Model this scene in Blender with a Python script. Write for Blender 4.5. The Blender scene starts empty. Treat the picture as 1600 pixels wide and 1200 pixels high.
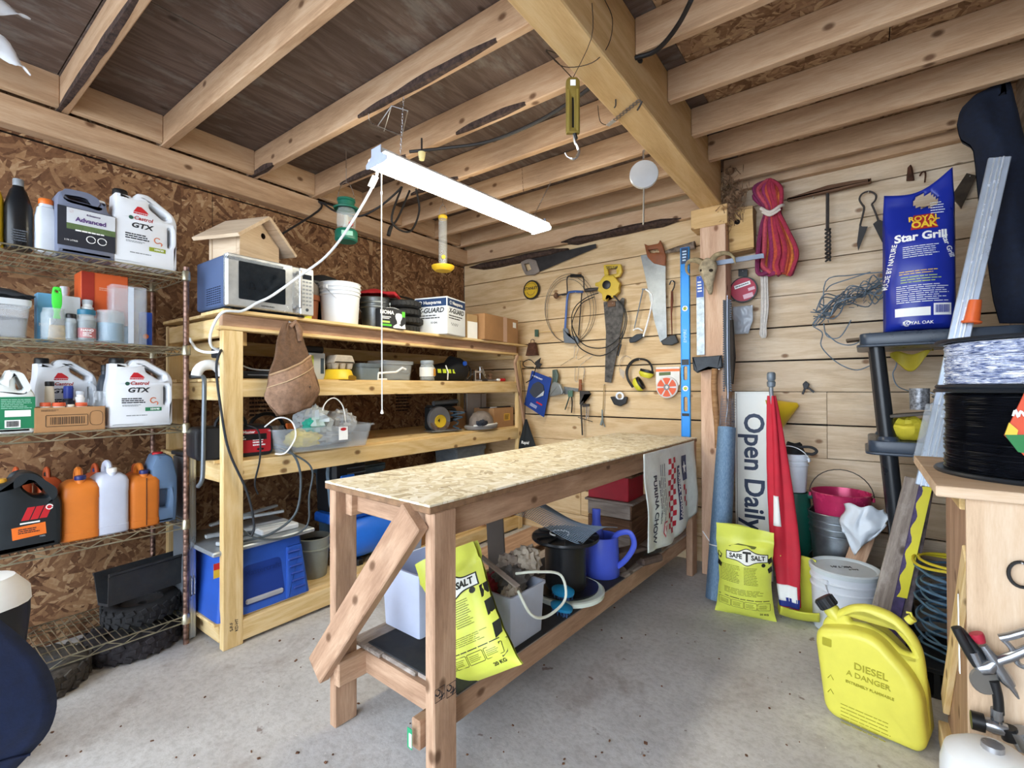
import bpy, math, random
from mathutils import Vector as V, Matrix as Mx, Euler, noise
from mathutils.geometry import tessellate_polygon
S = bpy.context.scene
C = S.collection
R_ = random.Random(11)
rad = math.radians
# ------------------------------------------------------------------ camera
EYE = V((0, 0, 1.25)); FPX = 742.0
yaw, pit, rol = rad(36.45), rad(.36), rad(-.21)
_f = V((-math.sin(yaw), math.cos(yaw), 0)); _r = V((math.cos(yaw), math.sin(yaw), 0)); _u = V((0, 0, 1))
FW = math.cos(pit) * _f + math.sin(pit) * _u; _u2 = math.cos(pit) * _u - math.sin(pit) * _f
RT = math.cos(rol) * _r + math.sin(rol) * _u2; UP = math.cos(rol) * _u2 - math.sin(rol) * _r
cd = bpy.data.cameras.new('camera'); cam = bpy.data.objects.new('camera', cd); C.objects.link(cam)
cd.sensor_fit = 'HORIZONTAL'; cd.sensor_width = 36; cd.lens = FPX / 1600 * 36; cd.clip_start = .02
cam.matrix_world = Mx(((RT.x, UP.x, -FW.x, EYE.x), (RT.y, UP.y, -FW.y, EYE.y), (RT.z, UP.z, -FW.z, EYE.z), (0, 0, 0, 1)))
S.camera = cam
# ------------------------------------------------------------------ world, exposure
W = bpy.data.worlds.new('sky'); S.world = W; W.use_nodes = True
bg = W.node_tree.nodes['Background']; bg.inputs[0].default_value = (.78, .88, 1.0, 1); bg.inputs[1].default_value = 4.5
LAMP = 20.0
S.view_settings.view_transform = 'Standard'; S.view_settings.look = 'None'; S.view_settings.gamma = 1
S.view_settings.use_curve_mapping = False; S.view_settings.exposure = 0.92

# ------------------------------------------------------------------ survey: points on known planes of the room
def at(u, v, x=None, y=None, z=None):
    d = RT * (u - 800) + FW * FPX - UP * (v - 600)
    t = (x - EYE.x) / d.x if x is not None else (y - EYE.y) / d.y if y is not None else (z - EYE.z) / d.z
    return EYE + d * t
def fit(u0, v0, u1, v1, x=None, y=None):          # foot point, width and height of an upright thing on a wall-parallel plane
    um = (u0 + u1) / 2
    a, b = at(u0, (v0 + v1) / 2, x, y), at(u1, (v0 + v1) / 2, x, y)
    lo, hi = at(um, v1, x, y), at(um, v0, x, y)
    return lo, (b - a).length, hi.z - lo.z

# ------------------------------------------------------------------ mesh builder
class B:
    def __init__(s): s.v = []; s.f = []; s.m = []; s.k = 0
    def add(s, vs, fs):
        n = len(s.v); s.v += [V(p) for p in vs]; s.f += [[n + i for i in f] for f in fs]; s.m += [s.k] * len(fs); return s
    def x(s, M, start=0):
        for i in range(start, len(s.v)): s.v[i] = M @ s.v[i]
        return s
    def box(s, c, d, ch=0.0, rot=None):
        h = [t / 2 for t in d]; ch = min(ch, min(h) * .9); n0 = len(s.v); vs = []; ix = {}
        sg = (-1, 1)
        if ch <= 0:
            for i in sg:
                for j in sg:
                    for k in sg: ix[i, j, k] = len(vs); vs.append((i * h[0], j * h[1], k * h[2]))
            q = lambda *a: [ix[p] for p in a]
            fs = [q((i, -1, -1), (i, 1, -1), (i, 1, 1), (i, -1, 1)) for i in sg] + [q((-1, i, -1), (1, i, -1), (1, i, 1), (-1, i, 1)) for i in sg] + [q((-1, -1, i), (1, -1, i), (1, 1, i), (-1, 1, i)) for i in sg]
        else:
            for i in sg:
                for j in sg:
                    for k in sg:
                        g = (i, j, k)
                        for a in range(3): ix[g, a] = len(vs); vs.append([g[b] * (h[b] if b == a else h[b] - ch) for b in range(3)])
            fs = []
            for a in range(3):
                b, c_ = [t for t in range(3) if t != a]
                for sa in sg:
                    L = []
                    for sb, sc in ((-1, -1), (1, -1), (1, 1), (-1, 1)):
                        g = [0] * 3; g[a] = sa; g[b] = sb; g[c_] = sc; L.append(ix[tuple(g), a])
                    fs.append(L)
                for sb in sg:
                    for sc in sg:
                        g0 = [0] * 3; g1 = [0] * 3; g0[a] = -1; g1[a] = 1
                        g0[b] = g1[b] = sb; g0[c_] = g1[c_] = sc; g0 = tuple(g0); g1 = tuple(g1)
                        fs.append([ix[g0, b], ix[g1, b], ix[g1, c_], ix[g0, c_]])
            for i in sg:
                for j in sg:
                    for k in sg: fs.append([ix[(i, j, k), a] for a in range(3)])
        M = Mx.Translation(V(c))
        if rot is not None: M = M @ (Euler(rot).to_matrix().to_4x4() if len(rot) == 3 else rot)
        return s.add([M @ V(p) for p in vs], fs)
    def tube(s, pts, r, n=8, closed=False, cap=True, flat=1.0):
        P = [V(p) for p in pts]; m = len(P); rs = r if isinstance(r, (list, tuple)) else [r] * m
        T = []
        for i in range(m):
            a = P[(i - 1) % m] if closed or i > 0 else P[i]; b = P[(i + 1) % m] if closed or i < m - 1 else P[i]
            T.append((b - a).normalized() if (b - a).length > 1e-9 else V((0, 0, 1)))
        up = V((0, 0, 1)) if abs(T[0].z) < .9 else V((1, 0, 0))
        N = (up - T[0] * up.dot(T[0])).normalized(); vs = []
        for i in range(m):
            N = N - T[i] * N.dot(T[i])
            N = N.normalized() if N.length > 1e-6 else T[i].orthogonal().normalized()
            Bn = T[i].cross(N)
            for k in range(n):
                a = 2 * math.pi * k / n; vs.append(P[i] + (N * math.cos(a) + Bn * math.sin(a) * flat) * rs[i])
        fs = []
        for i in range(m if closed else m - 1):
            j = (i + 1) % m
            for k in range(n): fs.append([i * n + k, i * n + (k + 1) % n, j * n + (k + 1) % n, j * n + k])
        if cap and not closed: fs += [list(range(n)), list(range((m - 1) * n, m * n))]
        return s.add(vs, fs)
    def lathe(s, prof, n=24, c=(0, 0, 0), M=None, sx=1, sy=1, e=1.0, closed=False):
        rings = []
        for r, z in prof:
            if r <= 1e-6: rings.append([(0, 0, z)])
            else:
                L = []
                for k in range(n):
                    a = 2 * math.pi * k / n; ca, sa = math.cos(a), math.sin(a)
                    L.append((math.copysign(abs(ca) ** e, ca) * r * sx, math.copysign(abs(sa) ** e, sa) * r * sy, z))
                rings.append(L)
        vs = []; st = []
        for L in rings: st.append(len(vs)); vs += L
        fs = []
        prs = list(zip(range(len(rings) - 1), range(1, len(rings))))
        if closed: prs.append((len(rings) - 1, 0))
        for i, j in prs:
            a, b = rings[i], rings[j]
            for k in range(n):
                k2 = (k + 1) % n
                if len(a) == 1 and len(b) == 1: continue
                if len(a) == 1: fs.append([st[i], st[j] + k, st[j] + k2])
                elif len(b) == 1: fs.append([st[i] + k, st[i] + k2, st[j]])
                else: fs.append([st[i] + k, st[i] + k2, st[j] + k2, st[j] + k])
        T = Mx.Translation(V(c)) @ (M or Mx())
        return s.add([T @ V(p) for p in vs], fs)
    def loft(s, rings, cap=True):
        n = len(rings[0]); vs = [p for r in rings for p in r]; fs = []
        for i in range(len(rings) - 1):
            for k in range(n): fs.append([i * n + k, i * n + (k + 1) % n, (i + 1) * n + (k + 1) % n, (i + 1) * n + k])
        if cap: fs += [list(range(n)), list(range((len(rings) - 1) * n, len(rings) * n))]
        return s.add(vs, fs)
    def prism(s, outer, d, holes=(), bev=0.0, M=None, seg=2, fan=False):   # outline in XZ, thickness along Y, rounded rim
        loops = [list(outer)] + [list(h) for h in holes]
        def area(L): return sum(L[i][0] * L[(i + 1) % len(L)][1] - L[(i + 1) % len(L)][0] * L[i][1] for i in range(len(L)))
        for i, L in enumerate(loops):
            if (area(L) < 0) == (i == 0): loops[i] = L[::-1]
        def inset(L, w):
            o = []; n = len(L)
            for i in range(n):
                p, q, r = V(L[i - 1] if len(L[i - 1]) == 2 else L[i - 1][:2]), V(L[i]), V(L[(i + 1) % n])
                a = (q - p); b = (r - q)
                if a.length < 1e-9: a = b
                if b.length < 1e-9: b = a
                a = a.normalized(); b = b.normalized()
                na = V((-a.y, a.x)); nb = V((-b.y, b.x)); m = na + nb
                m = m / max(.35, 1 + na.dot(nb)) if m.length > 1e-6 else na
                o.append(q + m * w)
            return o
        bev = min(bev, d * .49)
        lay = [(bev * (1 - math.sin(t * math.pi / 2 / seg)), -d / 2 + bev * (1 - math.cos(t * math.pi / 2 / seg))) for t in range(seg + 1)] if bev > 0 else [(0, -d / 2)]
        lay = ([(bev * 1.25, -d / 2)] if bev > 0 and not holes else []) + lay; lay = lay + [(w, -y) for w, y in lay[::-1]]
        vs = []; off = []
        for w, y in lay:
            row = []
            for L in loops:
                row.append(len(vs)); vs += [(p[0], y, p[1]) for p in (inset(L, w) if w > 0 else L)]
            off.append(row)
        fs = []
        for a in range(len(lay) - 1):
            for li, L in enumerate(loops):
                n = len(L)
                for k in range(n): fs.append([off[a][li] + k, off[a][li] + (k + 1) % n, off[a + 1][li] + (k + 1) % n, off[a + 1][li] + k])
        if len(loops) == 1:
            n = len(loops[0]); z0 = off[-1][0]
            if fan:
                for st in (0, z0):
                    c = sum((V(p) for p in vs[st:st + n]), V()) / n; vs.append(tuple(c)); fs += [[st + k, st + (k + 1) % n, len(vs) - 1] for k in range(n)]
            else: fs += [list(range(n)), list(range(z0, z0 + n))]
        else:
            tri = tessellate_polygon([[V((p[0], p[1], 0)) for p in L] for L in loops])
            fl = [i for li, L in enumerate(loops) for i in range(off[0][li], off[0][li] + len(L))]
            bl = [i for li, L in enumerate(loops) for i in range(off[-1][li], off[-1][li] + len(L))]
            for t in tri: fs.append([fl[i] for i in t]); fs.append([bl[i] for i in t])
        return s.add([(M @ V(p)) if M else p for p in vs], fs)
    def grid(s, fn, nu, nv, wrap=False):
        vs = [fn(i / nu, j / nv) for j in range(nv + 1) for i in range(nu + (0 if wrap else 1))]; w = nu if wrap else nu + 1; fs = []
        for j in range(nv):
            for i in range(nu): i2 = (i + 1) % w; fs.append([j * w + i, j * w + i2, (j + 1) * w + i2, (j + 1) * w + i])
        return s.add(vs, fs)
def rp(pts, r, n=4):                                 # round the corners of an outline
    o = []; m = len(pts)
    for i in range(m):
        p, q, t = V(pts[i - 1][:2]), V(pts[i][:2]), V(pts[(i + 1) % m][:2]); rr = pts[i][2] if len(pts[i]) > 2 else r
        a, b = p - q, t - q; la, lb = a.length, b.length
        k = min(rr, la * .49, lb * .49)
        if k < 1e-5: o.append(tuple(q)); continue
        A, D = q + a / la * k, q + b / lb * k
        for j in range(n + 1):
            f = j / n; o.append(tuple(A * (1 - f) ** 2 + q * 2 * f * (1 - f) + D * f * f))
    return o
def rrect(x0, z0, x1, z1, r=.01, n=3): return rp([(x0, z0), (x1, z0), (x1, z1), (x0, z1)], r, n)
def circ(cx, cz, r, n=20, rz=None): return [(cx + r * math.cos(2 * math.pi * k / n), cz + (rz or r) * math.sin(2 * math.pi * k / n)) for k in range(n)]
def arc(cx, cz, r, a0, a1, n=12, y=0, rz=None): return [(cx + r * math.cos(rad(a0 + (a1 - a0) * k / n)), y, cz + (rz or r) * math.sin(rad(a0 + (a1 - a0) * k / n))) for k in range(n + 1)]
def spline(P, n=6):
    P = [V(p) for p in P]; o = []
    for i in range(len(P) - 1):
        a, b, c, d = P[max(0, i - 1)], P[i], P[i + 1], P[min(len(P) - 1, i + 2)]
        for k in range(n):
            t = k / n; o.append(.5 * ((2 * b) + (c - a) * t + (2 * a - 5 * b + 4 * c - d) * t * t + (3 * b - a - 3 * c + d) * t ** 3))
    return o + [P[-1]]

# ------------------------------------------------------------------ objects
import bmesh
WM = {}
def link(name, data, parent=None, M=None):
    o = bpy.data.objects.new(name, data); C.objects.link(o); M = M or Mx()
    if parent is not None: o.parent = parent
    o.matrix_local = M; WM[o.name] = (WM[parent.name] if parent is not None else Mx()) @ M
    return o
def thing(name, label, cat, loc=(0, 0, 0), rz=0, group=None, rot=None, kind=None):
    M = Mx.Translation(V(loc)) @ (Euler(rot).to_matrix().to_4x4() if rot else Mx.Rotation(rad(rz), 4, 'Z'))
    return tag(link(name, None, None, M), label, cat, group, kind)
def tag(o, label, cat=None, group=None, kind=None):
    if label: o['label'] = label
    if cat: o['category'] = cat
    if group: o['group'] = group
    if kind: o['kind'] = kind
    return o
def build(b, name, mats, parent=None, sm=True, ang=38, M=None, sol=0, world=False, sub=0):
    me = bpy.data.meshes.new(name); me.from_pydata([tuple(p) for p in b.v], [], b.f)
    mats = mats if isinstance(mats, (list, tuple)) else [mats]
    for m in mats: me.materials.append(m)
    if len(mats) > 1: me.polygons.foreach_set('material_index', b.m)
    bm = bmesh.new(); bm.from_mesh(me); bmesh.ops.recalc_face_normals(bm, faces=bm.faces); bm.to_mesh(me); bm.free()
    if sm:
        me.polygons.foreach_set('use_smooth', [True] * len(me.polygons)); me.set_sharp_from_angle(angle=rad(ang))
    if world and parent is not None: M = WM[parent.name].inverted() @ (M or Mx())
    o = link(name, me, parent, M)
    if sol: q = o.modifiers.new('thickness', 'SOLIDIFY'); q.thickness = sol; q.offset = 0
    if sub: q = o.modifiers.new('smooth', 'SUBSURF'); q.levels = q.render_levels = sub
    return o
def plank(name, p0, p1, w, h, m, parent=None, side=(0, 0, 1), ch=.003, world=True):   # lumber: long axis is local X, h along 'side'
    p0, p1 = V(p0), V(p1); X = (p1 - p0).normalized(); s = V(side); Z = (s - X * s.dot(X)).normalized(); Y = Z.cross(X)
    M = Mx(((X.x, Y.x, Z.x, 0), (X.y, Y.y, Z.y, 0), (X.z, Y.z, Z.z, 0), (0, 0, 0, 1))); M.translation = (p0 + p1) / 2
    return build(B().box((0, 0, 0), ((p1 - p0).length, w, h), ch), name, m, parent, sm=False, M=M, world=world and parent is not None)
FONTS = {}
def txt(s, size, loc, parent, m, rot=(90, 0, 0), bold=.0, shear=0, sx=1, name='lettering', ex=.0004, align='CENTER'):
    c = bpy.data.curves.new(name, 'FONT'); c.body = s; c.size = size; c.align_x = align; c.align_y = 'CENTER'
    c.extrude = ex; c.offset = bold * size; c.shear = shear; c.resolution_u = 3; c.materials.append(m)
    M = Mx.Translation(V(loc)) @ Euler([rad(a) for a in rot]).to_matrix().to_4x4() @ Mx.Diagonal((sx, 1, 1, 1))
    t = bpy.data.objects.new('tmp', c); C.objects.link(t); me = bpy.data.meshes.new_from_object(t); bpy.data.objects.remove(t); bpy.data.curves.remove(c); me.name = name
    if not me.materials: me.materials.append(m)
    return link(name, me, parent, M)
FLAT = Mx(((1, 0, 0, 0), (0, 0, 1, 0), (0, 1, 0, 0), (0, 0, 0, 1)))      # outline drawn in XZ laid down into XY
def onL(u0, v0, u1, v1, zs, x=-2.72, d=.1):          # stand a thing facing the room from the left wall; zs = height of what carries it
    p, w, h = fit(u0, v0, u1, v1, x=x); return V((x - d / 2, p.y, zs)), w, p.z + h - zs
def onB(u0, v0, u1, v1, zs, y=3.4, d=.1):            # the same, facing the room from the back wall
    p, w, h = fit(u0, v0, u1, v1, y=y); return V((p.x, y + d / 2, zs)), w, p.z + h - zs
def patch(parent, name, x, z, w, h, y, m, r=0, t=.0012, rot=None):   # printed label on a front face
    b = B().prism(rrect(-w / 2, -h / 2, w / 2, h / 2, r) if r else [(-w / 2, -h / 2), (w / 2, -h / 2), (w / 2, h / 2), (-w / 2, h / 2)], t)
    M = Mx.Translation((x, y, z))
    if rot: M = M @ Euler([rad(a) for a in rot]).to_matrix().to_4x4()
    return build(b, name, m, parent, sm=False, M=M)
def lines(parent, x, z, w, h, n, y, m, t=.0008, seed=1, fill=.5, name='fine_print', M=None):   # rows of small print
    rr = random.Random(seed); b = B(); p = h / n
    for i in range(n):
        zz = z + h / 2 - p * (i + .5); xx = x - w / 2; e = x + w / 2 - rr.random() * w * .25
        while xx < e - .002:
            l = min(e - xx, w * (.06 + .16 * rr.random())); b.box((xx + l / 2, y, zz), (l, t, p * fill)); xx += l + w * .02
    return build(b, name, m, parent, sm=False, M=M)
def bars(parent, x, z, w, h, y, m, seed=3):          # barcode strokes
    rr = random.Random(seed); b = B(); xx = x - w / 2
    while xx < x + w / 2 - w * .03: l = w * (.015 + .03 * rr.random()); b.box((xx + l / 2, y, z), (l, .0008, h)); xx += l + w * (.015 + .025 * rr.random())
    return build(b, 'barcode', m, parent, sm=False)

# ------------------------------------------------------------------ materials
def lin(h):
    h = h.lstrip('#'); o = []
    for i in (0, 2, 4):
        c = int(h[i:i + 2], 16) / 255; o.append(c / 12.92 if c <= .04045 else ((c + .055) / 1.055) ** 2.4)
    return (*o, 1)
class N:
    def __init__(s, name):
        s.m = bpy.data.materials.new(name); s.m.use_nodes = True; s.t = s.m.node_tree; s.t.nodes.clear()
        s.out = s.t.nodes.new('ShaderNodeOutputMaterial'); s.p = s.n('ShaderNodeBsdfPrincipled'); s.l(s.p.outputs[0], s.out.inputs[0])
    def n(s, ty, **k):
        o = s.t.nodes.new(ty)
        for a, b in k.items(): setattr(o, a, b)
        return o
    def l(s, a, b): s.t.links.new(a, b)
    def put(s, sock, v):
        if hasattr(v, 'is_output'): s.l(v, sock)
        else: sock.default_value = v
    def coord(s, scale=(1, 1, 1), rot=(0, 0, 0), rnd=True, src='Object'):
        if src not in s.__dict__:
            tc = s.n('ShaderNodeTexCoord'); v = tc.outputs[src]
            if rnd:
                oi = s.n('ShaderNodeObjectInfo'); mu = s.n('ShaderNodeMath', operation='MULTIPLY'); s.l(oi.outputs['Random'], mu.inputs[0]); mu.inputs[1].default_value = 53
                ad = s.n('ShaderNodeVectorMath', operation='ADD'); s.l(v, ad.inputs[0]); s.l(mu.outputs[0], ad.inputs[1]); v = ad.outputs[0]
            s.__dict__[src] = v
        mp = s.n('ShaderNodeMapping'); s.l(s.__dict__[src], mp.inputs[0]); mp.inputs['Rotation'].default_value = rot; mp.inputs['Scale'].default_value = scale
        return mp.outputs[0]
    def noise(s, vec, scale=5, detail=3, rough=.55, dist=0, out=0):
        o = s.n('ShaderNodeTexNoise'); s.l(vec, o.inputs['Vector']); o.inputs['Scale'].default_value = scale; o.inputs['Detail'].default_value = detail; o.inputs['Roughness'].default_value = rough; o.inputs['Distortion'].default_value = dist
        return o.outputs[out]
    def math(s, op, a, b=0.0, c=None):
        o = s.n('ShaderNodeMath', operation=op); s.put(o.inputs[0], a); s.put(o.inputs[1], b)
        if c is not None: s.put(o.inputs[2], c)
        return o.outputs[0]
    def ramp(s, fac, stops):
        o = s.n('ShaderNodeValToRGB'); s.l(fac, o.inputs[0]); e = o.color_ramp.elements
        while len(e) < len(stops): e.new(.5)
        for k, (p, c) in enumerate(stops): e[k].position = p; e[k].color = lin(c) if isinstance(c, str) else (c, c, c, 1)
        return o.outputs[0]
    def mix(s, fac, a, b, mode='MIX'):
        o = s.n('ShaderNodeMix', data_type='RGBA', blend_type=mode); s.put(o.inputs[0], fac); s.put(o.inputs[6], lin(a) if isinstance(a, str) else a); s.put(o.inputs[7], lin(b) if isinstance(b, str) else b)
        return o.outputs[2]
    def bump(s, h, st=.2, d=.01):
        o = s.n('ShaderNodeBump'); s.l(h, o.inputs['Height']); o.inputs['Strength'].default_value = st; o.inputs['Distance'].default_value = d; s.l(o.outputs[0], s.p.inputs['Normal'])
    def done(s, col, rough=.6, metal=0, spec=.4, trans=0, alpha=1):
        s.put(s.p.inputs['Base Color'], lin(col) if isinstance(col, str) else col); s.put(s.p.inputs['Roughness'], rough); s.p.inputs['Metallic'].default_value = metal
        s.p.inputs['Specular IOR Level'].default_value = spec; s.p.inputs['Transmission Weight'].default_value = trans; s.p.inputs['Alpha'].default_value = alpha
        return s.m
_pm = {}
def pm(col, rough=.45, metal=0, var=.06, sc=9, bump=0, spec=.4, trans=0, alpha=1, dirt=0):    # painted, moulded or cast surface with slight mottling
    key = (col, rough, metal, var, sc, bump, spec, trans, alpha, dirt)
    if key in _pm: return _pm[key]
    n = N('surface_' + col.strip('#')); v = n.coord(); f = n.noise(v, sc, 4, .6)
    h, sft = lin(col), 1 - var * 2
    c = n.mix(n.ramp(f, [(.3, 0.), (.7, 1.)]), tuple(t * (1 - var * 1.5) for t in h[:3]) + (1,), tuple(min(1, t * (1 + var)) for t in h[:3]) + (1,))
    if dirt: c = n.mix(n.math('MULTIPLY', n.ramp(n.noise(v, sc * 2.3, 5, .7), [(.5, 0.), (.72, 1.)]), dirt), c, '#4a4038')
    if bump: n.bump(n.noise(v, sc * 4, 4, .6), bump, .006)
    _pm[key] = n.done(c, n.math('MULTIPLY_ADD', f, .25, max(.02, rough - .12)), metal, spec, trans, alpha); return _pm[key]
def wood(name, c0, c1, c2, knot='#5a3a22', ks=.75, rough=.7, ring=9, stain=None, st=.3, gs=16):
    n = N(name); v = n.coord((1, 1, 1)); g = n.coord((2.2, gs * 1.6, gs * 1.6)); w = n.coord((.75, 6, 6))
    d = n.noise(w, 1.6, 2, .45, .5); fine = n.noise(g, 6, 5, .7)
    ringv = n.math('SINE', n.math('MULTIPLY', d, ring * 6.28)); ringf = n.math('MULTIPLY_ADD', ringv, .15, .5)
    f = n.math('ADD', n.math('MULTIPLY', ringf, .55), n.math('MULTIPLY', fine, .5))
    c = n.ramp(f, [(.3, c0), (.52, c1), (.72, c2)])
    big = n.noise(n.coord((.7, 2.5, 2.5)), 1.5, 2); c = n.mix(n.math('MULTIPLY', n.ramp(big, [(.45, 0.), (.7, 1.)]), .35), c, c0)
    if stain: c = n.mix(n.math('MULTIPLY', n.ramp(n.noise(n.coord((2, 5, 5)), 2.1, 5, .7), [(.52, 0.), (.66, 1.)]), st), c, stain)
    sp = n.n('ShaderNodeSeparateXYZ'); n.l(n.coord((4.6, 7, 7)), sp.inputs[0]); cb = n.n('ShaderNodeCombineXYZ'); n.l(sp.outputs[0], cb.inputs[0]); n.l(n.math('ADD', sp.outputs[1], sp.outputs[2]), cb.inputs[1])
    vo = n.n('ShaderNodeTexVoronoi', voronoi_dimensions='2D'); n.l(cb.outputs[0], vo.inputs['Vector']); vo.inputs['Scale'].default_value = 1.0
    sep = n.n('ShaderNodeSeparateColor'); n.l(vo.outputs['Color'], sep.inputs[0])
    kn = n.math('MULTIPLY', n.ramp(vo.outputs['Distance'], [(.05, 1.), (.075, .75), (.12, 0.)]), n.math('GREATER_THAN', sep.outputs[0], ks))
    c = n.mix(n.math('MULTIPLY', kn, .85), c, knot)
    n.bump(f, .12, .004); return n.done(c, rough, 0, .25)
def osb(name, axis, tint=1.0, cols=('#452a19', '#6a4830', '#835f42', '#9a7552', '#c0a27e'), sc=46):
    n = N(name); v = n.coord(rnd=False); sp = n.n('ShaderNodeSeparateXYZ'); n.l(v, sp.inputs[0]); cb = n.n('ShaderNodeCombineXYZ')
    a, b = {'x': (1, 2), 'y': (0, 2), 'z': (0, 1)}[axis]; n.l(sp.outputs[a], cb.inputs[0]); n.l(sp.outputs[b], cb.inputs[1])
    wob = n.noise(cb.outputs[0], 9, 2, .5, 0, 1); wv = n.n('ShaderNodeVectorMath', operation='MULTIPLY_ADD'); n.l(wob, wv.inputs[0]); wv.inputs[1].default_value = (.035,) * 3; n.l(cb.outputs[0], wv.inputs[2])
    best = None
    for k, (an, s0) in enumerate(((12, 1.0), (65, 1.25), (118, .85), (160, 1.5), (92, .7), (38, 1.9), (140, 1.1))):
        mp = n.n('ShaderNodeMapping', vector_type='TEXTURE'); n.l(wv.outputs[0], mp.inputs[0]); mp.inputs['Rotation'].default_value = (0, 0, rad(an)); mp.inputs['Location'].default_value = (k * 3.1, k * 1.7, 0); mp.inputs['Scale'].default_value = (4.2, 1, 1)
        vo = n.n('ShaderNodeTexVoronoi', voronoi_dimensions='2D', feature='F1'); n.l(mp.outputs[0], vo.inputs['Vector']); vo.inputs['Scale'].default_value = sc * s0
        se = n.n('ShaderNodeSeparateColor'); n.l(vo.outputs['Color'], se.inputs[0])
        if best is None: best = (se.outputs[0], se.outputs[1])
        else:
            gt = n.math('GREATER_THAN', se.outputs[0], best[0]); h = n.math('MAXIMUM', se.outputs[0], best[0])
            m = n.n('ShaderNodeMix', data_type='FLOAT'); n.l(gt, m.inputs[0]); n.l(best[1], m.inputs[2]); n.l(se.outputs[1], m.inputs[3]); best = (h, m.outputs[0])
    f = n.math('ADD', n.math('ADD', n.math('MULTIPLY', best[1], .55), n.math('MULTIPLY', n.noise(v, 60, 3), .3)), n.math('MULTIPLY', n.noise(v, 7, 3), .25))
    c = n.ramp(f, [(.2, cols[0]), (.36, cols[1]), (.55, cols[2]), (.72, cols[3]), (.9, cols[4])])
    n.bump(f, .15, .004); return n.done(c, .62, 0, .3)
WALLB = wood('pale_wall_board', '#bd9a6e', '#d8bb91', '#e8d1ab', '#8a623c', .84, ring=4)
WALLR = wood('weathered_wall_board', '#b79d80', '#d3bda0', '#e3d2bb', '#7a563c', .82, ring=4, stain='#a0907f', st=.25)
JOIST = wood('rough_joist', '#a07f60', '#c09e7d', '#d2b596', '#5b3b24', .8, ring=3)
HEADW = wood('header_timber', '#c09a67', '#d6b582', '#e1c697', '#7b5530', .9, ring=4)
POSTW = wood('post_timber', '#b58e74', '#d2ae92', '#e0c3a8', '#7a5138', .72, ring=4)
NEWW = wood('new_lumber', '#c9a467', '#e0c28b', '#ecd4a5', '#6b4523', .66, ring=6)
BENCHW = wood('old_bench_lumber', '#91715a', '#b08d72', '#c8a88c', '#5d412c', .74, ring=4, stain='#7a5c48', st=.3)
GREYW = wood('grey_weathered_wood', '#6e625a', '#94887f', '#b3a79b', '#463a33', .8, ring=8, stain='#d2c8bf', st=.4)
DARKW = wood('dark_old_wood', '#4a3426', '#6b4d39', '#84654c', '#2c1d14', .8, ring=8)
CABW = wood('cabinet_plywood', '#b8997c', '#d3b798', '#e0cab0', '#6a4c33', .86, ring=3, gs=11)
BIRDW = wood('birdhouse_cedar', '#b39a80', '#cfb89c', '#ddcab0', '#7b583b', .95, ring=4)
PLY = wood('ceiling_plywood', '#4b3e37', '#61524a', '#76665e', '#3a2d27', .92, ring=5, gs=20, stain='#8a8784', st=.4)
RED_OSB = osb('wall_osb', 'x'); TOP_OSB = osb('bench_top_osb', 'z', cols=('#a8977a', '#d2c4a2', '#e4dabe', '#eee7d4', '#f6f2e6'), sc=52); CEIL_OSB = osb('ceiling_osb', 'z', cols=('#5a3c28', '#7d5d42', '#94745a', '#a98a68', '#c0a482'))
BARK = pm('#4b3a33', .95, 0, .5, 40, .8)
STEEL = pm('#c9cbd0', .28, 1, .08); GALV = pm('#9fa8b0', .42, 1, .2, 14); RUST = pm('#5b3a2a', .85, .3, .35, 25, .3); IRON = pm('#4a4644', .6, .6, .25, 22, .2)
WHITE = pm('#e9ecee', .42); PWHITE = pm('#f4f5f3', .5, 0, .03); BLACK = pm('#141517', .42); RUBBER = pm('#222224', .8, 0, .25, 30, .2); GREYP = pm('#7e8488', .5)
INK = pm('#20242c', .6); RED = pm('#c0242c', .45); BLUE = pm('#1d4fb0', .4); YEL = pm('#e6d032', .45); ORANGE = pm('#e8742a', .42); CARD = pm('#a97f56', .85, 0, .1, 6, .1); NAVY = pm('#1b2746', .9, 0, .2, 30, .15)
def clear(col='#e8eef2', a=.35, r=.12): return pm(col, r, 0, .04, 6, 0, .5, 0, a * .6)
# ================================================================== the room
XW, YW, XR, ZC = -3.2, 3.53, .62, 2.75
n = N('concrete'); v = n.coord(rnd=False)
f = n.noise(v, 3.2, 6, .62); g = n.noise(v, 38, 4, .7); c = n.ramp(f, [(.3, '#b3b0ae'), (.55, '#c3c1bf'), (.75, '#d0cecb')])
c = n.mix(n.math('MULTIPLY', n.ramp(g, [(.35, 1.), (.55, 0.)]), .35), c, '#8a857f')
c = n.mix(n.math('MULTIPLY', n.ramp(n.noise(v, 1.9, 5, .7, .4), [(.56, 0.), (.68, 1.)]), .5), c, '#84756b')
c = n.mix(n.math('MULTIPLY', n.ramp(n.noise(v, 11, 3, .6), [(.68, 0.), (.72, 1.)]), .7), c, '#6b5348')
c = n.mix(n.math('MULTIPLY', n.ramp(n.noise(v, 75, 2, .5), [(.72, 0.), (.75, 1.)]), .8), c, '#dcd8d2')
n.bump(g, .25, .006); CONC = n.done(c, .8, 0, .3)
fl = tag(build(B().box((-1.2, -1.5, -.06), (6.5, 10.2, .12)), 'floor', CONC, sm=False), 'dusty grey concrete slab floor with brown stains', None, None, 'structure')
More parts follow.
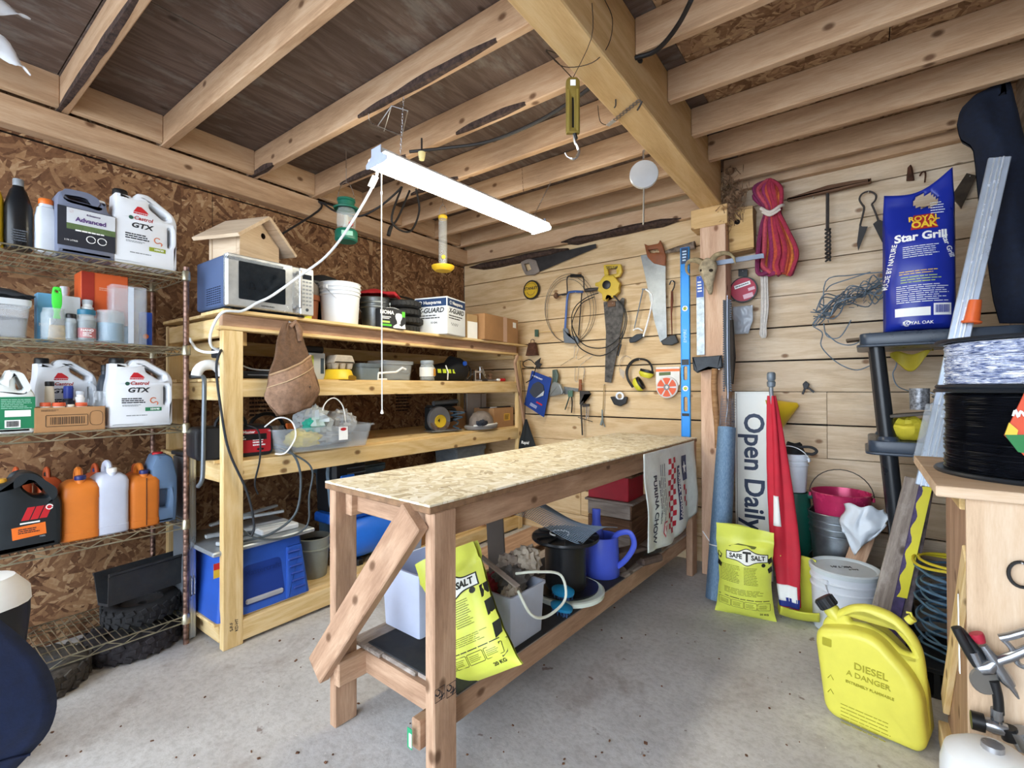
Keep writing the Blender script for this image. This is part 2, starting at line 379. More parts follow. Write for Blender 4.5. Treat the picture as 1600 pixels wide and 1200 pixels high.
# debris on the floor (uncountable): leaf bits and wood crumbs
b = B(); rr = random.Random(5)
for u, v_ in [(100, 1085), (140, 1082), (205, 1060), (590, 1060), (620, 1075), (850, 1040), (940, 985), (1050, 915), (1010, 905), (770, 1075), (690, 1110), (890, 960), (960, 950), (985, 925), (730, 1180), (870, 1090), (1000, 1120), (1250, 1020), (1200, 1060), (560, 1100), (520, 1180), (320, 1090)] + [(rr.uniform(60, 1250), rr.uniform(960, 1195)) for _ in range(70)]:
    p = at(u, v_, z=0); s = rr.uniform(.003, .011)
    if p.x < -2.4: continue
    b.box((p.x, p.y, .0025), (s, s * rr.uniform(.4, 1.6), .004), .001, (rr.uniform(-.3, .3), rr.uniform(-.3, .3), rr.uniform(0, 3)))
tag(build(b, 'floor_litter', pm('#6b4a36', .9, 0, .4, 60)), 'scattered wood crumbs and leaf bits on the concrete floor', 'litter', None, 'stuff')
# left wall of oriented strand board sheets
wl = tag(link('wall_left', None), 'left wall of reddish oriented strand board sheets', None, None, 'structure')
for y0, y1 in ((-1.19, .025), (.029, 1.246), (1.25, 2.468), (2.472, YW)):
    build(B().box((XW - .006, (y0 + y1) / 2, 1.22), (.012, y1 - y0, 2.44), .001), 'osb_sheet', RED_OSB, wl, sm=False)
for y0, y1 in ((-1.19, 1.246), (1.25, YW)): build(B().box((XW - .006, (y0 + y1) / 2, 2.60), (.012, y1 - y0, .3), .001), 'osb_sheet', RED_OSB, wl, sm=False)
plank('top_plate', (XW + .04, -1.4, 2.525), (XW + .04, YW, 2.525), .08, .13, JOIST, wl)
build(B().box((XW - .04, 1.0, 1.375), (.03, 5.1, 2.8)), 'light_backing', pm('#1c1714', .9), wl, sm=False)  # added dark backing, keeps light from leaking through the sheet seams
# back wall of horizontal boards
wb = tag(link('wall_back', None), 'back wall of pale horizontal softwood boards', None, None, 'structure')
ZS = [0.0, .18, .39, .592, .80, 1.01, 1.215, 1.42, 1.637, 1.84, 2.05, 2.26, 2.46, 2.6, ZC]
rr = random.Random(3)
for i in range(len(ZS) - 1):
    z0, z1 = ZS[i], ZS[i + 1] - rr.choice((.004, .005, .009))
    cuts = [XW, -.86, XR]
    if i in (4, 5): cuts = [XW, -.86, -.18, XR]
    if i == 6: cuts = [XW, -.86, .05, XR]
    if i in (8, 1): cuts = [XW, -1.9, -.86, XR]
    for a, b_ in zip(cuts, cuts[1:]):
        yo = rr.uniform(0, .006)
        plank('board', (a + .001, YW + .012 + yo, (z0 + z1) / 2), (b_ - .001, YW + .012 + yo, (z0 + z1) / 2 + rr.uniform(-.002, .002)), .024, z1 - z0, WALLB if b_ < -.8 else WALLR, wb, ch=.002)
build(B().box((-1.29, YW + .05, 1.375), (3.9, .03, 2.8)), 'light_backing', pm('#1c1714', .9), wb, sm=False)  # unseen backing added against light leaking between the boards
def bark_strip(name, parent, x0, x1, y, z, w, seed=0, n=28):                         # a waney, bark-covered edge
    b = B(); rings = []
    for i in range(n + 1):
        t = i / n; x = x0 + (x1 - x0) * t; k = w * (.6 + .8 * abs(noise.noise(V((x * 2.3, seed, 0))))) * min(1, 6 * t + .15, 6 * (1 - t) + .15)
        cz = z + .02 * noise.noise(V((x * 1.7, seed + 9, 0)))
        rings.append([(x, y + .02, cz - k), (x, y - .012 - .5 * k, cz - k * .6), (x, y - .022 - .5 * k + .006 * noise.noise(V((x * 40, 1, seed))), cz), (x, y - .012 - .3 * k, cz + k * .6), (x, y + .02, cz + k)])
    b.loft(rings); return build(b, name, BARK, parent)
bark_strip('bark_edge', wb, -3.1, -2.0, YW - .012, 2.42, .06, 1); bark_strip('bark_edge', wb, -2.05, -1.05, YW - .03, 2.47, .045, 4)
plank('top_board', (-3.19, YW - .02, 2.53), (-.9, YW - .02, 2.53), .035, .14, JOIST, wb); plank('top_board', (-.7, YW - .03, 2.63), (XR, YW - .03, 2.63), .05, .12, JOIST, wb)
# right wall: grey boards
wr = tag(link('wall_right', None), 'narrow strip of grey wooden right wall', None, None, 'structure')
for k in range(9): plank('board', (XR + .012, -1.4, .15 + .305 * k), (XR + .012, YW + .05, .15 + .305 * k), .024, .302, GREYW, wr)
build(B().box((XR + .05, 1.0, 1.375), (.03, 5.1, 2.8)), 'light_backing', pm('#1c1714', .9), wr, sm=False)  # added backing, blocks light at the board gaps
# ceiling: sheets, joists and header beam
ce = tag(link('ceiling', None), 'ceiling of plywood sheets over rough sawn joists', None, None, 'structure')
for x0, x1 in ((XW, -2.213), (-2.209, -.74)):
    for y0, y1 in ((-1.5, .53), (.534, 2.0), (2.004, YW)):
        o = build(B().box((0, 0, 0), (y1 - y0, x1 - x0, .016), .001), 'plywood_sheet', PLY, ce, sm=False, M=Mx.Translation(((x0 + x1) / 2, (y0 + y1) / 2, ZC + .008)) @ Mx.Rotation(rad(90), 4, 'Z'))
build(B().box((-1.29, 1.0, ZC + .04), (3.95, 5.2, .03)), 'light_backing_top', pm('#1c1714', .9), ce, sm=False)  # unseen dark sheet added above, blocks light through the ceiling seams
for y0, y1 in ((-1.5, .98), (.984, 2.2), (2.204, YW)):
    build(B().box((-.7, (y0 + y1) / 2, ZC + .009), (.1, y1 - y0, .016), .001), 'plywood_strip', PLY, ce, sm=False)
    for x0, x1 in ((-.648, .1), (.104, XR + .1)): build(B().box(((x0 + x1) / 2, (y0 + y1) / 2, ZC + .008), (x1 - x0, y1 - y0, .016), .001), 'osb_sheet', CEIL_OSB, ce, sm=False)
for i, y in enumerate((-.6, -.12, .54, .958, 1.445, 1.857, 2.25, 2.64, 3.02, 3.36)):
    j = plank('joist', (XW + .002, y + .02, 2.672), (-.876, y + .02, 2.668 + .004 * (i % 3)), .042, .152, JOIST, ce, ch=.004)
    if i in (2, 4, 5, 6):
        L = 2.32 / 2
        for a, e in {2: ((-L, .1),), 4: ((-L + .02, -.82), (.02, .9)), 5: ((-.75, -.1), (.3, .75)), 6: ((-.5, -.05),)}[i]:
            bb = B(); rings = []
            for k in range(25):
                t = k / 24; x = a + (e - a) * t; s = (.008 + .03 * abs(math.sin(t * math.pi)) ** .7 * (.7 + .5 * noise.noise(V((x * 5, i, 0)))))
                rings.append([(x, .005, -.070), (x, -.0205, -.070 + s), (x, -.0222, -.072 + s * .8), (x, -.0222, -.0772), (x, -.021 + s * .8, -.0772)])
            build(bb.loft(rings), 'bark_edge', BARK, j)
for i, y in enumerate((-.2, .2, .62, 1.03, 1.435, 1.845, 2.243, 2.63, 2.975, 3.37)):
    j = plank('joist', (-.735, y + .02, 2.674), (XR + .02, y + .02, 2.676), .042, .15, JOIST, ce, ch=.004)
    if i in (3, 5):
        bb = B(); rings = []; a, e = ((-.35, .5) if i == 3 else (-.5, .1))
        for k in range(21):
            t = k / 20; x = a + (e - a) * t; s = .006 + .028 * math.sin(t * math.pi)
            rings.append([(x, .005, .0755), (x, -.0222, .0755), (x, -.0222, .075 - s), (x, .005, .07 - s)])
        build(bb.loft(rings), 'bark_edge', BARK, j)
ys = (-.1, .56, .978, 1.465, 1.877, 2.27, 2.66, 3.04, 3.38)
for a, c_ in zip(ys, ys[1:]): plank('blocking', (XW + .10, a + .022, 2.675), (XW + .10, c_ - .022, 2.675), .035, .15, JOIST, ce)
plank('header_beam', (-.806, -1.4, 2.595), (-.806, 3.31, 2.595), .138, .31, HEADW, ce, ch=.005)
plank('header_lip', (-.745, -1.4, 2.447), (-.745, 2.3, 2.447), .012, .008, HEADW, ce)
po = tag(plank('trim_1', (-.792, 3.385, 0), (-.792, 3.385, 2.31), .16, .155, POSTW, None, side=(0, 1, 0)), 'square timber post carrying the header beam', None, None, 'structure')
cap = tag(plank('trim_2', (-.93, 3.385, 2.375), (-.70, 3.385, 2.375), .158, .13, HEADW, None), 'short timber cap block on top of the post', None, None, 'structure')
# straw nest in the gap over the post
b = B(); rr = random.Random(8)
for k in range(420):
    c0 = V((-.69 + rr.gauss(0, .035), 3.34 + rr.gauss(0, .03), 2.47 + rr.gauss(0, .075))); d = V((rr.gauss(0, 1), rr.gauss(0, 1), rr.gauss(0, 1.2))).normalized() * rr.uniform(.015, .04)
    s = d.orthogonal().normalized() * .003; b.add([c0 - d - s, c0 - d + s, c0 + d + s * .5, c0 + d - s * .5], [[0, 1, 2, 3]])
for k in range(14): b.lathe([(0, -.03), (.028, -.01), (.03, .012), (0, .03)], 7, (-.69 + rr.gauss(0, .02), 3.35 + rr.gauss(0, .015), 2.47 + rr.gauss(0, .06)))
tag(build(b, 'straw_nest', pm('#8f7156', .95, 0, .4, 60)), 'tuft of pale brown nest straw stuffed above the post cap', 'nest', None, 'stuff')
# ================================================================== wooden shelving unit along the left wall
su = thing('shelving_unit', 'long shelving unit of yellow new lumber against the reddish strand board wall', 'shelves', (-2.46, 1.0, 0))
def su_deck(z, y0=.975, x1=-2.48, t=.016, xb=XW + .02, m=NEWW):
    k = 3; w = (x1 - xb) / k
    for i in range(k): plank('deck_board', (xb + w * (i + .5), y0 + .02 * (i % 2), z - t / 2), (xb + w * (i + .5), 3.49, z - t / 2), w - .003, t, m, su, ch=.002)
su_deck(1.625, .985, -2.405); su_deck(1.297); su_deck(.905); su_deck(.127)
plank('rail', (-2.475, 1.0, 1.575), (-2.475, 3.40, 1.575), .035, .065, DARKW if 0 else BENCHW, su)  # recessed rail in browner wood, its shade put into the colour
plank('rail', (-2.47, .985, 1.538), (-2.47, 3.40, 1.538), .06, .018, NEWW, su)
for z, h in ((1.248, .085), (.845, .095), (.066, .10)): plank('rail', (-2.463, 1.085, z), (-2.463, 3.40, z), .036, h, NEWW, su)
leg = plank('leg', (-2.464, 1.045, 0), (-2.464, 1.045, 1.528), .092, .04, NEWW, su, side=(1, 0, 0))
plank('leg', (-2.464, 3.43, 0), (-2.464, 3.43, 1.528), .06, .04, NEWW, su, side=(1, 0, 0))
plank('leg', (XW + .04, 1.045, 0), (XW + .04, 1.045, 1.60), .09, .04, NEWW, su, side=(1, 0, 0))
plank('leg', (XW + .04, 3.43, 0), (XW + .04, 3.43, 1.60), .06, .04, NEWW, su, side=(1, 0, 0))
plank('cleat', (-2.51, 1.112, 1.46), (-2.51, 1.112, 1.528), .04, .03, NEWW, su, side=(1, 0, 0))
for z, h in ((1.545, .09), (1.235, .09), (.84, .09), (.066, .09)):
    plank('side_rail', (-2.50, 1.02, z), (XW + .02, 1.02, z), .036, h, NEWW, su); plank('side_rail', (-2.50, 3.43, z), (XW + .02, 3.43, z), .036, h, NEWW, su)
plank('side_rail', (-2.52, 1.08, 1.42), (XW + .02, 1.08, 1.42), .02, .15, NEWW, su)
for z in (1.50, 1.24, .84): plank('rail', (XW + .02, 1.1, z), (XW + .02, 3.4, z), .036, .085, NEWW, su)
g = B()   # grade stamp on the foot of the leg
for i in range(5): g.box((-.0, -.02 + .008 * i, 0), (.02, .003, .001))
M0 = WM[leg.name]
for dx, s in ((-.015, 'KD-HT'), (.008, 'S-P-F')): txt(s, .02, (-.66, dx, .0205), leg, INK, (0, 0, 0), .01)
# grade stamps printed low on the board wall behind it
for y_, z_ in ((1.55, 1.14), (2.75, 1.12)):
    lines(wl, 0, 0, .17, .16, 6, 0, pm('#2a1710', .8), seed=int(y_ * 9), name='printed_stamp', M=Mx.Translation((XW + .0015, y_, z_)) @ Mx.Rotation(rad(90), 4, 'Z'))
# leaning stick at the right end of the unit
st = thing('leaning_stick', 'thin crooked wooden stick leaning at the right end of the yellow shelving', 'stick', (-2.41, 3.40, .92))
plank('shaft', (-2.40, 3.44, .905), (-2.40, 3.29, 1.46), .018, .03, BENCHW, st); plank('hook_end', (-2.40, 3.29, 1.455), (-2.40, 3.335, 1.52), .018, .03, BENCHW, st)

# ================================================================== workbench (turned 2.7 degrees)
wbn = thing('workbench', 'old wooden workbench with strand board top and diagonal end brace', 'workbench', (-1.02, 1.0, 0), -2.9)
def bp(n, p0, p1, w, h, m=BENCHW, side=(0, 0, 1), ch=.004): return plank(n, p0, p1, w, h, m, wbn, side, ch, False)
build(B().box((-.29, 1.145, .9015), (.583, 2.343, .007), .001), 'top_sheet', TOP_OSB, wbn, sm=False)
build(B().box((-.29, 1.145, .8875), (.585, 2.345, .021), .003), 'top_underlayer', pm('#8a6a4e', .8, 0, .2, 30), wbn, sm=False)
lg = bp('leg', (-.019, .035, 0), (-.019, .035, .878), .092, .042, BENCHW, (1, 0, 0)); bp('leg', (-.56, .035, 0), (-.56, .035, .878), .092, .038, BENCHW, (1, 0, 0))
bp('leg', (-.019, 2.26, 0), (-.019, 2.26, .878), .09, .042, BENCHW, (1, 0, 0)); bp('leg', (-.56, 2.26, 0), (-.56, 2.26, .878), .09, .038, BENCHW, (1, 0, 0))
bp('apron', (-.06, .03, .826), (-.06, 2.30, .826), .038, .10); bp('apron', (-.52, .03, .826), (-.52, 2.30, .826), .038, .10)
bp('end_rail', (-.54, .075, .832), (-.08, .075, .832), .036, .09); bp('end_rail', (-.54, 2.2, .832), (-.08, 2.2, .832), .036, .09)
bp('corner_block', (-.535, .02, .87), (-.535, .02, .80), .03, .03)
br = bp('brace', (-.615, -.034, .205), (-.055, -.034, .868), .040, .105, BENCHW, (-.7, 0, .7))
bp('shelf_rail', (-.062, -.03, .212), (-.062, 2.33, .212), .038, .088); bp('shelf_rail', (-.52, -.02, .212), (-.52, 2.33, .212), .038, .088)
bp('shelf_end_rail', (-.54, .11, .212), (-.08, .11, .212), .036, .08)
for i in range(3): bp('shelf_board', (-.49 + .19 * i - .02, .09 + .01 * i, .2645), (-.49 + .19 * i - .02, 2.39, .2645), .187, .016, GREYW)
mt = build(B().box((-.27, .70, .2755), (.49, 1.18, .006), .002), 'rubber_mat', pm('#2e3034', .8, 0, .3, 8, .1, dirt=.3), wbn, sm=False)
patch(wbn, 'price_tag', -.062, .212, .022, .06, -.0505, pm('#2f9a6a', .5)); patch(wbn, 'barcode_label', -.058, .208, .012, .04, -.0515, PWHITE)
for k, (zz) in enumerate((.33, .35)):
    c_ = B(); q = .019
    for a, b_ in (((-q, -q), (q, -q)), ((q, -q), (q, q)), ((q, q), (-q, q)), ((-q, q), (-q, -q))): c_.tube([(a[0], a[1], 0), (b_[0], b_[1], 0)], .0008, 4)
    build(c_, 'grade_stamp', INK, lg, M=Mx.Translation((-.439 + zz - .012 * k, -.022 + .046 * k, .0215)))
    txt('KC', .026, (-.439 + zz - .012 * k, -.022 + .046 * k, .0217), lg, INK, (0, 0, 45), .02)

# ================================================================== cabinet in the right foreground
cb = thing('cabinet', 'pale plywood cabinet in the right foreground with two cable spools on top', 'cabinet', (.40, 1.97, 0))
def cbx(n, c, d, m=CABW, ch=.003, rz=0):
    return build(B().box((0, 0, 0), d, ch), n, m, cb, sm=False, M=Mx.Translation(c) @ (Mx.Rotation(rad(90), 4, rz) if rz else Mx()), world=True)
cbx('front_panel', (.415, 1.685, .475), (.95, .40, .018), rz=0) if 0 else None
plank('front_panel', (.415, 1.672, 0), (.415, 1.672, .962), .41, .016, CABW, cb, side=(0, 1, 0))
plank('frame_post', (.222, 1.70, 0), (.222, 1.70, .962), .036, .036, NEWW, cb); plank('frame_post', (.222, 2.24, 0), (.222, 2.24, .962), .036, .036, NEWW, cb)
plank('side_panel', (.235, 1.97, .03), (.235, 1.97, .93), .54, .008, BENCHW, cb, side=(1, 0, 0))
plank('side_brace', (.222, 1.73, .80), (.222, 2.21, .15), .018, .07, NEWW, cb)
plank('frame_rail', (.222, 1.72, .94), (.222, 2.22, .94), .036, .04, NEWW, cb); plank('frame_rail', (.222, 1.72, .05), (.222, 2.22, .05), .036, .07, NEWW, cb)
plank('top_board', (.15, 1.97, .977), (.615, 1.97, .977), .66, .028, CABW, cb)
build(B().prism([(-.09, 0), (.03, .0), (.09, .35), (.06, .40)], .002), 'tape_strip', PWHITE, cb, sm=False, M=Mx.Translation((.1985, 1.70, .5)) @ Mx.Rotation(rad(90), 4, 'Z') @ Mx.Diagonal((.14, 1, .5, 1)), world=True)

# ================================================================== black plastic rack
pr = thing('plastic_rack', 'black resin rack with tubular leg standing at the right end of the back wall', 'rack', (.25, 3.1, 0))
SHEEN_BLK = pm('#364150', .3, 0, .1)  # black resin lightened to blue grey, its sheen put into the colour
def tier(z, x0=-.012, x1=.56, y0=2.88, y1=3.33, h=.062):
    b = B(); b.prism(rrect(x0, y0, x1, y1, .05, 4), h, M=Mx.Translation((0, 0, z)) @ FLAT, bev=.008)
    b.prism(rrect(x0 - .012, y0 - .012, x1 + .012, y1 + .012, .055, 4), .014, M=Mx.Translation((0, 0, z - h / 2)) @ FLAT, bev=.005)
    return build(b, 'shelf_tier', SHEEN_BLK, pr, world=True)
tier(1.475); tier(.955, .02, .57); tier(.30, .1, .6)
for x, y, dx in ((.055, 2.93, .12), (.055, 3.28, .12), (.53, 2.93, .08), (.53, 3.28, .08)):
    l = build(B().tube([(x, y, 1.45), (x + dx * .35, y, .96), (x + dx, y, .0)], [.031, .034, .030], 16), 'leg', pm('#1d2126', .3, 0, .05), pr, world=True)
    build(B().lathe([(.045, -.04), (.045, .035), (.036, .05)], 16, (x + dx * .35, y, .955)), 'collar', SHEEN_BLK, pr, world=True)
# ================================================================== chrome wire rack, left
X0, X1, Y0, Y1 = -3.13, -2.673, -.29, .925
LV = (1.818, 1.452, 1.071, .60, .139)
wr_ = thing('wire_rack', 'rusty chrome wire shelving rack full of jugs, left of the wooden shelving', 'rack', ((X0 + X1) / 2, (Y0 + Y1) / 2, 0))
PM = pm('#8d6f62', .45, .7, .5, 26, .1); WIRE = pm('#bdb79f', .35, .9, .25, 20)
for x in (X0, X1):
    for y in (Y0, Y1):
        pr_ = [(.0127, 0), (.0127, .03)]
        for k in range(1, 72): pr_ += [(.0127, .0254 * k - .003), (.0116, .0254 * k), (.0127, .0254 * k + .003)]
        p = build(B().lathe([(0, 0)] + pr_ + [(.0127, 1.845), (0, 1.847)], 12, (x, y, 0)), 'post', PM, wr_, world=True)
        for z in LV: build(B().lathe([(.0130, -.03), (.0195, -.026), (.0175, .014), (.0130, .02)], 12, (x, y, z - .012)), 'collar', WIRE, p, world=True)
for z in LV:
    b = B()
    for zz, r in ((z - .004, .0034), (z - .034, .0034)):
        for a, c_ in (((X0, Y0), (X1, Y0)), ((X1, Y0), (X1, Y1)), ((X1, Y1), (X0, Y1)), ((X0, Y1), (X0, Y0))): b.tube([(*a, zz), (*c_, zz)], r, 6)
    for x in (X0, X1):
        n_ = 20; b.tube([(x, Y0 + (Y1 - Y0) * k / n_, z - (.004 if k % 2 else .034)) for k in range(n_ + 1)], .0024, 5)
    for y in (Y0, Y1): b.tube([(X0 + (X1 - X0) * k / 8, y, z - (.004 if k % 2 else .034)) for k in range(9)], .0024, 5)
    for k in range(1, 49): y = Y0 + (Y1 - Y0) * k / 49; b.tube([(X0, y, z - .003), (X1, y, z - .003)], .0020, 5)
    for k in (1, 2, 3): x = X0 + (X1 - X0) * k / 4; b.tube([(x, Y0, z - .008), (x, Y1, z - .008)], .003, 5)
    build(b, 'wire_shelf', WIRE, wr_, world=True)
# ---- builders of jugs and bottles (front faces local -Y)
def sc(poly, w, h): return [((p[0] - .5) * w, p[1] * h, *([p[2] * min(w, h)] if len(p) > 2 else [])) for p in poly]
def cap(parent, x, z, r, h, m, y=0, tilt=0, name='cap'):
    b = B().lathe([(0, 0), (r * .96, 0), (r, h * .15), (r, h * .85), (r * .9, h), (0, h)], 18)
    return build(b, name, m, parent, M=Mx.Translation((x, y, z)) @ Mx.Rotation(rad(tilt), 4, 'Y'))
OIL = [(0, .03, .04), (.03, 0, .03), (.97, 0, .03), (1, .04, .04), (1, .70, .1), (.93, .80, .06), (.55, .985, .05), (.38, .985, .05), (.29, .90, .03), (.27, .92, .01), (.05, .92, .01), (.04, .74, .06), (0, .56, .1)]
OILH = [[(.545, .865), (.60, .87), (.85, .745), (.83, .70), (.77, .69), (.56, .80)], [(.845, .60), (.90, .575), (.905, .36), (.85, .31)]]
def oil_jug(L, label, grp, band, grade):
    p, w, h = L; t = thing('oil_jug', label, 'jug', p, 90, grp); d = .115
    build(B().prism(rp(sc(OIL, w, h), .01, 4), d, [rp(sc(q, w, h), .012, 3) for q in OILH], .016), 'body', pm('#dfe3e8', .38, 0, .03), t)
    cap(t, -.34 * w, .915 * h, .115 * w, .085 * h, BLACK)
    y = -d / 2 - .0006
    build(B().prism(sc([(.30, .715), (.53, .715), (.50, .745), (.42, .79), (.36, .79)], w, h), .001), 'triangle_mark', RED, t, sm=False, M=Mx.Translation((0, y, 0)))
    lines(t, -.09 * w, .70 * h, .22 * w, .02 * h, 1, y, RED, fill=.8)
    txt('Castrol', .095 * w, (-.05 * w, y, .635 * h), t, pm('#a8282e', .5), bold=.02, shear=.2)
    build(B().lathe([(0, 0), (.035 * w, 0), (.035 * w, .0008)], 16, M=Mx.Rotation(rad(90), 4, 'X')), 'round_mark', pm('#2c5a4c', .5), t, M=Mx.Translation((-.235 * w, y, .63 * h)))
    txt('GTX', .125 * w, (-.075 * w, y, .535 * h), t, INK, bold=.035, shear=.2, sx=1.25)
    lines(t, -.12 * w, .385 * h, .40 * w, .085 * h, 3, y, INK, seed=2, fill=.55); lines(t, -.16 * w, .315 * h, .3 * w, .03 * h, 2, y, GREYP, seed=4)
    build(B().tube(arc(.17 * w, .385 * h, .05 * w, 40, 280, 12), .0022, 5).tube(arc(.21 * w, .34 * h, .03 * w, 150, -60, 8), .0022, 5), 'swirl_mark', pm('#c9693a', .5), t, M=Mx.Translation((0, y, 0)))
    patch(t, 'grade_band', .17 * w, .255 * h, .26 * w, .055 * h, y, band); txt(grade, .05 * w, (.19 * w, y - .001, .255 * h), t, PWHITE, bold=.02)
    lines(t, -.05 * w, .17 * h, .4 * w, .03 * h, 1, y, GREYP, seed=6, fill=.4)
    return t
oil_jug(onL(180, 302, 278, 420, LV[0], -2.70, .115), 'white motor oil jug on the top shelf of the wire rack', 'white motor oil jugs', pm('#8d9a2a', .5), '10W30')
oil_jug(onL(54, 560, 155, 662, LV[2], -2.86, .115), 'white motor oil jug standing behind the brown box of bottles', 'white motor oil jugs', pm('#2f7d55', .5), '10W40')
oil_jug(onL(173, 560, 273, 667, LV[2], -2.70, .115), 'white motor oil jug at the right front of the third rack shelf', 'white motor oil jugs', pm('#2f7d55', .5), '10W40')
def bottle(L, label, body, capm, name='bottle', grp=None, prof=None, e=1.0, dep=None, caph=.1, neck=.42, sh=.72, rz=90):
    p, w, h = L; r = w / 2; t = thing(name, label, 'bottle', p, rz, grp); hb = h * (1 - caph)
    pf = prof or [(0, 0), (.94, 0), (1, .03), (1, sh), (.92, sh + .06), (neck * 1.3, .92), (neck, .94), (neck, 1), (0, 1)]
    build(B().lathe([(a * r, z * hb) for a, z in pf], 24, sy=(dep or w) / w, e=e), 'body', body, t)
    cap(t, 0, hb, neck * r * 1.12, caph * h, capm); return t
# top shelf
bottle(onL(-26, 268, 8, 376, LV[0], -2.74, .08), 'yellow bottle at the left edge of the top rack shelf', pm('#d9b51e', .4), YEL)
t = bottle(onL(9, 276, 54, 384, LV[0], -2.73, .09), 'large black bottle with grey nozzle on the top rack shelf', pm('#15181c', .3), pm('#8a9096', .4), prof=[(0, 0), (.95, 0), (1, .03), (1, .66), (.8, .80), (.58, .93), (.45, .96), (.4, 1), (0, 1)], neck=.36, e=.8)
lines(t, 0, .05, .05, .05, 5, -.046, pm('#5a6068', .5), seed=4)
bottle(onL(57, 309, 93, 388, LV[0], -2.72, .075), 'white square bottle with orange cap beside the grey jug', pm('#d4dbe4', .4), ORANGE, e=.55, dep=.065, neck=.62, sh=.74)
FJ = [(0, 0), (1, 0), (1, .70, .08), (.86, .80, .05), (.84, .93, .02), (.72, .93, .02), (.68, .84, .03), (.56, .97, .06), (.40, 1.0, .08), (.05, .97, .12), (0, .84, .06)]
p, w, h = onL(91, 303, 181, 405, LV[0], -2.70, .12); t = thing('washer_fluid_jug', 'grey jug with a dark printed label between the white bottle and white oil jug', 'jug', p, 90)
build(B().prism(rp(sc(FJ, w, h), .01, 4), .13, [rp(sc([(.17, .93), (.20, .87), (.58, .86), (.62, .90), (.5, .94)], w, h), .01, 3)], .02), 'body', pm('#6d7488', .4, 0, .05), t)
cap(t, .28 * w, .92 * h, .10 * w, .075 * h, PWHITE)
y = -.0658; patch(t, 'label', 0, .43 * h, .97 * w, .60 * h, y, pm('#2a2d36', .45)); patch(t, 'label_band', .07 * w, .60 * h, .82 * w, .24 * h, y - .001, pm('#cfd4da', .45)); patch(t, 'label_field', .07 * w, .44 * h, .82 * w, .09 * h, y - .0012, pm('#5d7248', .5, 0, .2, 40))
txt('4-Seasons', .06 * w, (.1 * w, y - .002, .655 * h), t, pm('#4a3a66', .5), bold=.02); txt('Advanced', .13 * w, (.06 * w, y - .0025, .56 * h), t, pm('#5a3f7a', .5), bold=.03)
for k in (0, 1): build(B().tube(arc(0, 0, .075 * w, 0, 345, 16), .0016, 5), 'round_mark', PWHITE, t, M=Mx.Translation(((.06 + .19 * k) * w, y - .0015, .28 * h)))
lines(t, .05 * w, .39 * h, .5 * w, .03 * h, 1, y - .0015, PWHITE, fill=.7); txt('3.78 LITRES', .045 * w, (-.27 * w, y - .0015, .22 * h), t, PWHITE); build(B().lathe([(0, 0), (.03 * w, 0), (.03 * w, .001)], 14, M=Mx.Rotation(rad(90), 4, 'X')), 'leaf_mark', RED, t, M=Mx.Translation((-.27 * w, y - .0015, .67 * h)))
# second shelf
def tub(L, label, body, lid=None, d=None, fill=None, name='tub', cat='tub', grp=None, rz=90, e=.35, taper=.9, lidh=.018):
    p, w, h = L; d = d or w * .8; t = thing(name, label, cat, p, rz, grp); r = w / 2; k = d / w; hb = h - (lidh if lid else 0)
    build(B().lathe([(0, .002), (r * taper, .002), (r * taper, 0), (r, hb * .92), (r * 1.05, hb * .94), (r * 1.05, hb), (r * .97, hb), (r * (taper - .04), .006), (0, .006)], 32, sy=k, e=e), 'body', body, t)
    if lid: build(B().lathe([(r * 1.06, hb - .006), (r * 1.08, hb + .002), (r * 1.08, hb + lidh), (r * .96, hb + lidh), (r * .92, hb + lidh * .6), (0, hb + lidh * .6)], 32, sy=k, e=e), 'lid', lid, t)
    if fill: build(B().lathe([(0, .01), (r * (taper - .06), .01), (r * .93, hb * fill[1]), (r * .5, hb * fill[1] * 1.12), (0, hb * fill[1] * 1.05)], 24, sy=k, e=e), 'contents', fill[0], t)
    return t
tub(onL(-40, 465, 50, 514, LV[1], -2.71, .17), 'clear plastic tub with white lid holding dark bits, second rack shelf', clear('#e6ecf0', .45), pm('#dfe6ea', .4, 0, .03, 9, 0, .4, 0, .8), .17, (pm('#4a4f5a', .7, 0, .5, 40), .6))
t = thing('crumpled_bag', 'dark crumpled sheet lying on the lid of the clear tub', 'bag', at(5, 462, x=-2.79), 90)
build(B().grid(lambda a, c: ((a - .5) * .17, (c - .5) * .12, .012 * noise.noise(V((a * 4, c * 4, 2))) + .03 * math.sin(a * 3.1) * math.sin(c * 3.1)), 10, 8), 'sheet', pm('#33363c', .6, 0, .3), t, sol=.003)
def carton(L, label, m, d=.1, name='carton', cat='box', grp=None, rz=90, flaps=True, bev=.0025):
    p, w, h = L; t = thing(name, label, cat, p, rz, grp); build(B().box((0, 0, h / 2), (w, d, h), bev), 'box_body', m, t, sm=False)
    if flaps: build(B().box((0, 0, h + .0005), (w * .985, .004, .0018)), 'flap_seam', pm('#54433a', .9), t, sm=False)
    return t
t = carton(onL(58, 458, 86, 518, LV[1], -2.80, .06), 'light blue carton behind the jar holding a green brush', pm('#6aa6cc', .5, 0, .08), .06); txt('NEW', .02, (0, -.031, .07), t, PWHITE)
t = carton(onL(95, 463, 126, 515, LV[1], -2.80, .06), 'small white carton behind the dark jar', pm('#dbe0e4', .5), .06); lines(t, 0, .06, .05, .02, 2, -.031, pm('#6a8fb0', .6))
bottle(onL(94, 446, 112, 468, LV[1] + .09, -2.86, .04), 'white pump top bottle behind the white carton', PWHITE, PWHITE) if 0 else bottle(onL(93, 447, 113, 515, LV[1], -2.88, .05), 'white round bottle behind the small white carton', pm('#cfd4d8', .45), pm('#c4cad0', .4), neck=.7, sh=.8, caph=.12)
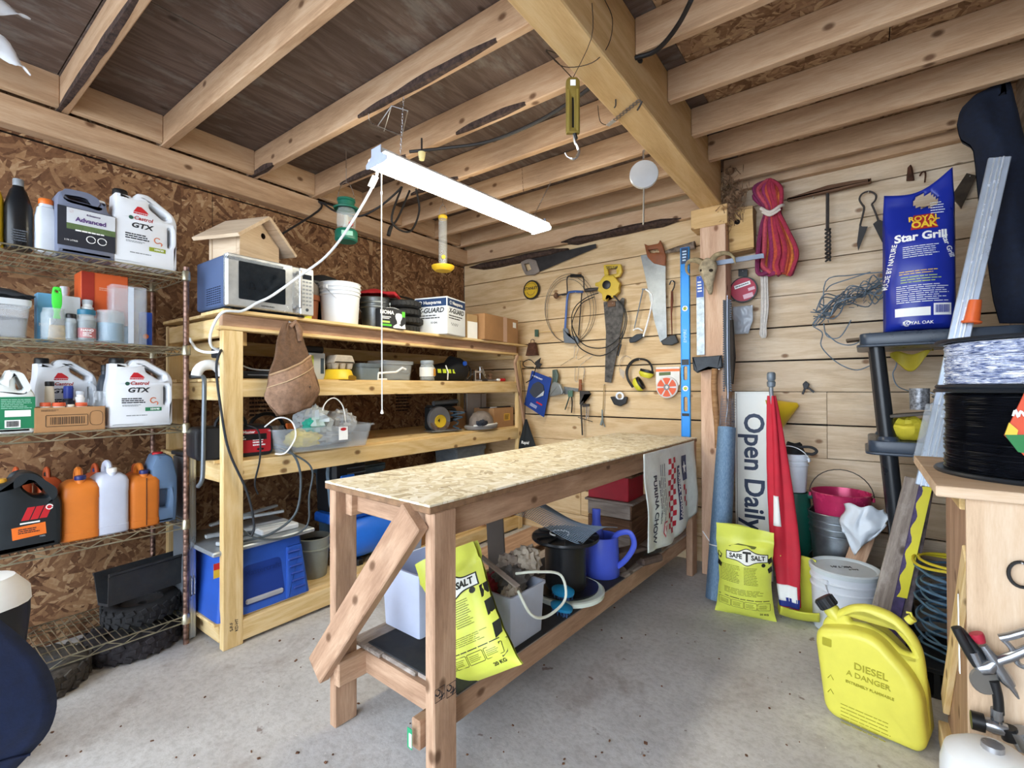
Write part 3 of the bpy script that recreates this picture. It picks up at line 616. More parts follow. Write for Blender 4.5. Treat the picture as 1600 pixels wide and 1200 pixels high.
p, w, h = onL(128, 428, 201, 516, LV[1], -2.84, .12); t = carton((p, w, h), 'orange and red carton at the back of the second rack shelf', pm('#d9602c', .5, 0, .05), .12)
patch(t, 'side_panel', -.36 * w, .55 * h, .26 * w, .88 * h, -.0612, pm('#a83222', .5)); txt('A', .09, (.22 * w, -.062, .24 * h), t, PWHITE, shear=.3, bold=.01); build(B().tube(arc(.2 * w, .25 * h, .22 * w, 0, 350, 20, -.0615, .09 * h), .0018, 5), 'oval_mark', PWHITE, t); lines(t, .12 * w, .78 * h, .5 * w, .05 * h, 2, -.0616, pm('#e8a58a', .6))
bottle(onL(128, 468, 149, 520, LV[1], -2.80, .045), 'small white bottle with grey cap in front of the orange carton', PWHITE, pm('#c9ced2', .4), neck=.75, sh=.8)
def jar(L, label, content, lidm=None, fillh=.7, glass=None, name='jar', neck=.86, grp=None, rz=90):
    p, w, h = L; r = w / 2; t = thing(name, label, 'jar', p, rz, grp)
    g = glass or clear('#dbe6ea', .38, .08); hb = h if not lidm else h * .84
    build(B().lathe([(0, 0), (r * .95, 0), (r, .006), (r, hb * .82), (r * neck, hb * .92), (r * neck, hb), (r * neck - .003, hb), (r * .93, hb * .8), (r * .93, .01), (0, .01)], 24), 'glass', g, t)
    if content: build(B().lathe([(0, .011), (r * .91, .011), (r * .91, hb * fillh), (0, hb * fillh)], 20), 'contents', content, t)
    if lidm: cap(t, 0, hb, r * .92, h * .16, lidm, name='lid')
    return t
t = jar(onL(66, 481, 107, 520, LV[1], -2.705, .07), 'glass jar holding a paint brush with brown bristles', None)
p, w, h = onL(84, 447, 98, 519, LV[1] + .006, -2.71, .05); t2 = thing('paint_brush', 'paint brush with bright green handle standing in the glass jar', 'brush', (p.x, p.y, p.z), 90)
build(B().prism(rp([(-.013, .085), (-.008, .11), (-.016, .15), (-.016, .19), (-.012, h), (.012, h), (.016, .19), (.016, .15), (.008, .11), (.013, .085)], .008), .014, [circ(0, h - .02, .0055, 10)], .004), 'handle', pm('#4be04a', .35), t2); build(B().box((0, 0, .072), (.046, .018, .03), .002), 'ferrule', STEEL, t2, sm=False)
build(B().loft([[(-.026, -.013, 0), (.026, -.013, 0), (.026, .013, 0), (-.026, .013, 0)], [(-.023, -.009, .06), (.023, -.009, .06), (.023, .009, .06), (-.023, .009, .06)]]), 'bristles', pm('#b8975e', .9, 0, .3, 90, .3), t2, sm=False)
t = jar(onL(103, 490, 122, 520, LV[1], -2.705, .035), 'little jar with dark lid between the brush jar and red labelled jar', pm('#3b4a5a', .5), BLACK, .8)
t = jar(onL(122, 483, 154, 523, LV[1], -2.70, .06), 'blue lidded jar with red and black label', pm('#2a2c33', .5), pm('#2a6b86', .4), .8); r = .031
build(B().lathe([(r, .018), (r + .001, .018), (r + .001, .06), (r, .06)], 24), 'red_label', pm('#b52228', .5), t); txt('NANO', .014, (-.004, -r - .002, .05), t, PWHITE, bold=.02); lines(t, -.004, .033, .03, .02, 3, -r - .0018, PWHITE)
t = jar(onL(154, 485, 200, 527, LV[1], -2.70, .085), 'wide glass jar of blue liquid with a white rim', pm('#2f7fa6', .3, 0, .1, 5, 0, .5, 0, .9), None, .62, neck=.9); p = WM[t.name].translation
p, w, h = onL(176, 447, 231, 527, LV[1], -2.715, .09); t = thing('measuring_pitcher', 'tall clear square measuring pitcher with a white scale strip', 'pitcher', p, 90)
build(B().prism(rrect(-w / 2, -.045, w / 2, .045, .01), h, M=Mx.Translation((0, 0, h / 2)) @ FLAT, holes=[rrect(-w / 2 + .004, -.041, w / 2 - .004, .041, .008)]), 'wall', clear('#dfe8ee', .3, .06), t); patch(t, 'scale_strip', .02 * w, h * .5, .16 * w, h * .96, -.0462, pm('#d8e2ee', .3, 0, .05, 9, 0, .5, 0, .85)); build(B().box((-.2 * w, 0, .045), (.55 * w, .075, .08), .006), 'blue_liquid', pm('#2f86b4', .25, 0, .05, 9, 0, .5, 0, .75), t); build(B().box((0, 0, .003), (w * .95, .085, .005), .002), 'base', clear('#dfe8ee', .5), t)
t = carton(onL(222, 488, 238, 523, LV[1], -2.80, .05), 'small blue carton with an orange mark right of the clear pitcher', pm('#2a55b8', .5), .05, flaps=False); build(B().lathe([(0, 0), (.012, 0), (.012, .001)], 14, M=Mx.Rotation(rad(90), 4, 'X')), 'orange_mark', ORANGE, t, M=Mx.Translation((-.006, -.0255, .05)))
# third shelf
p, w, h = onL(-26, 578, 57, 675, LV[2], -2.70, .12); t = thing('cleaner_jug', 'white jug with green label at the left end of the third rack shelf', 'jug', p, 90)
build(B().prism(rp(sc([(0, 0), (1, 0), (1, .62, .08), (.9, .72, .05), (.72, .97, .06), (.62, 1, .03), (.48, 1, .03), (.40, .88, .05), (.30, .84, .02), (.30, .92), (.06, .92), (.06, .82), (0, .66, .1)], w, h), .01), .12, [rp(sc([(.60, .90), (.66, .9), (.80, .70), (.62, .68)], w, h), .012)], .018), 'body', pm('#dfe6e4', .45), t); cap(t, -.32 * w, .915 * h, .13 * w, .08 * h, PWHITE)
patch(t, 'green_label', .12 * w, .33 * h, .74 * w, .5 * h, -.0608, pm('#1f7a52', .5)); patch(t, 'white_field', .15 * w, .32 * h, .5 * w, .10 * h, -.0618, PWHITE); patch(t, 'barcode_field', .05 * w, .16 * h, .3 * w, .12 * h, -.0618, PWHITE); bars(t, .05 * w, .16 * h, .24 * w, .09 * h, -.0626, INK); lines(t, .13 * w, .47 * h, .6 * w, .16 * h, 6, -.0618, pm('#9fd0bc', .6), seed=8, fill=.35)
t = tub(onL(-20, 572, 46, 600, LV[2], -2.98, .12), 'dark tray behind the green labelled jug', pm('#4a4d52', .5), None, .12) if 0 else None
t = bottle(onL(155, 570, 181, 668, LV[2], -2.80, .07), 'dark grey bottle with black cap between two white oil jugs', pm('#333a44', .4), BLACK, e=.6, neck=.5); txt('1', .02, (0, -.036, .05), t, ORANGE)
p, w, h = onL(58, 636, 166, 672, LV[2], -2.69, .16); bx = thing('bottle_box', 'open brown cardboard box of small bottles on the third rack shelf', 'box', p, 90)
b = B(); d = .15
for c_, s in (((0, -d / 2, h / 2), (w, .004, h)), ((0, d / 2, h / 2), (w, .004, h * 1)), ((-w / 2, 0, h / 2), (.004, d, h)), ((w / 2, 0, h / 2), (.004, d, h)), ((0, 0, .003), (w, d, .004))): b.box(c_, s)
build(b, 'walls', CARD, bx, sm=False); y = -d / 2 - .0026; bars(bx, -.05 * w, .45 * h, .5 * w, .30 * h, y, pm('#5a4634', .8)); build(B().tube([(x, y, z) for x, z in rrect(.27 * w, .2 * h, .47 * w, .82 * h, .02, 3)], .0009, 4, closed=True).tube([(x, y, z) for x, z in rrect(-.36 * w, .22 * h, .24 * w, .68 * h, .002, 1)], .0012, 4, closed=True), 'printed_outline', pm('#4a3a2c', .8), bx, sm=False); lines(bx, -.3 * w, .88 * h, .25 * w, .08 * h, 2, y, pm('#5a4634', .8))
def inbox(u0, v0, u1, v1, x): return onL(u0, v0, u1, v1, LV[2] + .008, x, .03)
for i, (u0, u1) in enumerate(((63, 81), (82, 104), (105, 118), (119, 138))): bottle(inbox(u0, 629 + (i == 2) * 3, u1, 668, -2.715), ('leftmost ', 'second from left ', '', 'rightmost ')[i] + 'small white bottle with flat orange cap in the brown box' if i != 2 else 'slim white bottle with cream cap among the orange capped ones', pm('#e6e3da', .5), pm('#d9603a', .5) if i != 2 else pm('#e8e4d4', .5), grp='bottles with orange caps' if i != 2 else None, neck=.9, sh=.8, caph=.14)
bottle(inbox(62, 596, 95, 668, -2.78), 'cream bottle with tall black cap rising from the brown box', pm('#e3dcc8', .5), BLACK, prof=[(0, 0), (.95, 0), (1, .05), (1, .42), (.5, .62), (.46, .9), (.4, 1), (0, 1)], neck=.42, caph=.1)
bottle(inbox(96, 603, 120, 668, -2.80), 'dark bottle with blue pointed cap in the brown box', pm('#2a2d38', .4), pm('#2a3f9a', .4), neck=.6, caph=.3)
bottle(inbox(119, 611, 134, 668, -2.765), 'white bottle with grey cap in the brown box', PWHITE, pm('#c6cdd4', .4), neck=.8, caph=.1)
bottle(inbox(133, 596, 152, 668, -2.77), 'clear glass bottle with thin neck in the brown box', clear('#cfdbe6', .4, .06), pm('#b8c2cc', .3), prof=[(0, 0), (.95, 0), (1, .05), (1, .5), (.35, .7), (.3, 1), (0, 1)], neck=.3, caph=.04)
t = thing('plastic_wrapper', 'crumpled clear wrapper at the right end of the brown box', 'wrapper', inbox(148, 606, 166, 668, -2.75)[0], 90); build(B().grid(lambda a, c: ((a - .5) * .05, .012 * noise.noise(V((a * 5, c * 5, 7))) - .01, .03 + c * .13), 8, 10), 'sheet', clear('#dfe6ec', .55), t, sol=.0015)
# fourth shelf
p, w, h = onL(-14, 738, 99, 862, LV[3], -2.69, .13); t = thing('black_oil_jug', 'large black jug with red emblem and orange label on the fourth rack shelf', 'jug', p, 90)
build(B().prism(rp(sc([(0, 0, .04), (.97, 0, .04), (1, .05), (1, .58, .1), (.90, .72, .1), (.66, .97, .1), (.46, 1, .08), (.33, .90, .08), (.02, .86, .04), (0, .78)], w, h), .012, 5), .15, [rp(sc([(.43, .90), (.52, .91), (.80, .72), (.78, .66), (.6, .68), (.44, .80)], w, h), .014, 4)], .026), 'body', pm('#22282c', .36, 0, .08), t)
cap(t, -.34 * w, .85 * h, .11 * w, .075 * h, pm('#e0a83a', .4)); y = -.0756
for k in range(3): build(B().prism([(.0, 0), (.022, 0), (.040, .05), (.018, .05)], .001), 'red_stroke', RED, t, sm=False, M=Mx.Translation((-.09 * w + .026 * k, y, .40 * h)))
patch(t, 'white_stroke', .03 * w, .365 * h, .27 * w, .018 * h, y, PWHITE); patch(t, 'orange_label', .02 * w, .26 * h, .46 * w, .15 * h, y, ORANGE, rot=(0, -4, 0)); lines(t, .02 * w, .27 * h, .3 * w, .07 * h, 3, y - .001, INK, seed=5); txt('100%', .04 * w, (.2 * w, y, .17 * h), t, pm('#a0a6aa', .5)); build(B().tube(arc(.30 * w, .53 * h, .045 * w, 0, 345, 14, y), .002, 5), 'round_mark', PWHITE, t)
OR1, OR2 = pm('#d97a2c', .42, 0, .06), pm('#b8522a', .45, 0, .08)
def fjug(L, label, m, capm, d, rz=90, grp=None, capx=.1, capy=-.3, seam=None):
    p, w, h = L; t = thing('jug', label, 'jug', p, rz, grp); e = .35
    def ring(z, a, c_, ox=0, oy=0, k=24): return [(ox + math.copysign(abs(math.cos(q)) ** e, math.cos(q)) * a * w / 2, oy + math.copysign(abs(math.sin(q)) ** e, math.sin(q)) * c_ * d / 2, z * h) for q in [2 * math.pi * i / k for i in range(k)]]
    build(B().loft([ring(0, .93, .93), ring(.02, 1, 1), ring(.12, 1, 1), ring(.125, .98, .98), ring(.58, .98, .98), ring(.60, 1, 1), ring(.74, 1, 1), ring(.80, .9, .9), ring(.85, .6, .7), ring(.86, .3, .4)]), 'body', m, t)
    build(B().tube(spline([(0, .40 * d, .74 * h), (0, .42 * d, .90 * h), (0, .25 * d, .975 * h), (0, 0, .96 * h), (0, -.12 * d, .83 * h)], 5), [.10 * w] * 21, 10, flat=1.3), 'handle', m, t)
    build(B().lathe([(.13 * w, 0), (.13 * w, .08 * h)], 14, (0, capy * d, .80 * h)), 'neck', m, t); cap(t, 0, .875 * h, .15 * w, .06 * h, capm, capy * d)
    if seam: patch(t, 'sight_strip', .02 * w, .42 * h, .03 * w, .78 * h, -d / 2 - .0005, seam)
    return t
BC = pm('#272c66', .4)
fjug(onL(99, 737, 161, 842, LV[3], -2.70, .15), 'orange jug with blue cap leaning beside the black jug', OR1, BC, .16, 84)
t = fjug(onL(151, 725, 204, 830, LV[3], -2.70, .15), 'milky white jug between two orange jugs', pm('#c9cfe0', .4, 0, .04), PWHITE, .16, 90)
fjug(onL(203, 729, 252, 820, LV[3], -2.71, .14), 'orange jug with a dark sight strip right of the white jug', OR1, BC, .15, 90, seam=pm('#5a3420', .6))
p, w, h = onL(238, 708, 279, 812, LV[3], -2.71, .14); t = thing('blue_grey_jug', 'blue grey jug with red cap at the right end of the fourth rack shelf', 'jug', p, 90); GB = pm('#5f7896', .4, 0, .06)
build(B().prism(rp(sc([(.08, 0), (.95, 0), (1, .30), (1, .62, .1), (.95, .72, .05), (.82, .93, .1), (.60, .98, .1), (.2, .98, .1), (.0, .80, .1), (.04, .60, .1)], w, h), .01), .13, [rp(sc([(.28, .48), (.66, .48), (.62, .22), (.34, .24)], w, h), .008)], .018), 'body', GB, t); cap(t, -.1 * w, .965 * h, .2 * w, .04 * h, RED)
build(B().box((0, .01, .35 * h), (w * .5, .06, h * .3), .01), 'inner_wall', GB, t)
for i, (u0, u1, v0) in enumerate(((10, 52, 734), (60, 100, 734), (138, 176, 728), (206, 236, 728))): fjug(onL(u0, v0, u1, 812, LV[3], -2.95, .14), 'dark orange jug in the back row ' + ('behind the black jug cap', 'behind the black jug handle', 'between the blue capped jug and white jug', 'behind the jug with the dark strip')[i], OR2, (BLACK, BLACK, BC, BC)[i], .14, 90, 'orange jugs in the back row', capy=.05)
# bottom shelf and floor: small tyres, trough
def tyre(L, label, r, wd, grp=None, loc=None, rot=None, name='tire', lugs=22, m=RUBBER, rim=pm('#6b6f74', .5, .5, .3)):
    t = thing(name, label, 'tire', loc, 0, grp, rot); s = wd / 2
    b = B().lathe([(r * .55, -s * .7), (r * .7, -s), (r * .9, -s * .95), (r * .985, -s * .7), (r, -s * .35), (r, s * .35), (r * .985, s * .7), (r * .9, s * .95), (r * .7, s), (r * .55, s * .7), (r * .55, -s * .7)], 36)
    build(b, 'carcass', m, t); b = B()
    for k in range(lugs):
        a = 2 * math.pi * k / lugs
        for q, of in ((-1, 0), (1, .5), (0, .25)): b.box((0, 0, 0), (.010, r * 3.6 / lugs, s * .52), .002, Mx.Rotation(a + of * 2 * math.pi / lugs, 4, 'Z') @ Mx.Translation((r, 0, q * s * .62)) @ Mx.Rotation(rad(24 * q), 4, 'X'))
    build(b, 'tread', m, t, sm=False)
    build(B().lathe([(r * .55, -s * .6), (r * .56, -s * .5), (r * .3, -s * .2), (r * .12, -s * .3), (r * .12, s * .3), (r * .3, s * .2), (r * .56, s * .5), (r * .55, s * .6)], 24), 'rim', rim, t); return t
p = at(233, 968, x=-2.74); tyre(None, 'small treaded tire lying on the bottom rack shelf', .155, .085, loc=(-2.86, at(236, 968, x=-2.74).y, LV[4] + .044), rot=(.03, 0, .2))
tr = thing('trough', 'black plastic trough tilted on top of the small tire', 'trough', at(228, 925, x=-2.82), 0, rot=(0, rad(-8), rad(8)))
b = B(); pr_ = [(-.05, 0), (.05, 0), (.075, .13), (.085, .135), (.085, .145), (.07, .145), (.045, .012), (-.045, .012), (-.07, .145), (-.085, .145), (-.085, .135), (-.075, .13)]
b.loft([[(x, y, z) for x, z in pr_] for y in (-.17, .17)]); build(b, 'shell', pm('#2c2f33', .5, 0, .2, 14, .1, dirt=.3), tr, sm=False)
tyre(None, 'worn flat tire on the floor under the right end of the wire rack', .19, .095, loc=(-2.86, at(213, 1030, z=0).y + .03, .048), rot=(0, 0, .5), m=pm('#39363a', .9, 0, .4, 40, .3))
tyre(None, 'larger lugged tire on the floor under the middle of the wire rack', .20, .095, loc=(-2.80, at(80, 1060, z=0).y - .08, .048), rot=(0, 0, .1), m=pm('#4a453f', .9, 0, .4, 40, .3))
# foreground left: heater with grille and navy cloth
p = at(12, 1140, z=0); t = thing('fan_heater', 'white topped black appliance with slotted grille at the left edge', 'heater', (-2.30, .175, 0), 80); w = .15
BK = pm('#1b1d20', .5, 0, .1)
build(B().loft([[(math.cos(a) * rx, math.sin(a) * ry, z) for a in [2 * math.pi * k / 20 for k in range(20)]] for z, rx, ry in ((0, .07, .06), (.05, .09, .08), (.12, .10, .09), (.35, .14, .11), (.50, .155, .12), (.545, .155, .12))]), 'body', BK, t)
build(B().loft([[(math.cos(a) * rx, math.sin(a) * ry, z) for a in [2 * math.pi * k / 20 for k in range(20)]] for z, rx, ry in ((.545, .158, .122), (.59, .155, .12), (.635, .12, .09), (.645, .05, .04))]), 'top_cover', PWHITE, t)
b = B()
for k in range(9): b.box((.085 - .004 * k, -.098 + .006 * k - .008, .46 - .034 * k), (.045, .012, .012), .003, (0, rad(-12), rad(8)))
build(b, 'vent_slots', PWHITE, t)
t = thing('camp_chair', 'dark navy canvas chair seat bulging into the left foreground', 'chair', (-1.62, -.05, 0))
def cl(a, c):   # a across the chair, c from the top edge down to the hem
    y = .205 - .08 * (1 - c) ** 2 - a * .62 - .06 * max(0, c - .8) * 5 * .6; bul = .10 * math.sin(c * 2.6) ; z = .80 - .40 * c + .02 * math.sin(a * 9)
    return (-1.55 + .12 * a + bul + .012 * noise.noise(V((a * 4, c * 4, 1))), y + .10 * math.sin(c * math.pi) * (1 - a) * .6, z - .05 * a * (c < .5) + .010 * noise.noise(V((a * 5, c * 3, 5))))
build(B().grid(cl, 24, 22), 'canvas_seat', NAVY, t, sol=.006, world=True)
build(B().tube([V(cl(k / 20, 1.0)) + V((.004, 0, 0)) for k in range(21)], .008, 8), 'hem', NAVY, t, world=True); build(B().tube([V(cl(k / 20, .88)) + V((.006, 0, 0)) for k in range(21)], .003, 6), 'seam', NAVY, t, world=True)
for y in (.10, -.36):
    build(B().tube([(-1.60, y, .79), (-1.72, y, 0)], .011, 8), 'leg', BLACK, t, world=True); build(B().tube([(-1.50, y, .42), (-1.90, y, .0)], .011, 8), 'leg', BLACK, t, world=True)
build(B().tube([(-1.56, .11, .785), (-1.50, -.38, .785)], .011, 8), 'top_bar', BLACK, t, world=True)
# folded aluminium table between the rack and the wooden shelving
t = thing('folding_table', 'folded grey table with bright aluminium edge standing between the wire rack and wooden shelving', 'table', (-2.8, .957, 0))
build(B().box((-2.80, .957, .46), (.20, .026, .88), .004), 'panel', pm('#6b7178', .5, 0, .08), t, sm=False, world=True)
b = B(); b.box((-2.694, .957, .46), (.022, .034, .90), .004)
for dy in (-.008, .004): b.box((-2.6825, .957 + dy, .46), (.003, .006, .89), .001)
build(b, 'edge_rail', pm('#b9bfc6', .3, 1, .06), t, sm=False, world=True); build(B().box((-2.80, .957, .915), (.23, .036, .02), .004), 'end_cap', pm('#3a3d42', .5), t, sm=False, world=True)
build(B().tube([(-2.683, .95, .22), (-2.672, .95, .23), (-2.672, .95, .31), (-2.683, .95, .32)], .003, 6).tube([(-2.683, .963, .22), (-2.672, .963, .23), (-2.672, .963, .31), (-2.683, .963, .32)], .003, 6), 'latch', STEEL, t, world=True)
t = thing('bent_pipe', 'grey bent metal rod hanging down beside the front leg of the wooden shelving', 'pipe', (-2.5, .94, .79))
build(B().tube(spline([(-2.72, .955, 1.306), (-2.60, .952, 1.31), (-2.53, .948, 1.30), (-2.50, .94, 1.25), (-2.50, .937, 1.05), (-2.50, .934, .86), (-2.505, .93, .81), (-2.53, .925, .785)], 5), .010, 10), 'rod', pm('#6d757c', .4, .6, .1), t, world=True)
# ================================================================== things on the wooden shelving
ZT, Z2, Z3, Z0 = 1.6255, 1.2975, .9055, .1275
# microwave
w, h, d = .445, .262, .33; t = thing('microwave', 'silver microwave oven with dark window on top of the wooden shelving', 'microwave', (-2.60, 1.225, ZT), 90)
build(B().box((0, .01, .012 + h / 2), (w - .01, d, h - .012), .008), 'casing', pm('#5b6f96', .45, .3, .06), t, sm=False)
y = -d / 2; build(B().box((0, y + .004, .012 + h / 2), (w, .03, h - .01), .006), 'front_frame', pm('#c9cfd4', .25, .7, .1, 14), t, sm=False)
dr = build(B().box((-.06, y - .016, .012 + h / 2), (w - .12, .014, h - .012), .005), 'door', pm('#d4d9dc', .22, .6, .14, 12), t, sm=False)
patch(dr, 'window', -.055, h / 2 + .016, w - .215, h * .70, y - .024, pm('#1a2026', .12, 0, .2, 30), .006); b = B()
for i in range(40): b.box((-.235 + .0072 * i, y - .0245, h * .935), (.003, .003, .016), 0, (0, rad(18), 0))
build(b, 'top_vents', pm('#7f8890', .4), t, sm=False)
build(B().box((.128, y - .05, .145), (.016, .012, .20), .004).box((.128, y - .033, .235), (.014, .03, .012)).box((.128, y - .033, .055), (.014, .03, .012)), 'handle', STEEL, dr, sm=False)
pan = build(B().box((.182, y - .014, .012 + h / 2), (.076, .012, h - .012), .003), 'control_panel', pm('#cfd4d8', .3, .5, .08), t, sm=False)
patch(pan, 'display', .182, .222, .052, .026, y - .0206, pm('#1c2430', .2))
for r in range(7):
    for c in range(3): build(B().lathe([(0, 0), (.0062, 0), (.0055, .002), (0, .002)], 10, M=Mx.Rotation(rad(90), 4, 'X') @ Mx.Diagonal((1.3, .8, 1, 1))), 'button', pm('#8b939b', .4), pan, M=Mx.Translation((.163 + .019 * c, y - .020, .195 - .0205 * r)))
build(B().lathe([(0, 0), (.009, 0), (.008, .002), (0, .002)], 12, M=Mx.Rotation(rad(90), 4, 'X')), 'start_button', pm('#39414a', .4), pan, M=Mx.Translation((.182, y - .02, .045)))
txt('SAMSUNG', .012, (-.03, y - .0238, .034), dr, INK, sx=1.2); b = B()
for r in range(8):
    for c in range(7): b.box((-w / 2 + .0035, -.10 + .024 * c, .04 + .011 * r), (.003, .014, .0035))
build(b, 'side_vents', pm('#26324a', .6), t, sm=False)
for sx_ in (-1, 1):
    for sy_ in (-1, 1): build(B().lathe([(.014, 0), (.016, .014)], 10, (sx_ * .18, sy_ * .13, 0)), 'foot', BLACK, t)
# birdhouse on the microwave
t = thing('birdhouse', 'wooden birdhouse with wide gable roof on top of the microwave', 'birdhouse', (-2.63, 1.185, ZT + h + .001), 112)
fw, fh, pk, dd = .27, .135, .235, .17; pent = [(-fw / 2, 0), (fw / 2, 0), (fw / 2, fh), (0, pk), (-fw / 2, fh)]
build(B().prism(pent, .018, [circ(.02, .165, .016, 16)]), 'front_panel', BIRDW, t, sm=False, M=Mx.Translation((0, -dd / 2, 0)))
build(B().prism(pent, .018), 'back_panel', BIRDW, t, sm=False, M=Mx.Translation((0, dd / 2, 0)))
for s in (-1, 1):
    plank('side_panel', (s * (fw / 2 - .009), -dd / 2 + .01, fh / 2 - .004), (s * (fw / 2 - .009), dd / 2 - .01, fh / 2 - .004), .018, fh - .01, BIRDW, t, world=False)
    a = math.atan2(pk - fh, fw / 2); L = fw / 2 / math.cos(a) + .085; cx = s * math.cos(a) * L / 2; build(B().box((0, 0, 0), (dd + .11, L, .018), .002), 'roof_board', BIRDW, t, sm=False, M=Mx.Translation((cx, -.015, pk + .016 - math.sin(a) * L / 2)) @ Mx.Rotation(s * a, 4, 'Y') @ Mx.Rotation(rad(90), 4, 'Z'))
build(B().box((0, 0, .006), (fw - .03, dd, .012)), 'floor_board', BIRDW, t, sm=False); build(B().lathe([(.015, 0), (.014, .03)], 14, M=Mx.Rotation(rad(90), 4, 'X')), 'entry_hole', pm('#3a2a1e', .9), t, M=Mx.Translation((.02, -dd / 2 + .02, .165)))
# pail
def pail(p, w, h, label, m, name='pail', cat='bucket', ribs=3, rz=0, handle=None, grp=None, taper=.86, up=False, rot=None, inside=None, hm=STEEL, grip=None, ha=0, k=1.0):
    r = w / 2; t = thing(name, label, cat, p, rz, grp, rot)
    pr = [(0, 0), (r * taper, 0), (r * taper + .002, .004)]
    for i in range(ribs): z = h * (.70 + .27 * i / max(1, ribs)); rr_ = r * (taper + (1 - taper) * z / h); pr += [(rr_, z - .004), (rr_ + .006, z), (rr_ + .006, z + .006), (rr_, z + .010)]
    pr += [(r, h - .006), (r + .004, h - .003), (r + .002, h), (r - .004, h), (r - .006, h - .01), (r * taper - .005, .01), (0, .01)]
    build(B().lathe(pr, 32), 'shell', m, t)
    hp = B(); zc = h * .86; R2 = r + .008; q = rad(ha); pts = []
    for i in range(17):
        a = math.pi * i / 16; x, s = math.cos(a) * R2, math.sin(a) * R2 * 1.05 * k; pts.append((x, -s * math.cos(q), zc + s * math.sin(q)))
    hd = build(hp.tube(pts, .0028, 6), 'handle', hm, t)
    for s in (-1, 1): build(B().box((s * (r + .004), 0, zc), (.014, .03, .024), .004), 'handle_ear', m, t, sm=False)
    if grip: g = pts[6:11]; build(B().tube(g, .011, 10), 'grip', grip, hd)
    if inside: build(B().lathe([(0, h * inside[1]), (r * .9, h * inside[1])], 24), 'contents', inside[0], t)
    return t
WB = pm('#e6ebf2', .4, 0, .02)
pail((-2.53, 1.685, ZT), .235, .245, 'white plastic pail with wire handle beside the microwave', WB, rz=105, ha=-50, k=1.0, ribs=3)
p = 0; t = thing('flower_pot', 'brown clay pot between the microwave and white pail', 'pot', (-2.60, 1.52, ZT)); build(B().lathe([(0, 0), (.05, 0), (.058, .13), (.066, .13), (.066, .16), (.058, .16), (.048, .01), (0, .01)], 24), 'pot_body', pm('#8a5236', .8, 0, .1), t)
t = thing('helmet', 'grey rounded cap lying upside down in the clay pot', 'cap', (-2.60, 1.52, ZT + .161)); build(B().lathe([(.05, -.02), (.062, .01), (.06, .05), (.035, .08), (0, .088)], 20), 'crown', pm('#77706a', .8, 0, .2), t)
t = thing('paper_note', 'yellow paper note leaning on the clay pot', 'note', (-2.528, 1.475, ZT), 90); patch(t, 'sheet', 0, .045, .05, .085, 0, pm('#d8d84a', .7))
t = thing('cap', 'black felt hat lying behind the white pail', 'hat', (-2.78, 1.72, ZT + .27)); 
build(B().lathe([(.15, 0), (.155, .004), (.10, .012), (.09, .05), (.03, .07), (0, .072)], 24), 'crown', pm('#1c1b1d', .9, 0, .2), t); 
t = thing('storage_bin', 'dark plastic bin behind the white pail', 'bin', (-2.78, 1.72, ZT)); build(B().loft([[(x * s, y * s, z) for x, y in ((-.14, -.17), (.14, -.17), (.14, .17), (-.14, .17))] for z, s in ((0, .85), (.25, .98), (.255, 1.03), (.268, 1.03))]), 'bin_body', pm('#222428', .5), t, sm=False)
# galvanised bucket
t = pail((-2.66, 2.03, ZT), .20, .225, 'small grey galvanised bucket behind the white pail', GALV, taper=.7, ribs=2, rz=60, ha=-70); 
t = thing('work_glove', 'red and orange work glove lying on the grey bucket', 'glove', (-2.70, 2.06, ZT + .232), 40); gm = pm('#a81e26', .8, 0, .15)
build(B().grid(lambda a, c: ((a - .5) * .24, (c - .5) * .13, .03 + .035 * math.sin(a * 3.14) * math.sin(c * 3.14) + .012 * noise.noise(V((a * 5, c * 5, 3)))), 12, 8), 'palm', gm, t, sol=.008); build(B().tube([(-.10, 0, .02), (-.14, .0, .03), (-.16, .01, .02)], [.03, .035, .025], 10), 'cuff', pm('#c8622a', .8, 0, .2), t)
for k in range(4): build(B().tube([(.10, -.05 + .03 * k, .03), (.15, -.055 + .032 * k, .03), (.17, -.055 + .033 * k, .01)], [.014, .013, .009], 8), 'finger', gm, t)
# stack of small tyres
for i in range(4):
    x, y = -2.60 + .012 * (i % 2), 2.235 + .01 * ((i * 2) % 3); t = thing('small_tire', ('lowest', 'second from bottom', 'third from bottom', 'topmost')[i] + ' small black tire in the stack beside the galvanised bucket', 'tire', (x, y, ZT + .029 + .0575 * i), 0, 'stack of small black tires')
    build(B().lathe([(.05, -.026), (.075, -.0285), (.10, -.024), (.112, -.012), (.113, .012), (.10, .024), (.075, .0285), (.05, .026)], 30, closed=True), 'carcass', pm('#2b2c2e', .7, 0, .2, 30), t); bb = B()
    for k in range(24): a = 2 * math.pi * k / 24; bb.box((0, 0, 0), (.006, .016, .03), .001, Mx.Rotation(a, 4, 'Z') @ Mx.Translation((.112, 0, 0)) @ Mx.Rotation(rad(20), 4, 'X'))
    build(bb, 'tread', pm('#2b2c2e', .7, 0, .2, 30), t, sm=False)
t = thing('canvas_strap', 'black rubber strap arched over the tire stack', 'strap', (-2.75, 2.30, ZT + .27))
build(B().tube(spline([(-2.72, 2.15, ZT + .265), (-2.70, 2.30, ZT + .285), (-2.70, 2.46, ZT + .272), (-2.72, 2.60, ZT + .266)], 6), .008, 8, flat=.5), 'strap_body', BLACK, t, world=True)
t = thing('storage_crate', 'dark crate behind the white printed box', 'crate', (-2.86, 2.42, ZT)); build(B().box((0, 0, .128), (.30, .50, .256), .01), 'crate_body', pm('#2a2420', .8), t, sm=False); build(B().box((0, 0, .262), (.31, .51, .012), .003), 'crate_lid', pm('#231f1c', .8), t, sm=False)
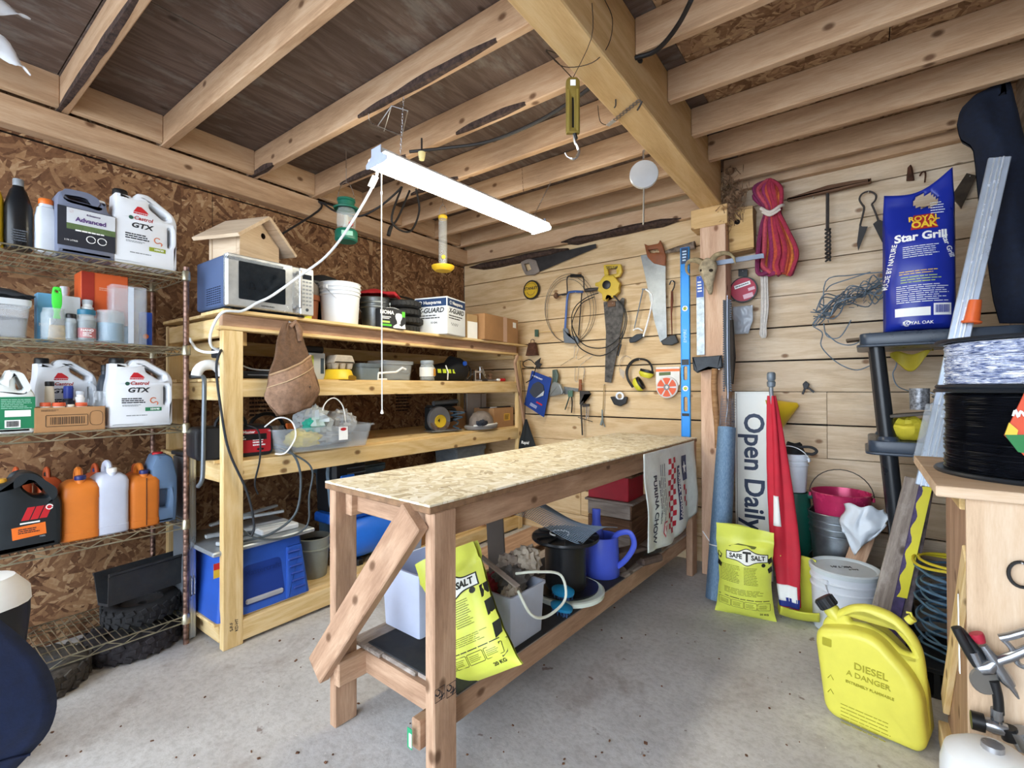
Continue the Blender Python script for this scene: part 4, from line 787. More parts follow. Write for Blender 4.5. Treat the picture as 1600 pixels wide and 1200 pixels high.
# bulb box
t = carton((V((-2.43, 1.985, ZT)), .185, .125), 'black light bulb carton with white bulb picture beside the white pail', pm('#2b2d31', .5), .06, flaps=False, rz=82); y = -.0306
txt('NOMA', .032, (-.045, y - .001, .098), t, PWHITE, bold=.03); build(B().lathe([(0, .0), (.02, .004), (.026, .02), (.022, .036), (.013, .052), (.012, .07), (0, .072)][::1], 20, sy=.03, M=Mx.Rotation(rad(180), 4, 'X')), 'bulb_picture', PWHITE, t, M=Mx.Translation((.04, y, .1)))
build(B().prism([(-.0, 0), (.09, 0), (.085, .03), (.06, .012), (.03, .03), (.0, .012)], .001), 'white_zigzag', PWHITE, t, sm=False, M=Mx.Translation((.0, y, .003)))
patch(t, 'green_tab', .075, .095, .022, .035, y, pm('#5ec83a', .5)); patch(t, 'green_band', -.05, .018, .075, .012, y, pm('#5ec83a', .5)); patch(t, 'pale_band', -.055, .038, .06, .012, y, pm('#b9d86a', .5)); lines(t, -.05, .065, .07, .02, 2, y, PWHITE); build(B().grid(lambda a, c: ((a - .5) * .13 + .02, (c - .5) * .05, .127 + .006 * math.sin(a * 5)), 8, 2), 'open_flap', PWHITE, t, sol=.0015)
# printed white box (two printed faces)
t = thing('printed_box', 'white carton with dark blue bands on two faces on the shelving top', 'box', (-2.50, 2.50, ZT), 14); s = .27
build(B().box((0, 0, .132), (s, s, .264), .003), 'box_body', pm('#dfe6ee', .55, 0, .03), t, sm=False); DB = pm('#1d3a66', .5)
for face in (0, 1):
    e = link('printed_face', None, t, Mx.Rotation(rad(90 * face), 4, 'Z')); y = -s / 2 - .0007
    patch(e, 'blue_band', 0, .226, s - .012, .055, y, DB); txt('Husqvarna', .034, (.015, y - .001, .225), e, PWHITE, bold=.012); build(B().tube(arc(-.085, .226, .012, 0, 330, 10, y), .002, 5), 'crown_mark', PWHITE, e)
    txt('X-GUARD', .048, (.0, y, .168), e, INK, bold=.03, shear=.25); lines(e, -.01, .125, .2, .035, 2, y, INK, seed=face, fill=.4)
    if face == 0: txt('15 GAL', .018, (.03, y, .082), e, INK, bold=.02)
    else: build(B().tube([(-.08 + .008 * k, y, .075 + .012 * math.sin(k * 2.1)) for k in range(14)], .0012, 4), 'pen_note', INK, e)
t = carton((V((-2.52, 2.765, ZT)), .12, .185), 'tan carton squeezed between the white printed box and the taped brown box', pm('#b09268', .8), .2, rz=90, flaps=True); patch(t, 'white_side', 0, .065, .115, .128, -.1008, PWHITE)
t = carton((V((-2.53, 3.10, ZT)), .50, .205), 'long brown cardboard box with tape at the right end of the shelving top', CARD, .27, rz=94); patch(t, 'packing_tape', .045, .103, .055, .206, -.1358, pm('#c9a690', .4)); patch(t, 'shipping_label', .19, .155, .05, .045, -.1358, PWHITE)
# ---- tool pouch hanging on the top rail
t = thing('tool_pouch', 'brown suede tool pouch hanging from the top rail of the wooden shelving', 'pouch', at(452, 505, x=-2.39), 90); SU = pm('#8a6a52', .95, 0, .2, 50, .3); PZ = .46
def pouch(a, c, front):
    wd = (.035 + .115 * min(1, c * 1.25) ** .8) * (1 if c < .8 else 1 - (c - .8) * 1.9); x = (a - .5) * 2 * wd + .02 * c + .012 * noise.noise(V((a * 3, c * 4, front)))
    bul = math.sin(a * math.pi) * (.018 + .05 * (c > .35) * math.sin((c - .35) / .65 * math.pi)) * front; return (x, -.012 - bul + .008 * noise.noise(V((a * 6, c * 6, 4 + front))), -.46 * c * (1 - .08 * (a - .5)))
build(B().grid(lambda a, c: pouch(a, c, .15), 16, 22), 'back_leather', pm('#6d5340', .95, 0, .2, 50, .3), t, sol=.004)
build(B().grid(lambda a, c: pouch(a, .47 + .22 * (1 - a) * 0 - .20 * (a - .5) + (c) * (.53 + .20 * (a - .5)), 1.1), 16, 14), 'front_pocket', pm('#957660', .95, 0, .2, 50, .3), t, sol=.004)
build(B().tube([V(pouch(k / 16, .47 - .20 * (k / 16 - .5), 1.1)) + V((0, -.003, 0)) for k in range(17)], .006, 8), 'pocket_hem', pm('#a98b6c', .9, 0, .1), t)
build(B().tube([V(pouch(k / 16, .60 - .20 * (k / 16 - .5), 1.15)) + V((0, -.003, 0)) for k in range(17)], .0025, 6), 'pocket_stitching', pm('#c0a684', .9), t)
build(B().tube([(0, -.012, -.02), (.02, -.02, .006), (.045, -.016, -.03), (.05, -.012, -.09)], [.012, .016, .018, .012], 10), 'belt_loop', SU, t); build(B().lathe([(0, 0), (.004, 0), (.003, .003), (0, .003)], 10, M=Mx.Rotation(rad(90), 4, 'X')), 'rivet', STEEL, t, M=Mx.Translation((.07, -.075, -.33)))
build(B().tube([(0, -.002, .012), (0, .004, .0)], .004, 6).tube([(0, .02, -.0), (0, -.012, .004)], .003, 6), 'hanging_nail', STEEL, t)
# ---- second shelf
t = thing('laptop_case', 'flat black case lying on the second shelf behind the tool pouch', 'case', (-2.66, 1.30, Z2)); build(B().box((0, 0, .02), (.26, .36, .04), .008), 'case_body', pm('#22262c', .5), t, sm=False); build(B().box((.131, 0, .02), (.004, .3, .006)), 'zip', GREYP, t, sm=False)
t = thing('cable_coil', 'grey cable loop lying on the flat black case', 'cable', (-2.60, 1.30, Z2 + .045)); build(B().tube(spline([(-2.56, 1.12, Z2 + .075), (-2.54, 1.18, Z2 + .05), (-2.55, 1.30, Z2 + .047), (-2.6, 1.40, Z2 + .06), (-2.64, 1.44, Z2 + .047)], 6), .004, 6), 'wire', pm('#aeb4ba', .5), t, world=True)
t = carton((V((-2.62, 1.555, Z2)), .10, .155), 'grey and yellow carton on the second shelf behind the pouch tip', pm('#b9bfc2', .5), .12); patch(t, 'green_stripe', -.035, .08, .02, .12, -.061, pm('#a9b84a', .5)); patch(t, 'dark_window', .03, .08, .02, .09, -.061, pm('#3a4a58', .4)); 
t = thing('charger_brick', 'black power brick on top of the grey and yellow carton', 'adapter', (-2.62, 1.55, Z2 + .157)); build(B().box((0, 0, .02), (.07, .13, .04), .008), 'brick', BLACK, t, sm=False)
p, w, h = onL(499, 578, 535, 596, Z2, -2.50, .14); t = thing('pet_bowl', 'yellow pet bowl turned upside down under an egg carton', 'bowl', (-2.56, 1.69, Z2), 90)
build(B().lathe([(.092, 0), (.095, .004), (.078, .055), (.07, .062), (0, .062)], 28), 'bowl_body', pm('#e8c530', .4), t); build(B().prism(rp([(-.03, 0), (.03, 0), (.024, .026), (-.024, .026)], .012), .02), 'cutout', pm('#8a6a1c', .6), t, M=Mx.Translation((.035, -.083, 0)) @ Mx.Rotation(rad(14), 4, 'X'))
t = thing('egg_carton', 'grey pulp egg carton sitting on the yellow upturned bowl', 'carton', (-2.56, 1.70, Z2 + .063), 90); PU = pm('#b3aa9c', .95, 0, .1, 40, .3)
build(B().prism(rp([(-.075, .035), (.075, .035), (.07, .05), (.055, .085), (-.055, .085), (-.07, .05)], .008), .11, bev=.008), 'lid', PU, t)
for i in range(3):
    for j in (-1, 1): build(B().lathe([(0, 0), (.016, .002), (.023, .03), (.024, .036)], 12, (-.048 + .048 * i, j * .028, 0)), 'cup', PU, t)
tub((V((-2.58, 1.895, Z2)), .16, .105), 'grey blue plastic box beside the yellow upturned bowl', pm('#6e7a80', .45), pm('#626d74', .45), .14, name='plastic_box')
tub((V((-2.66, 2.17, Z2)), .26, .135), 'translucent tub on the second shelf right of the grey box', clear('#c3ccd2', .55), clear('#d5dde2', .7), .2, (pm('#6d7072', .8, 0, .4, 20), .5))
t = thing('bracket_tube', 'white bent tube bracket lying in front of the translucent tub', 'tube', (-2.52, 2.10, Z2 + .02)); build(B().tube([(-2.51, 1.95, Z2 + .045), (-2.505, 2.09, Z2 + .055), (-2.5, 2.14, Z2 + .085), (-2.50, 2.17, Z2 + .075)], .007, 8).tube([(-2.51, 1.95, Z2 + .045), (-2.515, 1.95, Z2 + .006), (-2.515, 2.02, Z2 + .006)], .006, 8), 'tube_body', PWHITE, t, world=True)
t = jar((V((-2.52, 2.385, Z2)), .105, .145), 'plastic jar with grey lid and orange white label on the second shelf', pm('#5a4a3a', .8, 0, .3, 60), pm('#9aa2a8', .4), .75); build(B().lathe([(.054, .03), (.0548, .03), (.0548, .095), (.054, .095)], 24), 'paper_label', pm('#e5e2da', .6), t); patch(t, 'orange_field', .022, .06, .03, .05, -.054, pm('#d89a3a', .6), rot=(0, 0, 18))
t = thing('tool_bag', 'black soft bag with yellow reflective strip on the second shelf', 'bag', (-2.62, 2.68, Z2), 90)
build(B().loft([[(x, math.cos(a) * r_ * .8 + .02 * noise.noise(V((x * 9, a, 1))), max(.001, z + math.sin(a) * r_)) for a in [2 * math.pi * k / 16 for k in range(16)]] for x, r_, z in ((-.24, .02, .05), (-.22, .055, .058), (-.1, .065, .066), (0, .075, .075), (.05, .10, .10), (.14, .095, .095), (.20, .07, .07), (.22, .02, .06))]), 'bag_body', pm('#17191d', .75, 0, .2, 20, .2), t)
for i in range(4): patch(t, 'reflective_strip', -.13 + .05 * i, .075, .036, .03, -.058 - .004 * i, pm('#cfe23a', .4), rot=(-10, 0, 0))
build(B().tube([(-.06, -.055, .12), (-.055, -.075, .07), (-.05, -.065, .01)], .005, 8), 'white_cord', PWHITE, t); build(B().lathe([(0, 0), (.02, 0), (.018, .012), (0, .014)], 14, M=Mx.Rotation(rad(90), 4, 'X')), 'blue_knob', BLUE, t, M=Mx.Translation((.12, -.085, .14)))
t = thing('hand_plane', 'rusty hand plane with steel lever among tools on the second shelf', 'plane', (-2.55, 3.05, Z2), 80)
build(B().box((0, 0, .01), (.20, .05, .018), .003), 'sole', IRON, t, sm=False); build(B().prism(rp([(-.10, .02), (-.05, .02), (-.06, .09), (-.09, .10)], .01), .022, bev=.005), 'rear_handle', DARKW, t); build(B().tube([(.03, 0, .018), (-.03, 0, .10), (-.01, 0, .105), (.02, 0, .05)], .007, 8), 'lever', STEEL, t); build(B().lathe([(0, 0), (.02, 0), (.012, .02), (.022, .04), (0, .055)], 14, (.075, 0, .018)), 'front_knob', DARKW, t)
t = thing('pipe_clamp', 'round black pipe clamp leaning among tools on the second shelf', 'clamp', (-2.60, 2.89, Z2), 90); build(B().tube(arc(0, .07, .06, 0, 359, 20), .009, 8), 'ring', IRON, t); build(B().tube([(.0, -.01, .02), (.09, -.02, .075)], .006, 8), 'bolt', STEEL, t); build(B().lathe([(0, -.01), (.018, -.01), (.018, .01), (0, .01)], 6, M=Mx.Rotation(rad(70), 4, 'Y')), 'nut', STEEL, t, M=Mx.Translation((.09, -.02, .075)))
t = thing('bench_clamp', 'small steel screw clamp with cross handle on the second shelf', 'clamp', (-2.53, 2.95, Z2), 90); build(B().prism([(-.04, 0), (.05, 0), (.05, .012), (-.025, .012), (-.025, .07), (.045, .07), (.045, .085), (-.04, .085)], .016), 'frame', STEEL, t, sm=False); build(B().tube([(.035, 0, .02), (.035, 0, .12)], .005, 8).tube([(.015, 0, .115), (.06, 0, .118)], .003, 6), 'screw', STEEL, t)
t = thing('chisel', 'chisel with red and white handle at the right edge of the second shelf', 'chisel', (-2.50, 3.22, Z2 + .008)); build(B().tube([(-2.51, 3.06, Z2 + .008), (-2.50, 3.17, Z2 + .010)], .005, 6), 'blade', STEEL, t, world=True); build(B().tube([(-2.50, 3.17, Z2 + .012), (-2.496, 3.20, Z2 + .014)], .011, 10), 'ferrule', PWHITE, t, world=True); build(B().tube([(-2.496, 3.20, Z2 + .014), (-2.49, 3.26, Z2 + .014)], [.012, .014], 10), 'handle', RED, t, world=True)
# ---- third shelf
p, w, h = onL(385, 675, 437, 716, Z3, -2.46, .2); t = thing('battery_charger', 'black battery charger with red printed face on the third shelf beside the front leg', 'charger', (-2.565, 1.085, Z3), 82)
build(B().prism(rrect(-.175, 0, .175, .155, .035, 5), .17, M=None, bev=.012), 'case_body', pm('#1b1c1f', .45), t); patch(t, 'red_panel', .055, .078, .21, .115, -.0856, pm('#b3212a', .45), .012); patch(t, 'black_field', .045, .098, .19, .03, -.0865, BLACK); txt('MotoMaster', .02, (.035, -.0866, .123), t, PWHITE, bold=.02); lines(t, .01, .095, .1, .022, 2, -.0874, PWHITE, seed=2); lines(t, -.015, .055, .06, .04, 4, -.0866, pm('#e8b0b0', .5), seed=3); lines(t, .105, .07, .06, .04, 3, -.0866, PWHITE, seed=5)
for i in (0, 1): build(B().lathe([(0, 0), (.006, 0), (.005, .005), (0, .005)], 10, M=Mx.Rotation(rad(90), 4, 'X')), 'switch', BLACK, t, M=Mx.Translation((.10 + .02 * i, -.086, .035)))
build(B().tube(arc(0, .15, .07, 0, 180, 10), .008, 8), 'carry_handle', BLACK, t)
p = V((-2.53, 1.525, Z3)); t = thing('clear_bin', 'long clear plastic bin full of bags and cords on the third shelf', 'bin', p, 86); CB = clear('#cfd8de', .38, .15)
b = B(); o = lambda a, c, z: [(x, y, z) for x, y in rrect(-a, -c, a, c, .03, 3)]
b.loft([o(.26, .125, 0), o(.285, .145, .12), o(.30, .155, .122), o(.30, .155, .13), o(.281, .141, .128), o(.256, .121, .004)]); build(b, 'bin_wall', CB, t)
patch(t, 'bin_label', .09, .085, .055, .075, -.1445, PWHITE); build(B().lathe([(0, 0), (.018, 0), (.018, .001)], 14, M=Mx.Rotation(rad(90), 4, 'X') @ Mx.Diagonal((1, .5, 1, 1))), 'red_oval', RED, t, M=Mx.Translation((.09, -.1455, .108)))
def crumple(name, label, cat, loc, sx, sy, sz, m, seed, grp=None, fr=3.0, kind=None):
    t = thing(name, label, cat, loc, 0, grp)
    vs = []
    def f(a, c):
        th, ph = a * 2 * math.pi, (c - .5) * math.pi; d = V((math.cos(ph) * math.cos(th), math.cos(ph) * math.sin(th), math.sin(ph))); k = 1 + .35 * noise.noise(d * fr + V((seed, 0, 0))) + .15 * noise.noise(d * fr * 2.7 + V((0, seed, 0)))
        return (d.x * sx * k, d.y * sy * k, max(-sz * .85, d.z * sz * k))
    build(B().grid(f, 28, 16, True), 'folds', m, t, ang=25); return t
crumple('plastic_bag', 'white and teal plastic bag bulging from the clear bin', 'bag', (-2.52, 1.50, Z3 + .155), .11, .09, .085, clear('#dfe8ec', .8), 3); crumple('cloth_bundle', 'teal packet leaning in the clear bin', 'packet', (-2.455, 1.47, Z3 + .135), .03, .06, .045, pm('#1f9a86', .6), 9)
crumple('plastic_bag', 'clear crumpled plastic bag at the right of the clear bin', 'bag', (-2.53, 1.68, Z3 + .14), .11, .09, .07, clear('#e6ecf0', .5), 14); crumple('yellow_bundle', 'yellow cloth bundle seen through the wall of the clear bin', 'cloth', (-2.48, 1.42, Z3 + .065), .07, .09, .05, pm('#d8c23a', .8), 21)
crumple('grey_bundle', 'mixed grey cords and packets filling the clear bin', 'bundle', (-2.53, 1.60, Z3 + .06), .10, .15, .055, pm('#8d9196', .7, 0, .5, 30), 26)
t = thing('headphones', 'black headset with orange patch behind the clear bin', 'headset', (-2.70, 1.33, Z3), 90); build(B().tube(arc(0, .10, .10, 15, 165, 14), .010, 8), 'headband', BLACK, t)
for s in (-1, 1): build(B().lathe([(0, -.02), (.045, -.018), (.045, .018), (0, .02)], 18, M=Mx.Rotation(rad(90), 4, 'Y')), 'ear_cup', BLACK, t, M=Mx.Translation((s * .105, 0, .0465 + .04)))
build(B().box((.12, -.03, .12), (.05, .02, .04), .004), 'orange_patch', ORANGE, t, sm=False)
t = thing('white_cable', 'white cord looping up out of the clear bin', 'cord', (-2.45, 1.5, Z3 + .1)); build(B().tube(spline([(-2.44, 1.50, Z3 + .12), (-2.44, 1.52, Z3 + .24), (-2.44, 1.58, Z3 + .285), (-2.44, 1.64, Z3 + .24), (-2.45, 1.67, Z3 + .13)], 6), .0035, 6), 'wire', PWHITE, t, world=True)
t = thing('white_cable', 'white cord looping over the left end of the clear bin to the charger', 'cord', (-2.42, 1.27, Z3)); build(B().tube(spline([(-2.47, 1.20, Z3 + .14), (-2.42, 1.25, Z3 + .19), (-2.40, 1.31, Z3 + .17), (-2.395, 1.33, Z3 + .09), (-2.40, 1.28, Z3 + .01), (-2.43, 1.24, Z3 + .005)], 6), .004, 6), 'wire', PWHITE, t, world=True)
# circular saw
t = thing('circular_saw', 'grey circular saw with yellow lettered guard on the third shelf', 'saw', (-2.62, 2.60, Z3), 78); GS = pm('#8b8f94', .35, .5, .1)
build(B().prism(circ(0, .10, .098, 28), .035, bev=.008), 'upper_guard', GS, t); build(B().prism(circ(0, .085, .05, 20), .02, bev=.004), 'yellow_hub', pm('#cfae2a', .5), t, M=Mx.Translation((0, -.02, 0))); build(B().prism([(p_[0], p_[2]) for p_ in arc(0, .09, .09, 190, 350, 14)] + [(p_[0], p_[2]) for p_ in arc(0, .09, .02, 350, 190, 8)], .02), 'lower_guard', STEEL, t, M=Mx.Translation((0, -.012, 0)))
build(B().box((.04, -.01, .012), (.28, .12, .005), .001), 'base_plate', GS, t, sm=False); build(B().lathe([(0, -.09), (.045, -.088), (.05, -.02), (.05, .01), (0, .01)], 16, M=Mx.Rotation(rad(90), 4, 'X')), 'motor', pm('#34465a', .5), t, M=Mx.Translation((.05, .02, .11))); build(B().tube(spline([(.10, .04, .08), (.17, .03, .10), (.15, .02, .17), (.05, .02, .18)], 5), .016, 10), 'handle', BLACK, t); txt('4', .04, (-.02, -.033, .09), t, BLACK, bold=.02)
t = thing('hose_bundle', 'tangle of dark cord beside the circular saw', 'cord', (-2.58, 2.76, Z3)); build(B().tube(spline([V((-2.57 + .05 * math.sin(k * 1.9), 2.745 + .045 * math.cos(k * 2.3), Z3 + .012 + .012 * k)) for k in range(13)], 4), .006, 6), 'cord_body', pm('#3c5060', .6), t, world=True)
t = thing('face_shield', 'dusty grey helmet with clear visor resting on the third shelf', 'helmet', (-2.52, 2.985, Z3), 90)
build(B().lathe([(.11, .03), (.112, .045), (.105, .09), (.075, .13), (.03, .148), (0, .15)], 28, sy=.85), 'dome', pm('#7f746c', .7, 0, .25, 20), t); build(B().lathe([(0, .004), (.16, .006), (.175, .028), (.165, .036), (.11, .034), (0, .03)], 32, sy=.62), 'brim', pm('#8f8f90', .55, 0, .2), t); build(B().tube([(-.15, -.05, .038), (-.05, -.10, .04), (.1, -.085, .042), (.16, -.03, .04)], .008, 8), 'white_rim', PWHITE, t); crumple('cloth_rag', 'dark blue fuzzy cloth lying on the helmet brim', 'cloth', (-2.44, 2.90, Z3 + .058), .03, .06, .025, pm('#2e3440', .95), 31)
t = thing('cardboard_tube_box', 'rounded brown cardboard piece behind the dusty helmet', 'box', (-2.68, 2.84, Z3), 90); build(B().prism(rp([(-.12, 0), (.12, 0), (.12, .13), (.06, .19), (-.05, .19), (-.12, .10)], .04), .02), 'card_panel', CARD, t, sm=False)
t = carton((V((-2.60, 3.25, Z3)), .28, .165), 'brown cardboard box with yellow label at the right end of the third shelf', CARD, .22); patch(t, 'yellow_label', .045, .085, .085, .06, -.1108, pm('#d8a93a', .6)); lines(t, .045, .085, .07, .045, 4, -.1118, INK, seed=12); 
t = thing('flat_iron_bar', 'black flat bar lying on the cardboard box', 'bar', (-2.55, 3.2, Z3 + .167)); build(B().box((-2.54, 3.20, Z3 + .172), (.03, .40, .01), .002), 'bar_body', BLACK, t, sm=False, world=True); build(B().box((-2.523, 3.15, Z3 + .172), (.004, .09, .008), .001), 'white_print', pm('#b9bcc0', .5), t, sm=False, world=True)
t = thing('grey_carton', 'pale grey carton standing at the back of the third shelf', 'panel', (-2.80, 3.25, Z3)); plank('panel_body', (-2.80, 3.12, Z3 + .15), (-2.80, 3.38, Z3 + .15), .02, .27, pm('#b7aea4', .7), t); plank('panel_edge', (-2.788, 3.30, Z3 + .15), (-2.788, 3.304, Z3 + .15), .006, .27, pm('#6f665e', .7), t)
t = thing('drill_case', 'dark grey drill lying behind the dusty helmet', 'drill', (-2.80, 2.85, Z3)); build(B().box((-2.80, 2.80, Z3 + .10), (.10, .30, .20), .02), 'case_body', pm('#2a2f33', .5), t, sm=False, world=True); build(B().tube([(-2.76, 2.68, Z3 + .215), (-2.76, 2.95, Z3 + .225)], .02, 10), 'barrel', pm('#7a858e', .4, .5), t, world=True)
# ---- bottom shelf
t = thing('table_saw', 'blue portable table saw with grey top on the bottom shelf of the wooden shelving', 'saw', (-2.70, 1.22, Z0), 90); TB = pm('#2f5cbc', .42, 0, .08)
b = B(); o = lambda a, c, z, y=0: [(x, yy + y, z) for x, yy in rrect(-a, -c, a, c, .02, 3)]
b.loft([o(.235, .23, 0), o(.20, .20, .30), o(.195, .195, .315)]); base = build(b, 'body', TB, t); a_ = math.atan2(.03, .30)
build(B().prism(rp([(-.13, .03), (.10, .03), (.085, .235), (-.115, .235)], .03), .012, bev=.004), 'front_recess', pm('#17398c', .5), t, M=Mx.Translation((0, -.224, 0)) @ Mx.Rotation(-a_, 4, 'X'))
for dx, w_ in ((-.165, .05), (.155, .085)): build(B().prism(rp([(dx - w_ / 2 - .015, .0), (dx + w_ / 2 + .02, 0), (dx + w_ / 2, .27), (dx - w_ / 2, .27)], .012), .03, bev=.01), 'foot_rib', TB, t, M=Mx.Translation((0, -.226, 0)) @ Mx.Rotation(-a_, 4, 'X'))
for k in range(6): build(B().box((.165 - .004 * k, -.243 + .004 * k, .05 + .038 * k), (.07, .012, .012), .004), 'grip_ridge', pm('#173f9c', .5), t, sm=False)
txt('Mastercraft', .038, (-.02, -.222, .195), t, pm('#0f2f7c', .5), bold=.02, rot=(84, 0, 0)); build(B().box((-.01, -.225, .055), (.19, .02, .025), .006), 'dusty_ledge', pm('#a8aab0', .8), t, sm=False)
build(B().box((0, -.005, .333), (.52, .47, .022), .006), 'table_top', pm('#a9b0b6', .35, .4, .15), t, sm=False); patch(t, 'warning_sticker', -.225, .25, .04, .07, -.212, pm('#d8b83a', .5)); patch(t, 'red_sticker', -.225, .27, .04, .03, -.2135, RED)
t = thing('fence_rails', 'bundle of grey metal rails and offcuts lying on the blue table saw', 'rails', (-2.70, 1.22, Z0 + .345), 90)
for i, (a, c, q) in enumerate((((-.2, -.15, .012), (.12, .02, .012), .02), ((-.22, -.05, .035), (.16, -.12, .03), .018), ((-.1, .12, .05), (.2, -.02, .07), .015), ((-.16, .05, .06), (.22, .10, .08), .015))): plank('rail', a, c, q * 1.6, q, pm('#b5bcc0', .4, .4, .15), t, world=False)
build(B().box((.10, -.10, .016), (.20, .16, .03), .006), 'white_tray', pm('#d5d8da', .5), t, sm=False)
pail((-2.66, 1.585, Z0), .19, .235, 'small grey plastic bucket between the table saw and the blue compressor', pm('#8b9088', .6, 0, .12), ribs=1, rz=80, taper=.8, ha=-60, hm=pm('#7d8286', .5), inside=(pm('#2a2c2e', .8, 0, .4), .85)); 
# compressor
t = thing('air_compressor', 'bright blue air compressor with round tank on the bottom shelf', 'compressor', (-2.66, 1.97, Z0), 90); CBU = pm('#2a70d8', .35, 0, .05)
build(B().lathe([(0, -.27), (.06, -.265), (.105, -.245), (.13, -.21), (.138, -.17), (.138, .12), (.12, .18), (0, .2)], 32, M=Mx.Rotation(rad(90), 4, 'Y') ), 'tank', CBU, t, M=Mx.Translation((-.02, 0, .165)) @ Mx.Rotation(rad(180), 4, 'Z'))
b = B(); b.box((-.17, .03, .50), (.24, .20, .32), .02); build(b, 'motor_shroud', pm('#15181d', .5), t, sm=False)
build(B().box((-.20, -.078, .50), (.10, .012, .16), .006), 'blue_cover', CBU, t, sm=False); b = B()
for k in range(8): b.box((-.13, -.076, .38 + .034 * k), (.14, .006, .006))
build(b, 'cooling_fins', pm('#4a4f55', .5), t, sm=False); build(B().box((-.15, .0, .325), (.36, .17, .06), .01), 'saddle', pm('#174fa8', .4), t, sm=False)
build(B().tube(spline([(.04, -.04, .31), (.16, -.05, .325), (.22, -.05, .36), (.255, -.05, .50)], 5), .018, 10, flat=.6), 'handle', CBU, t); build(B().tube([(-.27, -.02, .30), (-.30, -.02, .60), (-.29, -.02, .66)], .012, 8), 'hose', pm('#6a7f92', .5), t)
for s in (-1, 1): build(B().box((.12 * s, 0, .015), (.05, .20, .05), .01), 'rubber_foot', BLACK, t, sm=False)
build(B().lathe([(0, 0), (.028, 0), (.028, .015), (0, .02)], 16, M=Mx.Rotation(rad(90), 4, 'X')), 'gauge', STEEL, t, M=Mx.Translation((.03, -.08, .40)))
for i, (y, z0, s, l) in enumerate(((2.36, 0, (.28, .24, .32), 'brown cardboard box right of the blue compressor'), (2.72, 0, (.26, .30, .22), 'wide brown cardboard box deep on the bottom shelf'))): carton((V((-2.66, y, Z0)), s[1], s[2]), l, CARD, s[0])
t = thing('pipe_reel', 'grey steel bar and hose resting on the cardboard box beside the compressor', 'pipe', (-2.6, 2.3, Z0 + .33)); build(B().tube([(-2.52, 2.10, Z0 + .335), (-2.56, 2.50, Z0 + .345)], .022, 10), 'pipe_body', pm('#4f555a', .5, .4), t, world=True); build(B().lathe([(0, -.03), (.045, -.03), (.045, .03), (0, .03)], 16, (-2.53, 2.14, Z0 + .345), Mx.Rotation(rad(90), 4, 'X')), 'coupling', STEEL, t, world=True)
t = thing('grey_offcut', 'grey flat board leaning against the shelf edge beside the compressor', 'board', (-2.44, 2.18, .02)); plank('board_body', (-2.44, 2.18, .13), (-2.40, 2.16, .36), .10, .012, pm('#8d8f98', .6), t)
for u0, u1, v0, v1, col, l in ((530, 565, 735, 780, '#4a6478', 'grey blue plastic bin under the third shelf'), (722, 810, 695, 740, '#8a97a0', 'clear grey bag on the bottom shelf seen above the bench top')):
    p = at((u0 + u1) / 2, (v0 + v1) / 2, x=-2.95); t = thing('storage_bin', l, 'bin', (p.x, min(p.y, 3.2), Z0)); b = B(); hh = at((u0 + u1) / 2, v0, x=-2.8).z - Z0
    b.loft([[(x * s, y * s, z) for x, y in rrect(-.14, -.20, .14, .20, .03, 3)] for z, s in ((0, .85), (hh * .94, .98), (hh * .95, 1.04), (hh, 1.04))]); build(b, 'bin_body', pm(col, .5, 0, .2), t, sm=False); build(B().box((0, 0, hh + .008), (.28, .40, .014), .004), 'bin_lid', pm(col, .4), t, sm=False)
t = thing('paint_can', 'white and red tin can lying at the right end of the bottom shelf', 'can', (-2.50, 2.98, Z0 + .05)); build(B().lathe([(0, -.07), (.05, -.07), (.05, .07), (0, .07)], 20, M=Mx.Rotation(rad(75), 4, 'Y')), 'can_body', PWHITE, t); build(B().lathe([(.051, -.03), (.051, .03)], 20, M=Mx.Rotation(rad(75), 4, 'Y')), 'red_band', RED, t)
t = thing('long_plank', 'thin grey plank lying on the right end of the bottom shelf', 'plank', (-2.5, 3.2, Z0)); plank('board_body', (-2.54, 3.05, Z0 + .012), (-2.50, 3.38, Z0 + .012), .08, .02, GREYW, t)
# ---- cords at the front leg
t = thing('power_bar', 'grey power bar with white plugs on the side rail behind the front leg', 'power strip', (-2.6, 1.0, 1.45)); build(B().box((-2.58, 1.064, 1.43), (.26, .03, .05), .006), 'bar_body', pm('#33383f', .5), t, sm=False, world=True); build(B().box((-2.53, 1.045, 1.435), (.09, .03, .035), .008), 'plug', PWHITE, t, sm=False, world=True)
t = thing('extension_cord', 'white extension cord drooping from the wire rack to the power bar', 'cord', (-2.6, .97, 1.4)); build(B().tube(spline([(-2.74, .965, 1.50), (-2.66, .965, 1.445), (-2.58, .985, 1.425), (-2.53, 1.03, 1.432)], 6), .007, 8), 'wire', PWHITE, t, world=True)
t = thing('power_cable', 'black cord hanging in a long curve from the power bar past the front leg', 'cord', (-2.43, 1.0, 1.1)); build(B().tube(spline([(-2.52, 1.035, 1.44), (-2.44, .985, 1.42), (-2.432, .965, 1.34), (-2.432, .985, 1.15), (-2.432, 1.02, .95), (-2.425, 1.10, .74), (-2.42, 1.13, .58), (-2.425, 1.12, .52)], 6), .006, 8), 'wire', pm('#262a30', .5), t, world=True)
t = thing('charger_cable', 'grey cable pair falling from the battery charger onto the table saw', 'cord', (-2.42, 1.3, .7)); b = B()
b.tube(spline([(-2.47, 1.255, .955), (-2.42, 1.30, .93), (-2.405, 1.345, .86), (-2.415, 1.37, .74), (-2.42, 1.34, .58), (-2.45, 1.22, .50), (-2.50, 1.08, .485)], 6), .006, 8); b.tube(spline([(-2.47, 1.25, .94), (-2.41, 1.36, .88), (-2.405, 1.43, .80), (-2.42, 1.42, .66), (-2.44, 1.42, .50), (-2.45, 1.30, .46), (-2.46, 1.15, .50), (-2.50, 1.08, .58)], 6), .005, 8)
